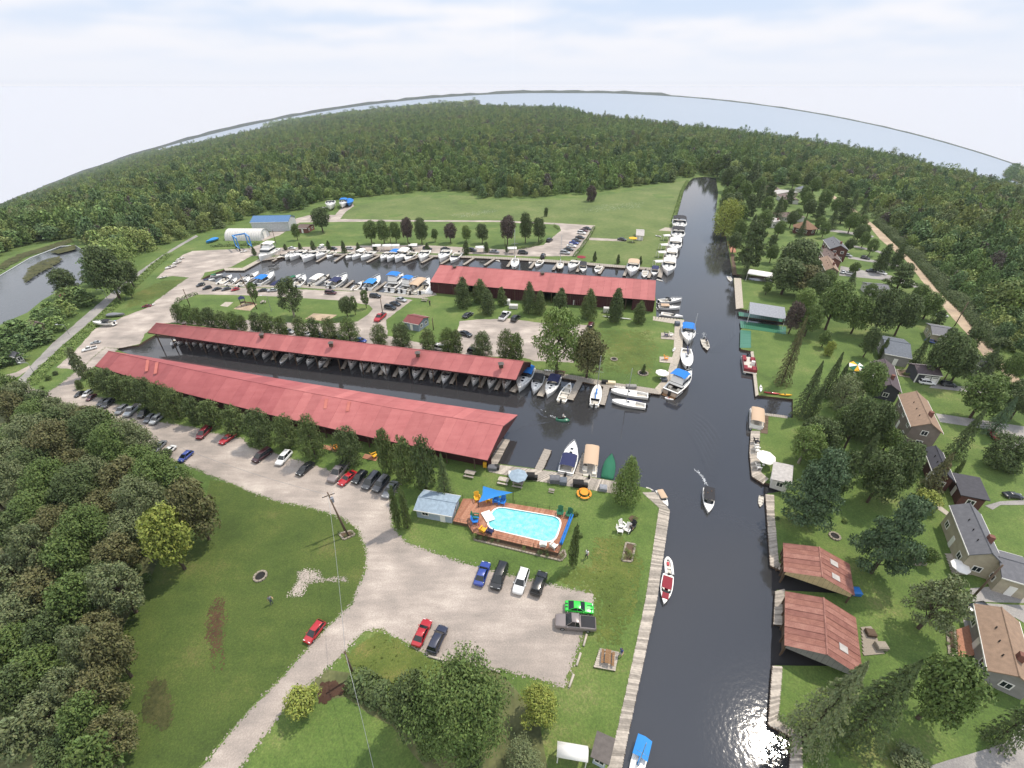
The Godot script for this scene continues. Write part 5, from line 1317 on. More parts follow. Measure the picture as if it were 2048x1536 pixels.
	for a in [Vector3(0, 1.1, L * 0.49), Vector3(0, 0.9, -L * 0.48), Vector3(-full * 0.95, 0.85, L * 0.06), Vector3(full * 0.95, 0.85, L * 0.06)]: s.tube(a, Vector3(0, 10.4, L * 0.06), 0.012, 0.012, 3, false)
	d.mast = s.done()
	s = Shape.new(); s.soft(true); s.tube(Vector3(0, 1.9, L * 0.08), Vector3(0, 1.75, -L * 0.38), 0.2, 0.11, 7)
	d.boom = s.done()
	hulls[kind] = d
	return d
func boat(kind: String, hull: String, canvas: String, x: float, z: float, y: float, yaw: float, length: float, label: String, group: String) -> void:
	var cname: String = {"sail": "sailboat", "sail2": "sailboat", "row": "small_boat", "fly": "cabin_cruiser", "runabout": "motorboat", "cruiser": "cabin_cruiser", "covered": "covered_boat", "pontoon": "pontoon_boat", "inflatable": "inflatable_dinghy", "jetski": "water_scooter"}[kind]
	var o := thing(cname, label, "sailboat" if "sail" in kind else "boat", Vector3(x, y, z), yaw, group)
	o.scale = Vector3.ONE * length / 8.0
	if kind == "pontoon": return pontoon(o, hull, canvas)
	if kind == "inflatable": return inflatable(o)
	if kind == "jetski":
		o.scale = Vector3.ONE * length / 3.2
		return scooter(o)
	var d := hull_parts(kind)
	part(o, "hull", d.hull, M["hull_" + hull])
	if kind == "covered":
		part(o, "cover", d.cover, M["cloth_" + (canvas if M.has("cloth_" + canvas) else "blue")])
		return
	var red := canvas == "red"
	part(o, "deck", d.deck, M.hull_white if hull != "brown" else M.hull_inside)
	part(o, "cockpit_floor", d.floor, M.cloth_red if red else M.hull_inside)
	part(o, "motor", d.motor, M.black)
	if kind == "row":
		for k in 3: ubox(o, "bench", Vector3(0, 0.42, -2.4 + k * 2.0), Vector3(2.1, 0.08, 0.5), M.seat)
		return
	if "sail" in kind:
		part(o, "cabin", d.cabin, M.hull_white)
		part(o, "hatch", d.hatch, M.window)
		if kind == "sail":
			part(o, "mast", d.mast, M.steel)
			part(o, "boom", d.boom, M["cloth_" + (canvas if canvas != "none" else "white")])
		if canvas == "skyblue":
			var s := Shape.new()
			s.soft(true)
			s.loft([[Vector3(-1.25, 1.7, -3.9), Vector3(0, 2.1, -3.9), Vector3(1.25, 1.7, -3.9)], [Vector3(-1.3, 1.7, -0.6), Vector3(0, 2.1, -0.6), Vector3(1.3, 1.7, -0.6)]], false, false)
			part(o, "awning", s.done(), M.cloth_skyblue)
		return
	part(o, "seat", d.seat, M.seat)
	part(o, "swim_platform", d.platform, M.hull_white if hull != "wood" else M.wood)
	if kind == "fly":
		part(o, "deckhouse", d.house, M.hull_white)
		part(o, "deckhouse_window", d.house_window, M.window)
		part(o, "rail", d.rail, M.steel)
	else:
		part(o, "windscreen", d.windscreen, M.glass)
	if kind == "cruiser":
		part(o, "cabin", d.cabin, M.hull_white)
		part(o, "hatch", d.hatch, M.window)
		part(o, "rail", d.rail, M.steel)
	if red:
		ubox(o, "deck_cover", Vector3(0, 0.98, 1.9), Vector3(1.5, 0.1, 1.7), M.cloth_red)
		ubox(o, "cockpit_cover", Vector3(0, 0.82, -1.8), Vector3(2.2, 0.08, 3.4), M.cloth_red)
	elif canvas != "none":
		part(o, "canvas_top", d.canvas, M["cloth_" + canvas])
		part(o, "canvas_frame", d.frame, M.steel)
func pontoon(o: Node3D, hull: String, canvas: String) -> void:
	var s := Shape.new()
	s.soft(true)
	for q in [-1.0, 1.0]:
		s.tube(Vector3(q * 0.95, 0.05, -3.9), Vector3(q * 0.95, 0.05, 3.2), 0.36, 0.36, 10)
		s.tube(Vector3(q * 0.95, 0.05, 3.2), Vector3(q * 0.95, 0.25, 4.0), 0.36, 0.08, 10)
	part(o, "float", s.done(), M.steel)
	ubox(o, "deck", Vector3(0, 0.48, 0), Vector3(2.7, 0.12, 7.6), M.hull_inside)
	for q in [-1.0, 1.0]: ubox(o, "side_rail", Vector3(q * 1.3, 0.9, 0.1), Vector3(0.06, 0.7, 6.4), M["hull_" + hull])
	ubox(o, "bow_rail", Vector3(0, 0.9, 3.3), Vector3(2.6, 0.7, 0.06), M["hull_" + hull])
	for q in [[-0.85, 2.2, 1.9], [0.85, 2.2, 1.9], [-0.85, -2.4, 2.2], [0.85, -2.4, 1.4]]: ubox(o, "bench", Vector3(q[0], 0.78, q[1]), Vector3(0.75, 0.5, q[2]), M.cloth_red if hull == "red" else M.seat)
	ubox(o, "console", Vector3(0.8, 0.95, -0.4), Vector3(0.7, 0.85, 0.6), M.hull_white)
	part(o, "motor", hull_parts("row").motor, M.black, Vector3(0, 0.2, 0))
	if canvas == "none":
		s = Shape.new(); s.tube(Vector3.ZERO, Vector3(0, 0.22, 0), 0.75, 0.7, 12)
		part(o, "round_cushion", s.done(), M.cloth_red, Vector3(0, 0.56, 2.4))
		return
	s = Shape.new()
	s.soft(true)
	var cv := []
	for k in 6:
		var z := -2.4 + k * 1.1
		var e := 0.12 if k == 0 or k == 5 else 0.0
		cv.append([Vector3(-1.35, 2.1 - e, z), Vector3(-1.15, 2.38 - e, z), Vector3(0, 2.5 - e, z), Vector3(1.15, 2.38 - e, z), Vector3(1.35, 2.1 - e, z)])
	s.loft(cv, false, false)
	part(o, "canvas_top", s.done(), M["cloth_" + canvas])
	s = Shape.new()
	for q in [-1.0, 1.0]:
		for z in [-2.2, 0.2, 2.9]: s.tube(Vector3(q * 1.3, 0.5, z * 0.8), Vector3(q * 1.33, 2.1, z), 0.035, 0.035, 4)
	part(o, "canvas_frame", s.done(), M.steel)
func inflatable(o: Node3D) -> void:
	var s := Shape.new()
	s.soft(true)
	var path := [Vector3(-1.25, 0.35, -4.0), Vector3(-1.35, 0.35, 0.5), Vector3(-1.1, 0.42, 2.4), Vector3(0, 0.6, 3.8), Vector3(1.1, 0.42, 2.4), Vector3(1.35, 0.35, 0.5), Vector3(1.25, 0.35, -4.0)]
	for i in path.size() - 1: s.tube(path[i], path[i + 1], 0.55, 0.55, 10)
	part(o, "tube", s.done(), M.hull_white)
	ubox(o, "floor", Vector3(0, 0.15, -0.6), Vector3(2.0, 0.12, 6.0), M.hull_inside)
	ubox(o, "bench", Vector3(0, 0.6, -1.2), Vector3(2.0, 0.12, 0.8), M.seat)
	ubox(o, "gear_bag", Vector3(0.2, 0.5, 0.8), Vector3(0.9, 0.6, 1.4), M.car_red)
	part(o, "motor", hull_parts("row").motor, M.black)
func scooter(o: Node3D) -> void:
	var s := Shape.new()
	s.soft(true)
	s.loft([ring(0.42, -0.1, 0.4, -1.6), ring(0.55, -0.15, 0.5, -0.8), ring(0.58, -0.15, 0.6, 0.3), ring(0.45, -0.05, 0.62, 1.0), ring(0.06, 0.2, 0.4, 1.65)])
	part(o, "hull", s.done(), M.hull_green)
	ubox(o, "seat", Vector3(0, 0.66, -0.5), Vector3(0.36, 0.25, 1.5), M.black)
	s = Shape.new(); s.tube(Vector3(-0.4, 1.0, 0.45), Vector3(0.4, 1.0, 0.45), 0.03, 0.03, 6); s.tube(Vector3(0, 0.5, 0.6), Vector3(0, 1.0, 0.45), 0.06, 0.05, 6)
	part(o, "handlebar", s.done(), M.black)
# ---------- buildings ----------
var shed_rows := []
func slab(a: Vector3, b: Vector3, c: Vector3, d: Vector3, th: float, s: Shape) -> void:
	var n := (b - a).cross(d - a).normalized()
	if n.y < 0.0: n = -n
	var dn := -n * th
	s.hexa([a + dn, b + dn, c + dn, d + dn, a, b, c, d])
func v3(p: Array, i: int, y: float) -> Vector3:
	return Vector3(p[i], terrain(p[i], p[i + 1]) + y, p[i + 1])
func shed(label: String, rows: Array, mats: Array, cuts: Array, he: float, hr: float, near_side: String) -> void:
	shed_rows.append(rows)
	var o := thing("boat_shed", label, "boat shed", Vector3.ZERO)
	for c in cuts.size() - 1:
		for sd in 2:
			for i in range(cuts[c], cuts[c + 1]):
				var p: Array = rows[i]; var q: Array = rows[i + 1]
				var e := 0 if sd == 0 else 4
				var a := v3(p, e, he); var b := v3(q, e, he); var cc := v3(q, 2, hr); var d := v3(p, 2, hr)
				var n := int(a.distance_to(b) / 2.4)
				for k in n:
					var s := Shape.new()
					var t0 := float(k) / n; var t1 := (k + 0.99) / n
					var lift := Vector3(0, 0.04 * c + rng.randf() * 0.03, 0)
					slab(a.lerp(b, t0) + lift, a.lerp(b, t1) + lift, d.lerp(cc, t1) + lift, d.lerp(cc, t0) + lift, 0.14, s)
					part(o, "roof_panel", s.done(), mats[c][rng.randi() % mats[c].size()])
		var cap := Shape.new()
		for i in range(cuts[c], cuts[c + 1]): cap.tube(v3(rows[i], 2, hr + 0.04 * c), v3(rows[i + 1], 2, hr + 0.04 * c), 0.11, 0.11, 6)
		part(o, "ridge_cap", cap.done(), mats[c][0])
	for i in rows.size() - 1:
		var p: Array = rows[i]; var q: Array = rows[i + 1]
		var len := v3(p, 0, 0).distance_to(v3(q, 0, 0))
		var n := maxi(2, int(len / 5.5))
		var s := Shape.new()
		slab(v3(p, 0, he - 0.02), v3(q, 0, he - 0.02), v3(q, 0, he - 0.32).lerp(v3(q, 2, he - 0.32), 0.02), v3(p, 0, he - 0.32).lerp(v3(p, 2, he - 0.32), 0.02), 0.05, s)
		part(o, "fascia", s.done(), M.wall_darkred)
		for k in n:
			var t := (k + 0.5) / n
			for e in [0, 4]:
				var a := v3(p, e, 0).lerp(v3(q, e, 0), t).lerp(v3(p, 2, 0).lerp(v3(q, 2, 0), t), 0.06)
				ubox(o, "post", a + Vector3(0, he * 0.5 - 0.3, 0), Vector3(0.22, he + 0.5, 0.22), M.wood_dark)
			var beam_a := v3(p, 0, he - 0.35).lerp(v3(q, 0, he - 0.35), t)
			var beam_b := v3(p, 4, he - 0.35).lerp(v3(q, 4, he - 0.35), t)
			var tb := Shape.new()
			tb.tube(beam_a, beam_b, 0.12, 0.12, 4)
			part(o, "tie_beam", tb.done(), M.wood_dark)
			if near_side == "boards":
				var w := Shape.new()
				var a0 := v3(p, 0, 0).lerp(v3(q, 0, 0), float(k) / n).lerp(v3(p, 2, 0), 0.05); var a1 := v3(p, 0, 0).lerp(v3(q, 0, 0), float(k + 1) / n).lerp(v3(q, 2, 0), 0.05)
				if k % 4 == 2:
					continue
				for j in 12:
					var b0 := a0.lerp(a1, j / 12.0); var b1 := a0.lerp(a1, (j + 0.93) / 12.0)
					w.hexa([b0, b1, b1 + Vector3(0, 0, -0.08 - 0.03 * (j % 2)), b0 + Vector3(0, 0, -0.08 - 0.03 * (j % 2)), b0 + Vector3(0, he - 0.2, 0), b1 + Vector3(0, he - 0.2, 0), b1 + Vector3(0, he - 0.2, -0.1), b0 + Vector3(0, he - 0.2, -0.1)])
				part(o, "board_wall", w.done(), M.wall_darkred)
		var bw := Shape.new()
		if near_side == "walk":
			bw.quad(v3(p, 0, 0.0).lerp(v3(p, 2, 0.0), 0.22), v3(q, 0, 0.0).lerp(v3(q, 2, 0.0), 0.22), v3(q, 0, he + 0.4).lerp(v3(q, 2, he + 0.4), 0.22), v3(p, 0, he + 0.4).lerp(v3(p, 2, he + 0.4), 0.22))
		else:
			bw.quad(v3(p, 4, -0.5).lerp(v3(p, 2, -0.5), 0.06), v3(q, 4, -0.5).lerp(v3(q, 2, -0.5), 0.06), v3(q, 4, he - 0.1).lerp(v3(q, 2, he - 0.1), 0.06), v3(p, 4, he - 0.1).lerp(v3(p, 2, he - 0.1), 0.06))
		part(o, "back_wall", bw.done(), M.wall_darkred)
	for e in [0, rows.size() - 1]:
		var p: Array = rows[e]
		var g := Shape.new()
		g.tri(v3(p, 0, he - 0.15), v3(p, 4, he - 0.15), v3(p, 2, hr - 0.15))
		if near_side == "boards": g.quad(v3(p, 0, 0), v3(p, 4, 0), v3(p, 4, he - 0.15), v3(p, 0, he - 0.15))
		part(o, "gable", g.done(), M.wall_darkred)
func repair_strip(label: String, a: Vector2, b: Vector2) -> void:
	var best := 0.0
	var p := [gp(a.x, a.y, 5.0), gp(b.x, b.y, 5.0)]
	var rows: Array = shed_rows[0]
	for j in 2:
		for i in rows.size() - 1:
			var n := v3(rows[i], 0, 0); var m := v3(rows[i + 1], 0, 0); var r := v3(rows[i], 2, 0)
			var along_t := (Vector2(p[j].x - n.x, p[j].z - n.z)).dot(Vector2(m.x - n.x, m.z - n.z)) / Vector2(m.x - n.x, m.z - n.z).length_squared()
			if along_t < 0.0 or along_t > 1.0: continue
			var side := Vector2(m.x - n.x, m.z - n.z).normalized().orthogonal()
			best = clampf(absf(Vector2(p[j].x - n.x, p[j].z - n.z).dot(side)) / absf(Vector2(r.x - n.x, r.z - n.z).dot(side)), 0.0, 1.0)
		p[j].y = lerpf(3.4, 6.2, best) + 0.1
	var d: Vector3 = (p[1] - p[0]).cross(Vector3.UP).normalized() * 0.35
	var s := Shape.new()
	slab(p[0] - d, p[0] + d, p[1] + d, p[1] - d, 0.03, s)
	var o := part(self, numbered("roof_repair_strip"), s.done(), M.roof_red_new)
	tag(o, label, "roof strip", "repaired strips on the long shed roof")
func vent(parent_label: String, x: float, z: float, y: float, sc: float) -> void:
	var o := thing("roof_vent", parent_label, "vent", Vector3(x, terrain(x, z) + y, z), 0.2, "square vents along the red shed ridges")
	var s := Shape.new(); s.box(Vector3(0, 0.3, 0), Vector3(0.8, 0.9, 0.8) * sc)
	part(o, "shaft", s.done(), M.wood_dark)
	s = Shape.new(); s.taper(Vector3(0, 0.3 + 0.45 * sc, 0), Vector3(1.15, 0.35, 1.15) * sc, Vector2(0.2, 0.2))
	part(o, "cap", s.done(), M.roof_weather)
func house(h: Array) -> void:
	var o := thing(h[0], h[1], "garage" if h[0] == "garage" else ("shed" if "shed" in h[0] or "hut" in h[0] else "house"), gp(h[2], h[3]), h[4], "")
	var L: float = h[5]; var W: float = h[6]; var E: float = h[7]; var R: float = h[8]
	var style: String = h[11]
	var wall: Material = M["wall_" + h[9]]; var roof: Material = M["roof_" + h[10]]
	var ov := 0.35
	var lx := L * 0.5 - ov; var wz := W * 0.5 - ov
	var s := Shape.new()
	s.box(Vector3(0, E * 0.5, 0), Vector3(lx * 2, E, wz * 2))
	if style != "hip" and style != "flat":
		for q in [-1.0, 1.0]:
			s.tri(Vector3(q * lx, E, -wz), Vector3(q * lx, E, wz), Vector3(q * lx, E + R * wz / (W * 0.5), 0))
	part(o, "wall", s.done(), wall)
	var e := Vector3(L * 0.5, E, W * 0.5)
	var in_x := W * 0.45 if style == "hip" else 0.0
	if style == "flat":
		s = Shape.new()
		slab(Vector3(-e.x, E + R, -e.z), Vector3(e.x, E + R, -e.z), Vector3(e.x, E, e.z), Vector3(-e.x, E, e.z), 0.16, s)
		part(o, "roof", s.done(), roof)
		s = Shape.new(); s.hexa([Vector3(-lx, E * 0.9, -wz), Vector3(-lx, E * 0.9, wz), Vector3(lx, E * 0.9, wz), Vector3(lx, E * 0.9, -wz), Vector3(-lx, E + R - 0.2, -wz), Vector3(-lx, E - 0.1, wz), Vector3(lx, E - 0.1, wz), Vector3(lx, E + R - 0.2, -wz)])
		part(o, "upper_wall", s.done(), wall)
	else:
		for q in [-1.0, 1.0]:
			s = Shape.new()
			slab(Vector3(-e.x, E - 0.05, q * e.z), Vector3(e.x, E - 0.05, q * e.z), Vector3(e.x - in_x, E + R, 0), Vector3(-e.x + in_x, E + R, 0), 0.16, s)
			part(o, "roof_slope", s.done(), roof)
			if style == "hip":
				s = Shape.new()
				s.tri(Vector3(q * e.x, E - 0.05, -e.z), Vector3(q * e.x, E - 0.05, e.z), Vector3(q * (e.x - in_x), E + R + 0.01, 0))
				part(o, "roof_slope", s.done(), roof)
			s = Shape.new()
			s.box(Vector3(0, E - 0.16, q * (e.z + 0.02)), Vector3(L, 0.2, 0.08))
			part(o, "gutter", s.done(), M.trim)
		s = Shape.new(); s.tube(Vector3(-e.x + in_x, E + R + 0.02, 0), Vector3(e.x - in_x, E + R + 0.02, 0), 0.09, 0.09, 5)
		part(o, "ridge_cap", s.done(), roof)
	var storeys := 2 if E > 4.4 else 1
	if style == "garage":
		for k in 2:
			var dr := part(o, "garage_door", box_mesh, M.trim, Vector3(-lx * 0.02 + k * lx * 0.66, 1.1, wz + 0.03))
			dr.scale = Vector3(lx * 0.56, 2.1, 0.1)
			for j in 4: ubox(o, "door_light", Vector3(-lx * 0.02 + k * lx * 0.66 + (j - 1.5) * lx * 0.12, 1.85, wz + 0.1), Vector3(lx * 0.08, 0.25, 0.04), M.window)
		for q in [-1.0, 1.0]: ubox(o, "corner_board", Vector3(q * lx, E * 0.5, wz), Vector3(0.22, E, 0.22), M.trim)
		return
	if style == "plain": return
	for f in storeys:
		var y := 1.5 + f * 2.6
		var n := maxi(1, int(L / 3.4))
		for k in n:
			for q in [-1.0, 1.0]:
				var x := (k + 0.5 - n * 0.5) * (lx * 2.0 / n)
				if f == 0 and k == n / 2 and q > 0.0:
					var dr := part(o, "door", box_mesh, M.trim, Vector3(x, 1.02, q * (wz + 0.03)))
					dr.scale = Vector3(0.95, 2.05, 0.1)
					continue
				window(o, Vector3(x, y, q * (wz + 0.02)), 0.0, Vector2(1.2, 1.1))
		for q in [-1.0, 1.0]:
			for k in (2 if W > 6.0 else 1):
				window(o, Vector3(q * (lx + 0.02), y, (k - (0.5 if W > 6.0 else 0.0)) * wz * 0.9), TAU4, Vector2(1.1, 1.1))
	if L > 9.0:
		s = Shape.new(); s.box(Vector3(L * 0.22, E + R * 0.7 + 0.4, -W * 0.12), Vector3(0.7, 1.6, 0.7))
		part(o, "chimney", s.done(), M.wall_brick)
		for k in 3:
			s = Shape.new(); s.tube(Vector3.ZERO, Vector3(0, 0.4, 0), 0.09, 0.09, 6)
			part(o, "roof_pipe", s.done(), M.dark, Vector3((k - 1) * L * 0.2 + 0.6, E + R * 0.55, W * 0.2))
func window(o: Node3D, at: Vector3, yaw: float, size: Vector2) -> void:
	var key := "frame%s" % size
	var f := Shape.new()
	for q in ([] if car_cache.has(key) else [-1.0, 1.0]):
		f.box(Vector3(q * size.x * 0.5, 0, 0), Vector3(0.12, size.y + 0.12, 0.12))
		f.box(Vector3(0, q * size.y * 0.5, 0), Vector3(size.x - 0.12, 0.12, 0.12))
	if not car_cache.has(key):
		f.box(Vector3.ZERO, Vector3(0.06, size.y - 0.1, 0.09))
		car_cache[key] = f.done()
	var w := part(o, "window", car_cache[key], M.trim, at, yaw)
	ubox(w, "pane", Vector3.ZERO, Vector3(size.x - 0.08, size.y - 0.08, 0.05), M.window)
func boathouse(label: String, b: Array, gable: Material, light_panels: Array) -> void:
	var o := thing("boathouse", label, "boathouse", gp(b[0], b[1]), b[2])
	var L: float = b[3]; var W: float = b[4]; var E: float = b[5]; var R: float = b[6]
	for q in [-1.0, 1.0]:
		var sheets := int(L / 0.95)
		for k in sheets:
			var s := Shape.new()
			s.soft(true)
			var x0 := -L * 0.5 + k * L / sheets; var x1 := x0 + L / sheets + 0.04
			var rows := []
			for t in 9:
				var x := lerpf(x0, x1, t / 8.0)
				var up := 0.05 * (1.0 if t % 2 == 0 else -1.0) + 0.012 * (k % 3)
				rows.append([Vector3(x, E + up, q * W * 0.5), Vector3(x, E + R * 0.5 + up + 0.01, q * W * 0.25), Vector3(x, E + R + up, 0)])
			s.loft(rows, false, false)
			part(o, "roof_sheet", s.done(), [M.rust_roof, M.rust_roof1, M.rust_roof2][(k * 7 + int(q)) % 3])
		ubox(o, "eave_beam", Vector3(0, E - 0.2, q * (W * 0.5 - 0.25)), Vector3(L - 0.3, 0.22, 0.18), M.wood_dark)
		for k in 5: ubox(o, "post", Vector3((k - 2) * (L - 0.8) * 0.25, E * 0.5 - 0.4, q * (W * 0.5 - 0.3)), Vector3(0.2, E + 0.6, 0.2), M.wood_dark)
		var g := Shape.new()
		var x: float = q * (L * 0.5 - 0.25)
		var n := 14
		for k in n:
			var z0 := -W * 0.5 + 0.3 + k * (W - 0.6) / n; var z1 := z0 + (W - 0.6) / n - 0.02
			var h0 := R * (1.0 - absf(z0) / (W * 0.5)); var h1 := R * (1.0 - absf(z1) / (W * 0.5))
			g.quad(Vector3(x, E - 0.8, z0), Vector3(x, E - 0.8, z1), Vector3(x, E + h1 - 0.12, z1), Vector3(x, E + h0 - 0.12, z0))
		part(o, "gable", g.done(), gable)
	var rc := Shape.new()
	rc.tube(Vector3(-L * 0.5, E + R + 0.03, 0), Vector3(L * 0.5, E + R + 0.03, 0), 0.12, 0.12, 6)
	part(o, "ridge_cap", rc.done(), M.rust_roof)
	for lp in light_panels:
		var sk := Shape.new()
		var z0: float = -W * 0.5 * (lp[1] + 0.12); var z1: float = -W * 0.5 * (lp[1] - 0.12)
		slab(Vector3(lp[0] * L - 0.5, E + R * (1.0 + z0 / (W * 0.5)) + 0.13, z0), Vector3(lp[0] * L + 0.5, E + R * (1.0 + z0 / (W * 0.5)) + 0.13, z0), Vector3(lp[0] * L + 0.5, E + R * (1.0 + z1 / (W * 0.5)) + 0.13, z1), Vector3(lp[0] * L - 0.5, E + R * (1.0 + z1 / (W * 0.5)) + 0.13, z1), 0.05, sk)
		part(o, "skylight", sk.done(), M.roof_pale)
	ubox(o, "back_wall", Vector3(0, E * 0.5 - 0.2, W * 0.5 - 0.45), Vector3(L - 0.8, E, 0.1), M.wood_dark)
func canopy(called: String, label: String, b: Array, m: Material, arch: float, group := "", category := "canopy") -> void:
	var o := thing(called, label, category, gp(b[0], b[1]), b[2], group)
	var L: float = b[3]; var W: float = b[4]; var E: float = b[5]
	var s := Shape.new()
	s.soft(arch > 0.3)
	var rows := []
	for k in 7:
		var t := k / 6.0
		rows.append([Vector3(-L * 0.5, E + arch * sin(t * PI), (t - 0.5) * W), Vector3(L * 0.5, E + arch * sin(t * PI), (t - 0.5) * W), Vector3(L * 0.5, E + arch * sin(t * PI) - 0.1, (t - 0.5) * W), Vector3(-L * 0.5, E + arch * sin(t * PI) - 0.1, (t - 0.5) * W)])
	s.loft(rows)
	part(o, "roof", s.done(), m)
	for q in [[-1, -1], [1, -1], [1, 1], [-1, 1]]:
		ubox(o, "post", Vector3(q[0] * (L * 0.5 - 0.15), E * 0.5 - 0.2, q[1] * (W * 0.5 - 0.15)), Vector3(0.12, E + 0.4, 0.12), M.trim)
# ---------- docks ----------
func planks(called: String, label: String, A: Array, B: Array, pitch: float, top: float, singly: bool, m: Array, category := "dock") -> void:
	var a := pv(A); var b := pv(B)
	var o := thing(called, label, category, Vector3.ZERO)
	var len := 0.0
	for i in a.size() - 1: len += (a[i] + b[i]).distance_to(a[i + 1] + b[i + 1]) * 0.5
	var r := RandomNumberGenerator.new()
	r.seed = int(len * 100)
	var joined := Shape.new()
	var under := Shape.new()
	for i in a.size() - 1:
		var seg := (a[i] + b[i]).distance_to(a[i + 1] + b[i + 1]) * 0.5
		var n := maxi(1, int(seg / pitch))
		if pitch > 1.0:
			for k in n:
				var q := []
				for y in [top - 0.3, top]:
					for e in [[a, k], [b, k], [b, k + 0.985], [a, k + 0.985]]:
						var c: Vector2 = e[0][i].lerp(e[0][i + 1], e[1] / float(n))
						q.append(gp(c.x, c.y, y))
				joined.hexa(q)
			continue
		for k in n:
			var t := (k + 0.5) / n
			var p := a[i].lerp(a[i + 1], t); var q := b[i].lerp(b[i + 1], t)
			var mid := (p + q) * 0.5
			var w := seg / n * 0.9
			var lift := r.randf_range(-0.012, 0.012)
			var d := q - p
			if singly:
				var pl := ubox(o, "plank", gp(mid.x, mid.y, top - 0.03 + lift), Vector3(d.length() + r.randf_range(-0.08, 0.08), 0.06, w), m[r.randi() % m.size()], -d.angle() + r.randf_range(-0.008, 0.008))
				pl.rotation.x = r.randf_range(-0.01, 0.01)
			else:
				joined.box(gp(mid.x, mid.y, top - 0.03 + lift), Vector3(d.length(), 0.06, w), -d.angle())
		for e in [a, b]:
			var p0: Vector2 = e[i].lerp((a[i] + b[i]) * 0.5, 0.08); var p1: Vector2 = e[i + 1].lerp((a[i + 1] + b[i + 1]) * 0.5, 0.08)
			var dd := p1 - p0
			under.box(gp((p0.x + p1.x) * 0.5, (p0.y + p1.y) * 0.5, top - 0.22), Vector3(dd.length(), 0.3, 0.14), -dd.angle())
			for k in int(dd.length() / 4.0) + 1:
				var pp := p0.lerp(p1, (k + 0.5) / (int(dd.length() / 4.0) + 1))
				under.tube(gp(pp.x, pp.y, -1.6), gp(pp.x, pp.y, top - 0.07), 0.13, 0.13, 6)
	if not singly:
		part(o, "decking", joined.done(), m[0])
	part(o, "piling", under.done(), M.wood_dark)
func finger(label: String, group: String, x0: float, z0: float, x1: float, z1: float, w: float) -> void:
	var o := thing("finger_dock", label, "dock", gp(x0, z0), atan2(x1 - x0, z1 - z0), group)
	var L := Vector2(x1 - x0, z1 - z0).length()
	var s := Shape.new()
	var n := int(L / 0.7)
	for k in n: s.box(Vector3(0, 0.02 + 0.006 * (k % 3), (k + 0.5) * L / n), Vector3(w, 0.07, L / n * 0.93))
	part(o, "decking", s.done(), M.plank0)
	s = Shape.new()
	for q in [-1.0, 1.0]:
		s.box(Vector3(q * (w * 0.5 - 0.06), -0.16, L * 0.5), Vector3(0.1, 0.24, L))
		for k in 3: s.tube(Vector3(q * w * 0.5, -1.6, L * (0.1 + 0.42 * k)), Vector3(q * w * 0.5, 0.3, L * (0.1 + 0.42 * k)), 0.09, 0.09, 6)
	part(o, "piling", s.done(), M.wood_dark)
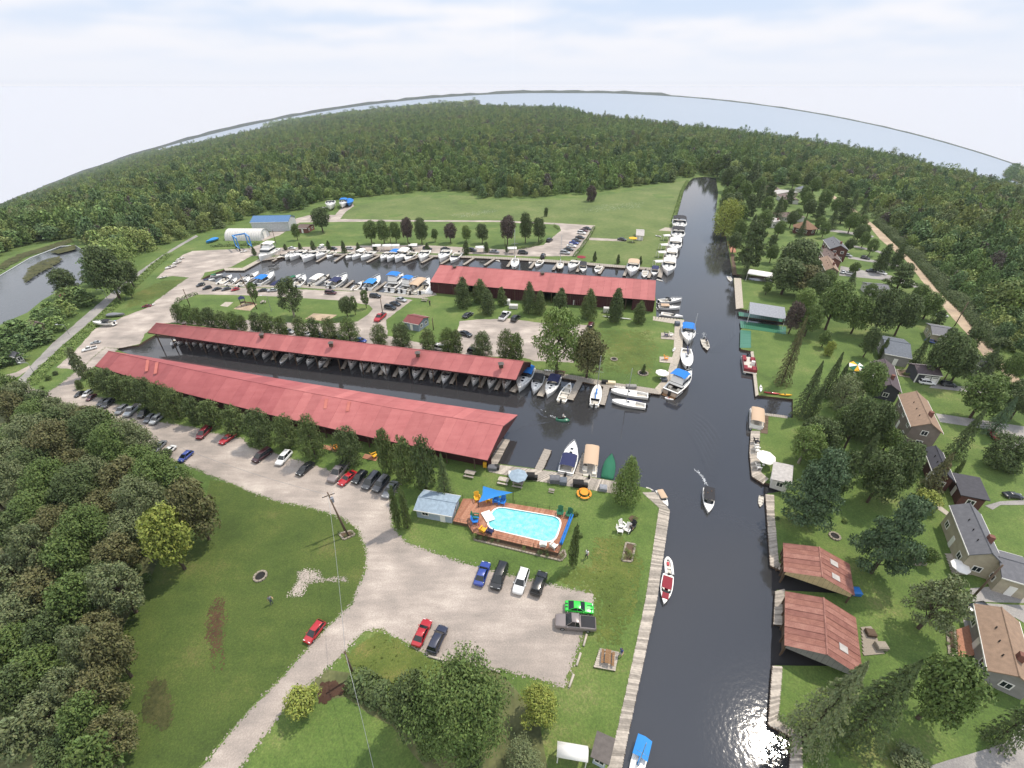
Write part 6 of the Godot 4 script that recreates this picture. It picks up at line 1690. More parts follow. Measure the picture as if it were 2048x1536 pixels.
# ---------- people ----------
var figures := {}
func figure(pose: String) -> Array:
	if figures.has(pose): return figures[pose]
	var J := {"hip": Vector3(0, 0.95, 0), "chest": Vector3(0, 1.35, 0), "neck": Vector3(0, 1.52, 0), "head": Vector3(0, 1.67, 0.02), "ls": Vector3(-0.19, 1.44, 0), "rs": Vector3(0.19, 1.44, 0), "le": Vector3(-0.27, 1.16, 0.02), "re": Vector3(0.27, 1.16, 0.02), "lh": Vector3(-0.26, 0.9, 0.14), "rh": Vector3(0.26, 0.9, 0.14), "lk": Vector3(-0.11, 0.5, 0.03), "rk": Vector3(0.11, 0.5, 0.03), "la": Vector3(-0.11, 0.07, -0.02), "ra": Vector3(0.12, 0.07, -0.02), "lt": Vector3(-0.12, 0.04, 0.14), "rt": Vector3(0.13, 0.04, 0.14)}
	if pose == "sit":
		for k in ["hip", "chest", "neck", "head", "ls", "rs", "le", "re"]: J[k] += Vector3(0, -0.45, 0)
		J.lh = Vector3(-0.22, 0.66, 0.3); J.rh = Vector3(0.22, 0.66, 0.3)
		J.lk = Vector3(-0.13, 0.52, 0.42); J.rk = Vector3(0.13, 0.52, 0.42)
		J.la = Vector3(-0.13, 0.08, 0.45); J.ra = Vector3(0.13, 0.08, 0.45); J.lt = Vector3(-0.13, 0.05, 0.6); J.rt = Vector3(0.13, 0.05, 0.6)
	elif pose == "reach":
		J.re = Vector3(0.35, 1.3, 0.15); J.rh = Vector3(0.38, 1.25, 0.42); J.lk += Vector3(0, 0, 0.12); J.la += Vector3(0, 0, 0.16); J.lt += Vector3(0, 0, 0.16)
	var bones := [["hip", "chest", 0.15, 0.17], ["chest", "neck", 0.15, 0.06], ["neck", "head", 0.055, 0.1], ["ls", "rs", 0.075, 0.075], ["ls", "le", 0.062, 0.05], ["rs", "re", 0.062, 0.05], ["le", "lh", 0.047, 0.035], ["re", "rh", 0.047, 0.035], ["hip", "lk", 0.12, 0.075], ["hip", "rk", 0.12, 0.075], ["lk", "la", 0.07, 0.045], ["rk", "ra", 0.07, 0.045], ["la", "lt", 0.045, 0.035], ["ra", "rt", 0.045, 0.035]]
	var cell := 0.045
	var lo := Vector3(-0.5, -0.06, -0.3); var dim := Vector3i(23, 44, 24)
	var val := PackedFloat32Array()
	val.resize(dim.x * dim.y * dim.z)
	for y in dim.y:
		for z in dim.z:
			for x in dim.x:
				var p := lo + Vector3(x, y, z) * cell
				var f := 1.0
				for b in bones:
					var a: Vector3 = J[b[0]]; var e: Vector3 = J[b[1]]
					var t := clampf((p - a).dot(e - a) / (e - a).length_squared(), 0.0, 1.0)
					var d: float = p.distance_to(a.lerp(e, t)) - lerpf(b[2], b[3], t)
					var h := maxf(0.04 - absf(f - d), 0.0) / 0.04
					f = minf(f, d) - h * h * 0.01
				val[(y * dim.z + z) * dim.x + x] = f
	var vert := {}
	var at := func(i: Vector3i) -> float: return val[(i.y * dim.z + i.z) * dim.x + i.x]
	var pts := []
	for y in dim.y - 1:
		for z in dim.z - 1:
			for x in dim.x - 1:
				var c := Vector3i(x, y, z)
				var sum := Vector3.ZERO; var n := 0
				for e in [[0, 1], [2, 3], [4, 5], [6, 7], [0, 2], [1, 3], [4, 6], [5, 7], [0, 4], [1, 5], [2, 6], [3, 7]]:
					var i0 := c + Vector3i(e[0] & 1, (e[0] >> 1) & 1, e[0] >> 2); var i1 := c + Vector3i(e[1] & 1, (e[1] >> 1) & 1, e[1] >> 2)
					var f0: float = at.call(i0); var f1: float = at.call(i1)
					if (f0 < 0.0) != (f1 < 0.0):
						sum += Vector3(i0).lerp(Vector3(i1), f0 / (f0 - f1)); n += 1
				if n > 0:
					vert[c] = pts.size()
					pts.append(lo + sum / n * cell)
	var quads := []
	for c: Vector3i in vert:
		for ax in 3:
			var d := Vector3i.ZERO; d[ax] = 1
			var u := Vector3i.ZERO; u[(ax + 1) % 3] = 1
			var w := Vector3i.ZERO; w[(ax + 2) % 3] = 1
			if c[(ax + 1) % 3] == 0 or c[(ax + 2) % 3] == 0: continue
			var f0: float = at.call(c); var f1: float = at.call(c + d)
			if (f0 < 0.0) == (f1 < 0.0): continue
			if not (vert.has(c - u) and vert.has(c - w) and vert.has(c - u - w)): continue
			var q := [vert[c], vert[c - u], vert[c - u - w], vert[c - w]]
			if f0 >= 0.0: q.reverse()
			quads.append(q)
	figures[pose] = [pts, quads, J]
	return figures[pose]
func person(label: String, pose: String, at: Vector3, yaw: float, sc: float, shirt: Color, legs: Color, group := "") -> void:
	var f := figure(pose)
	var pts: Array = f[0]
	var waist: float = f[2].hip.y + 0.03
	var neck: float = f[2].neck.y
	var s := Shape.new()
	s.soft(true)
	var skin := Color(0.42, 0.26, 0.18)
	for q in f[1]:
		var mid: Vector3 = (pts[q[0]] + pts[q[2]]) * 0.5
		var c := shirt
		if mid.y > neck + 0.02: c = skin if mid.y < neck + 0.19 and mid.z > -0.03 else Color(0.05, 0.035, 0.025)
		elif absf(mid.x) > 0.235: c = skin
		elif mid.y < 0.09: c = Color(0.05, 0.05, 0.05)
		elif mid.y < waist: c = legs if not (pose != "sit" and mid.y < 0.45 and legs.g > 0.2) else skin
		s.paint(c)
		s.quad(pts[q[0]], pts[q[1]], pts[q[2]], pts[q[3]])
	var o := thing("person", label, "person", at, yaw, group)
	o.scale = Vector3.ONE * sc
	if not M.has("person"):
		M.person = plain(Color.WHITE, 0.85)
		M.person.vertex_color_use_as_albedo = true
	part(o, "body", s.done(), M.person)
# ---------- small things ----------
var cache := {}
func once(key: String, make: Callable) -> ArrayMesh:
	if not cache.has(key):
		var s := Shape.new()
		make.call(s)
		cache[key] = s.done()
	return cache[key]
func picnic_table(label: String, x: float, z: float, up: float, yaw: float, sc: float, m: Material, group := "") -> void:
	var o := thing("picnic_table", label, "picnic table", gp(x, z, up), yaw, group)
	o.scale = Vector3.ONE * sc
	for k in 4: ubox(o, "plank", Vector3(-0.3 + k * 0.2, 0.75, 0), Vector3(0.18, 0.05, 1.9), m)
	for q in [-1.0, 1.0]:
		for k in 2: ubox(o, "bench_plank", Vector3(q * (0.65 + k * 0.17), 0.45, 0), Vector3(0.15, 0.05, 1.9), m)
		part(o, "leg_frame", once("tableleg", func(s: Shape) -> void:
			s.box(Vector3(0, 0.42, 0), Vector3(1.6, 0.08, 0.06))
			s.tube(Vector3(-0.6, 0, 0), Vector3(-0.25, 0.74, 0), 0.05, 0.05, 4); s.tube(Vector3(0.6, 0, 0), Vector3(0.25, 0.74, 0), 0.05, 0.05, 4)), m, Vector3(0, 0, q * 0.7))
func lawn_chair(label: String, x: float, z: float, up: float, yaw: float, sc: float, m: Material, group := "") -> void:
	var o := thing("lawn_chair", label, "chair", gp(x, z, up), yaw, group)
	o.scale = Vector3.ONE * sc
	part(o, "seat", once("chairseat", func(s: Shape) -> void: s.hexa([Vector3(-0.28, 0.2, -0.3), Vector3(-0.28, 0.34, 0.35), Vector3(0.28, 0.34, 0.35), Vector3(0.28, 0.2, -0.3), Vector3(-0.28, 0.24, -0.3), Vector3(-0.28, 0.38, 0.35), Vector3(0.28, 0.38, 0.35), Vector3(0.28, 0.24, -0.3)])), m)
	part(o, "backrest", once("chairback", func(s: Shape) -> void:
		for k in 5: s.hexa([Vector3(-0.3 + k * 0.12, 0.2, -0.24), Vector3(-0.19 + k * 0.12, 0.2, -0.24), Vector3(-0.19 + k * 0.12, 0.2, -0.28), Vector3(-0.3 + k * 0.12, 0.2, -0.28), Vector3(-0.34 + k * 0.135, 1.0 + 0.05 * (2 - absi(k - 2)), -0.56), Vector3(-0.22 + k * 0.135, 1.0 + 0.05 * (2 - absi(k - 2)), -0.56), Vector3(-0.22 + k * 0.135, 1.0 + 0.05 * (2 - absi(k - 2)), -0.6), Vector3(-0.34 + k * 0.135, 1.0 + 0.05 * (2 - absi(k - 2)), -0.6)])), m)
	for q in [-1.0, 1.0]:
		ubox(o, "armrest", Vector3(q * 0.36, 0.56, 0.02), Vector3(0.15, 0.04, 0.75), m)
		ubox(o, "leg", Vector3(q * 0.34, 0.27, 0.33), Vector3(0.09, 0.54, 0.06), m)
		ubox(o, "leg", Vector3(q * 0.34, 0.27, -0.28), Vector3(0.07, 0.54, 0.06), m)
func parasol(label: String, x: float, z: float, r: float, h: float, m: Array, tilt := 0.0, shift := Vector3.ZERO) -> void:
	var o := thing("parasol", label, "parasol", gp(x, z))
	part(o, "pole", once("parasolpole%.2f" % h, func(s: Shape) -> void:
		s.tube(Vector3.ZERO, Vector3(0, h, 0), 0.035, 0.03, 6); s.tube(Vector3.ZERO, Vector3(0, 0.1, 0), 0.3, 0.25, 8)), M.trim)
	for k in 8:
		var s := Shape.new()
		var a0 := TAU * k / 8.0; var a1 := TAU * (k + 1) / 8.0
		var top := Vector3(0, h + 0.15, 0) + shift
		var b := Basis(Vector3.RIGHT, tilt)
		var p0 := top + b * Vector3(cos(a0) * r, -0.28 * r, sin(a0) * r); var p1 := top + b * Vector3(cos(a1) * r, -0.28 * r, sin(a1) * r)
		s.tri(p0, p1, top); s.quad(p0, p0 - Vector3(0, 0.12, 0), p1 - Vector3(0, 0.12, 0), p1)
		part(o, "panel", s.done(), m[k % m.size()])
func pole(label: String, x: float, z: float, h: float, arm: bool, lean := Vector2.ZERO, m: Material = null, group := "") -> void:
	var o := thing("utility_pole", label, "pole", gp(x, z), 0.0, group)
	var s := Shape.new()
	s.soft(true)
	s.tube(Vector3.ZERO, Vector3(lean.x, h, lean.y), 0.16, 0.11, 8)
	part(o, "shaft", s.done(), M.pole if m == null else m)
	if arm:
		ubox(o, "crossarm", Vector3(lean.x, h - 0.7, lean.y), Vector3(2.0, 0.12, 0.12), M.wood_dark, 0.5)
		for k in 3:
			part(o, "insulator", once("insulator", func(t: Shape) -> void: t.tube(Vector3.ZERO, Vector3(0, 0.2, 0), 0.06, 0.04, 6)), M.lamp_white, Vector3(lean.x + (k - 1) * 0.8 * cos(0.5), h - 0.64, lean.y - (k - 1) * 0.8 * sin(0.5)))
		part(o, "transformer", once("transformer", func(t: Shape) -> void: t.tube(Vector3.ZERO, Vector3(0, 0.95, 0), 0.3, 0.3, 10)), M.roof_steel, Vector3(lean.x + 0.4, h - 2.2, lean.y))
func street_lamp(label: String, x: float, z: float, h: float, group := "") -> void:
	var o := thing("street_lamp", label, "lamp post", gp(x, z), 0.0, group)
	var s := Shape.new()
	s.tube(Vector3.ZERO, Vector3(0, h, 0), 0.09, 0.05, 6); s.tube(Vector3(0, h, 0), Vector3(-1.6, h + 0.35, 0.3), 0.05, 0.04, 6)
	part(o, "post", s.done(), M.steel)
	ubox(o, "lamp_head", Vector3(-1.75, h + 0.33, 0.33), Vector3(0.6, 0.14, 0.28), M.lamp_white)
func cable(label: String, a: Vector3, b: Vector3, sag: float) -> void:
	var s := Shape.new()
	s.soft(true)
	var last := a
	for k in 16:
		var t := (k + 1) / 16.0
		var p := a.lerp(b, t) - Vector3(0, sag * 4.0 * t * (1.0 - t), 0)
		s.tube(last, p, 0.025, 0.025, 4, false)
		last = p
	var o := part(self, numbered("overhead_wire"), s.done(), M.steel)
	tag(o, label, "wire")
func flower_bed(label: String, flat: Array, tint: Array, edging: bool, sd: int) -> void:
	var poly := pv(flat)
	var mid := Vector2.ZERO
	for p in poly: mid += p / poly.size()
	var o := thing("flower_bed", label, "flower bed", gp(mid.x, mid.y))
	var local := PackedVector2Array()
	for p in poly: local.append(p - mid)
	var s := Shape.new(); s.prism(local, 0.0, 0.12)
	part(o, "soil", s.done(), M.wood_dark)
	if edging:
		for i in local.size():
			var a := local[i]; var b := local[(i + 1) % local.size()]
			var n := maxi(1, int(a.distance_to(b) / 0.6))
			for k in n:
				var p := a.lerp(b, (k + 0.5) / n)
				ubox(o, "edging_stone", Vector3(p.x, 0.11, p.y), Vector3(a.distance_to(b) / n * 0.88, 0.22, 0.3), M.stone, -(b - a).angle())
	var r := RandomNumberGenerator.new()
	r.seed = sd
	var lo := Vector2(INF, INF); var hi := -lo
	for p in local:
		lo = lo.min(p); hi = hi.max(p)
	for k in clampi(int((hi.x - lo.x) * (hi.y - lo.y) * 0.9), 4, 60):
		var p := Vector2(r.randf_range(lo.x, hi.x), r.randf_range(lo.y, hi.y))
		if not Geometry2D.is_point_in_polygon(p, local): continue
		var q := part(o, "plant", crown("bush", k % 3, 220), M["leaf_" + tint[k % tint.size()]], Vector3(p.x, 0.1, p.y), r.randf() * TAU)
		q.scale = Vector3.ONE * r.randf_range(0.7, 1.2)
func log_bar(label: String, a: Vector2, b: Vector2, group: String) -> void:
	var s := Shape.new()
	s.soft(true)
	s.tube(gp(a.x, a.y, 0.16), gp(b.x, b.y, 0.16), 0.17, 0.15, 8)
	var o := part(self, numbered("parking_log"), s.done(), M.plank2)
	tag(o, label, "log", group)
func fire_pit(label: String, x: float, z: float, r: float) -> void:
	var o := thing("fire_pit", label, "fire pit", gp(x, z))
	for k in 11:
		var a := TAU * k / 11.0
		ubox(o, "stone", Vector3(cos(a) * r, 0.12, sin(a) * r), Vector3(0.3, 0.26, r * 0.5), M.stone, -a)
	part(o, "ash", once("ash%.1f" % r, func(s: Shape) -> void: s.tube(Vector3.ZERO, Vector3(0, 0.06, 0), r * 0.85, r * 0.85, 10)), M.dark)
func locker(label: String, x: float, z: float, up: float, size: Vector3, yaw: float, m: Material, group := "") -> void:
	var o := thing("dock_box", label, "storage box", gp(x, z, up), yaw, group)
	part(o, "box", box_mesh, m, Vector3(0, size.y * 0.42, 0)).scale = Vector3(size.x, size.y * 0.84, size.z)
	part(o, "lid", once("lid", func(s: Shape) -> void: s.taper(Vector3.ZERO, Vector3(1.05, 0.16, 1.08), Vector2(0.9, 0.6))), m, Vector3(0, size.y * 0.84, 0)).scale = size
func kayak(label: String, a: Vector2, b: Vector2, m: Material) -> void:
	var mid := (a + b) * 0.5
	var L := a.distance_to(b)
	var o := thing("kayak", label, "kayak", gp(mid.x, mid.y, 0.15), atan2(b.x - a.x, b.y - a.y))
	var s := Shape.new()
	s.soft(true)
	var rr := []
	for k in 9:
		var t := k / 8.0 * 2.0 - 1.0
		var w := 0.36 * (1.0 - t * t) + 0.03
		rr.append([Vector3(-w, 0.22, t * L * 0.5), Vector3(-w * 0.6, 0.0, t * L * 0.5), Vector3(w * 0.6, 0.0, t * L * 0.5), Vector3(w, 0.22, t * L * 0.5), Vector3(0, 0.34, t * L * 0.5)])
	s.loft(rr)
	part(o, "hull", s.done(), m)
	part(o, "cockpit", once("kayakcockpit", func(t: Shape) -> void: t.tube(Vector3.ZERO, Vector3(0, 0.06, 0), 0.22, 0.2, 8)), M.black, Vector3(0, 0.31, -0.2))
func pool_area() -> void:
	var deck := pv(POOLDECK); var pool := pv(POOL)
	var h := 0.75
	var o := thing("pool_deck", "raised red-brown plank deck round the swimming pool", "deck", Vector3.ZERO)
	var dirv := (pool[1] - pool[0]).normalized()
	var side := dirv.orthogonal()
	var lo := INF; var hi := -INF; var l0 := INF; var l1 := -INF
	for p in deck:
		lo = minf(lo, p.dot(side)); hi = maxf(hi, p.dot(side)); l0 = minf(l0, p.dot(dirv)); l1 = maxf(l1, p.dot(dirv))
	var n := int((hi - lo) / 0.34)
	var r := RandomNumberGenerator.new()
	r.seed = 77
	var shades := [M.deck_red, surf(M.deck_red.albedo_texture, 5.0, 0.8, C("cf9276")), surf(M.deck_red.albedo_texture, 5.0, 0.8, C("e6ad92"))]
	for k in n:
		var s0 := lo + (hi - lo) * k / n; var s1 := s0 + (hi - lo) / n * 0.94
		var strip := PackedVector2Array([dirv * l0 + side * s0, dirv * l1 + side * s0, dirv * l1 + side * s1, dirv * l0 + side * s1])
		for piece in Geometry2D.intersect_polygons(strip, deck):
			for cut in Geometry2D.clip_polygons(piece, pool):
				if cut.size() < 3: continue
				var s := Shape.new()
				s.prism(cut, h - 0.06, h + r.randf_range(-0.008, 0.008))
				part(o, "plank", s.done(), shades[r.randi() % 3])
	var skirt := Shape.new()
	for i in deck.size():
		var a := deck[i]; var b := deck[(i + 1) % deck.size()]
		skirt.quad(Vector3(a.x, 0, a.y), Vector3(b.x, 0, b.y), Vector3(b.x, h - 0.07, b.y), Vector3(a.x, h - 0.07, a.y))
	part(o, "skirt", skirt.done(), M.wood_dark)
	var p := thing("swimming_pool", "rounded swimming pool of bright turquoise water set in the deck", "pool", Vector3.ZERO)
	var ws := Shape.new()
	var lip := Shape.new(); var wall := Shape.new()
	ws.sheet(pool, h - 0.18)
	var mid := Vector2.ZERO
	for q in pool: mid += q / pool.size()
	for i in pool.size():
		var a := pool[i]; var b := pool[(i + 1) % pool.size()]
		var a2 := a + (a - mid).normalized() * 0.3; var b2 := b + (b - mid).normalized() * 0.3
		lip.hexa([Vector3(a.x, h - 0.02, a.y), Vector3(b.x, h - 0.02, b.y), Vector3(b2.x, h - 0.02, b2.y), Vector3(a2.x, h - 0.02, a2.y), Vector3(a.x, h + 0.05, a.y), Vector3(b.x, h + 0.05, b.y), Vector3(b2.x, h + 0.05, b2.y), Vector3(a2.x, h + 0.05, a2.y)])
		wall.quad(Vector3(a.x, h - 0.6, a.y), Vector3(b.x, h - 0.6, b.y), Vector3(b.x, h, b.y), Vector3(a.x, h, a.y))
	var pw := surf(noise_tex(256, [[0.03, 3, 81, 0.6], [0.12, 2, 82, 0.5]], [C("5fbfca"), C("7cd0d6"), C("9cdfe1")], 0.05), 9.0, 0.06)
	part(p, "water", ws.done(), pw)
	part(p, "lip", lip.done(), M.trim)
	part(p, "liner", wall.done(), pw)
	var f := thing("pool_fence", "thin dark metal fence round the pool deck", "fence", Vector3.ZERO)
	for i in deck.size():
		var a := deck[i]; var b := deck[(i + 1) % deck.size()]
		if a.distance_to(b) < 1.0: continue
		var m := int(a.distance_to(b) / 2.2) + 1
		for k in m:
			var q := a.lerp(b, float(k) / m)
			ubox(f, "post", Vector3(q.x, h + 0.5, q.y), Vector3(0.06, 1.0, 0.06), M.black)
		var rl := Shape.new()
		for y in [h + 0.95, h + 0.5]: rl.tube(Vector3(a.x, y, a.y), Vector3(b.x, y, b.y), 0.02, 0.02, 4, false)
		part(f, "rail", rl.done(), M.black)
func sail_shade(pts: Array) -> void:
	var o := thing("shade_sail", "bright blue triangular shade sail over the pool deck corner", "shade sail", Vector3.ZERO)
	var c := []
	for p in pts: c.append(Vector3(p[0], p[1], p[2]))
	var s := Shape.new()
	s.soft(true)
	var mid: Vector3 = (c[0] + c[1] + c[2]) / 3.0 - Vector3(0, 0.25, 0)
	for i in 3:
		var a: Vector3 = c[i]; var b: Vector3 = c[(i + 1) % 3]
		var e := (a + b) * 0.5
		var ein := e.lerp(mid, 0.16)
		s.tri(a, ein, mid); s.tri(ein, b, mid)
	part(o, "cloth", s.done(), M.cloth_skyblue)
	for p in c:
		var t := Shape.new(); t.tube(Vector3(p.x, 0, p.z), p + Vector3(0, 0.2, 0), 0.06, 0.05, 6)
		part(o, "post", t.done(), M.black)
func quonset(b: Array) -> void:
	var o := thing("arched_hut", "white half-round metal hut beside the gravel yard", "shed", gp(b[0], b[1]), b[2])
	var n := int(b[3] / 1.2)
	for k in n:
		var s := Shape.new()
		s.soft(true)
		var x0: float = -b[3] * 0.5 + k * b[3] / n; var x1: float = x0 + b[3] / n
		var rows := []
		for x in [x0, x0 + 0.06, x1 - 0.06, x1]:
			var rr := 1.0 if x == x0 or x == x1 else 1.012
			var row := []
			for t in 11: row.append(Vector3(x, sin(PI * t / 10.0) * b[5] * rr, -cos(PI * t / 10.0) * b[4] * 0.5 * rr))
			rows.append(row)
		s.loft(rows, false, false)
		part(o, "arch_panel", s.done(), M.wall_white)
	for q in [-1.0, 1.0]:
		var s := Shape.new()
		for t in 10: s.tri(Vector3(q * b[3] * 0.49, 0, 0), Vector3(q * b[3] * 0.49, sin(PI * t / 10.0) * b[5], -cos(PI * t / 10.0) * b[4] * 0.5), Vector3(q * b[3] * 0.49, sin(PI * (t + 1) / 10.0) * b[5], -cos(PI * (t + 1) / 10.0) * b[4] * 0.5))
		part(o, "end_wall", s.done(), M.wall_metal)
	ubox(o, "door", Vector3(b[3] * 0.5, 1.6, 0), Vector3(0.15, 3.2, 3.0), M.trim)
func travel_lift(x: float, z: float, yaw: float, sc: float) -> void:
	var o := thing("boat_hoist", "sky blue four-legged boat hoist in front of the arched hut", "boat hoist", gp(x, z), yaw)
	o.scale = Vector3.ONE * sc
	for a in [-1.0, 1.0]:
		for b in [-1.0, 1.0]:
			ubox(o, "leg", Vector3(a * 2.4, 2.7, b * 3.0), Vector3(0.4, 5.0, 0.4), M.hull_skyblue)
			part(o, "wheel", once("hoistwheel", func(s: Shape) -> void: s.tube(Vector3(-0.2, 0.55, 0), Vector3(0.2, 0.55, 0), 0.55, 0.55, 12)), M.rubber, Vector3(a * 2.4, 0, b * 3.0))
		ubox(o, "side_beam", Vector3(a * 2.4, 5.2, 0), Vector3(0.45, 0.5, 6.6), M.hull_skyblue)
		ubox(o, "lower_beam", Vector3(a * 2.4, 1.1, 0), Vector3(0.35, 0.35, 6.0), M.hull_skyblue)
	ubox(o, "cross_beam", Vector3(0, 5.2, -3.0), Vector3(5.2, 0.5, 0.45), M.hull_skyblue)
func playground(x: float, z: float, sc: float) -> void:
	var o := thing("play_set", "small climbing tower with a slide on the sand pad", "play set", gp(x, z), 0.6)
	o.scale = Vector3.ONE * sc
	for q in [[-0.7, -0.7], [0.7, -0.7], [0.7, 0.7], [-0.7, 0.7]]: ubox(o, "post", Vector3(q[0], 1.4, q[1]), Vector3(0.14, 2.8, 0.14), M.wood_dark)
	ubox(o, "platform", Vector3(0, 1.3, 0), Vector3(1.5, 0.1, 1.5), M.wood_dark)
	part(o, "roof", once("playroof", func(s: Shape) -> void: s.taper(Vector3(0, 2.7, 0), Vector3(1.9, 0.9, 1.9), Vector2(0.05, 0.05))), M.cloth_navy)
	part(o, "slide", once("slide", func(s: Shape) -> void: s.hexa([Vector3(0.7, 1.2, 0.3), Vector3(3.0, 0.15, 0.3), Vector3(3.0, 0.15, -0.3), Vector3(0.7, 1.2, -0.3), Vector3(0.7, 1.3, 0.3), Vector3(3.0, 0.25, 0.3), Vector3(3.0, 0.25, -0.3), Vector3(0.7, 1.3, -0.3)])), M.cloth_red)
func octagon_house(b: Array) -> void:
	var o := thing("octagonal_house", "eight-sided wooden house with a pointed brown roof", "house", gp(b[0], b[1]))
	var s := Shape.new()
	var base := PackedVector2Array()
	for k in 8: base.append(Vector2(cos(TAU * k / 8.0), sin(TAU * k / 8.0)) * b[2])
	s.prism(base, 0.0, b[3])
	part(o, "wall", s.done(), M.wall_redbrown)
	for k in 8:
		var a0 := TAU * k / 8.0; var a1 := TAU * (k + 1) / 8.0
		var t := Shape.new()
		t.tri(Vector3(cos(a0) * b[2] * 1.12, b[3] - 0.2, sin(a0) * b[2] * 1.12), Vector3(cos(a1) * b[2] * 1.12, b[3] - 0.2, sin(a1) * b[2] * 1.12), Vector3(0, b[3] + b[4], 0))
		part(o, "roof_panel", t.done(), M.roof_orange)
		var am := (a0 + a1) * 0.5
		window(o, Vector3(cos(am) * b[2] * 0.935, b[3] * 0.55, sin(am) * b[2] * 0.935), TAU4 - am, Vector2(1.4, 1.2))
func wake(called: String, label: String, pts: Array, w: float, sd: int) -> void:
	var r := RandomNumberGenerator.new()
	r.seed = sd
	var s := Shape.new()
	for i in pts.size() - 1:
		var a := Vector2(pts[i][0], pts[i][1]); var b := Vector2(pts[i + 1][0], pts[i + 1][1])
		var n := int(a.distance_to(b) * 20.0)
		for k in n:
			var p := a.lerp(b, r.randf()) + Vector2(r.randfn(), r.randfn()) * w * 0.45
			var c := r.randf_range(0.03, 0.11)
			var q := PackedVector2Array()
			for j in 5: q.append(p + Vector2(cos(TAU * j / 5.0), sin(TAU * j / 5.0)) * c * r.randf_range(0.5, 1.3))
			s.sheet(q, -0.53 + r.randf() * 0.03)
	setting(called, s.done(), M.foam, "stuff", label)
func ripples(lines: Array) -> void:
	var s := Shape.new()
	s.soft(true)
	for ln in lines:
		var p := pv(ln[0])
		for i in p.size() - 1:
			var d: Vector2 = (p[i + 1] - p[i]).normalized().orthogonal() * ln[1]
			var hh: float = ln[2] * sin(PI * (i + 0.5) / (p.size() - 1.0)) + 0.01
			var a := p[i]; var b := p[i + 1]
			var y := -0.545
			s.quad(Vector3(a.x - d.x, y, a.y - d.y), Vector3(b.x - d.x, y, b.y - d.y), Vector3(b.x, y + hh, b.y), Vector3(a.x, y + hh, a.y))
			s.quad(Vector3(a.x, y + hh, a.y), Vector3(b.x, y + hh, b.y), Vector3(b.x + d.x, y, b.y + d.y), Vector3(a.x + d.x, y, a.y + d.y))
	setting("wake_ripple", s.done(), M.water, "stuff", "low swells spreading from the moving boats")
# ---------- where everything stands, metres ----------
const COEF := [0.047293,0.002099,0.146218,-0.029508,0.000813]
const WATER := [12.22,-19.81,12.47,-20.5,13.87,-23.29,17.35,-30.86,22.02,-40.94,29.06,-58.56,27.53,-61.27,27.04,-63.85,20.59,-66.02,8.82,-68.85,-3.35,-71.07,-2.59,-74.81,-4.24,-75.62,-13.77,-78.12,-31.41,-84.39,-45.14,-88.67,-61.03,-94.55,-84.3,-104.4,-103.7,-113.2,-117.5,-120,-119,-121.6,-113.8,-123.2,-113.7,-126.5,-113.1,-129.9,-94.9,-128.5,-70.7,-123.2,-47.88,-118.21,-23.62,-114.1,2.24,-109.65,3.61,-108.58,17.64,-103.93,24.51,-100.74,35.12,-98.39,38.05,-97.24,40.05,-98.85,45.33,-107.78,50.38,-119.12,58.1,-141.7,49.1,-142.9,53.3,-159,53.7,-161.9,30.1,-167.4,-0.8,-175.4,-31.5,-179.9,-30.1,-167.4,-34.7,-162.9,-50.5,-165.8,-63.2,-170,-84.2,-173.7,-103.1,-173.7,-116.9,-175.4,-127.1,-179.9,-126.7,-184,-123.7,-192.1,-115.7,-192.1,-114.1,-204.9,-107.3,-209.3,-85.2,-213.7,-63.1,-213,-43.6,-211.4,-17.1,-209.2,5.9,-205.6,22.7,-202,41,-197.3,59.8,-193.3,63.8,-191.4,78.8,-229.1,91.4,-262.9,93.9,-274.2,117.3,-338,131.5,-376.4,145.9,-408.8,157.1,-430,170.2,-437.4,176,-428,153.9,-364.3,120.3,-280.4,112,-242.7,97,-198.6,92.7,-186.4,107.5,-182.2,104.8,-176.5,90.7,-180.5,79.8,-151.3,82.9,-149.1,94.5,-144.1,90.9,-137.1,78.9,-137.8,74.2,-134.1,68.6,-120.7,71.2,-119.4,62.33,-96.33,70.74,-94.55,66.7,-86.69,58.72,-88.27,54.97,-82.17,51.41,-74.81,48.82,-67.7,50.09,-65.6,52.84,-64.52,52.19,-63.19,49.16,-62.54,45.44,-53.77,42.71,-46.9,44.31,-45.97,53.09,-43.91,51.78,-41.77,41.38,-42.44,38.58,-37.26,39.72,-36.74,48.73,-35.58,46,-31.18,35.72,-31.31,31.95,-24.49,34.16,-23.24,32.04,-19.81]
const POND := [-215,-186.1,-224.7,-211,-227.6,-231.1,-220.7,-232,-208.7,-222,-180.6,-188.4,-173.5,-179.3,-171.2,-171,-175,-168.3,-173.2,-158.4,-168.8,-147.2,-169.3,-141.1,-169,-137.3,-169,-114.2,-219.1,-137.6,-222.8,-164]
const LAKE := [[-1.9000,6800],[-0.6157,6800],[-0.6037,2841],[-0.5883,3200],[-0.5458,2438],[-0.4987,2523],[-0.4505,2462],[-0.3841,2326],[-0.2976,2188],[-0.2078,2155],[-0.1157,2138],[-0.0598,2169],[-0.0225,1975],[0.0150,1834],[0.0991,1787],[0.1370,1398],[0.1746,1239],[0.2482,1141],[0.3200,1069],[0.3888,1057],[0.4713,1025],[0.5411,1028],[0.6002,1012],[0.6554,1040],[0.7104,929],[0.7597,952],[0.8171,1012],[1.0671,759]]
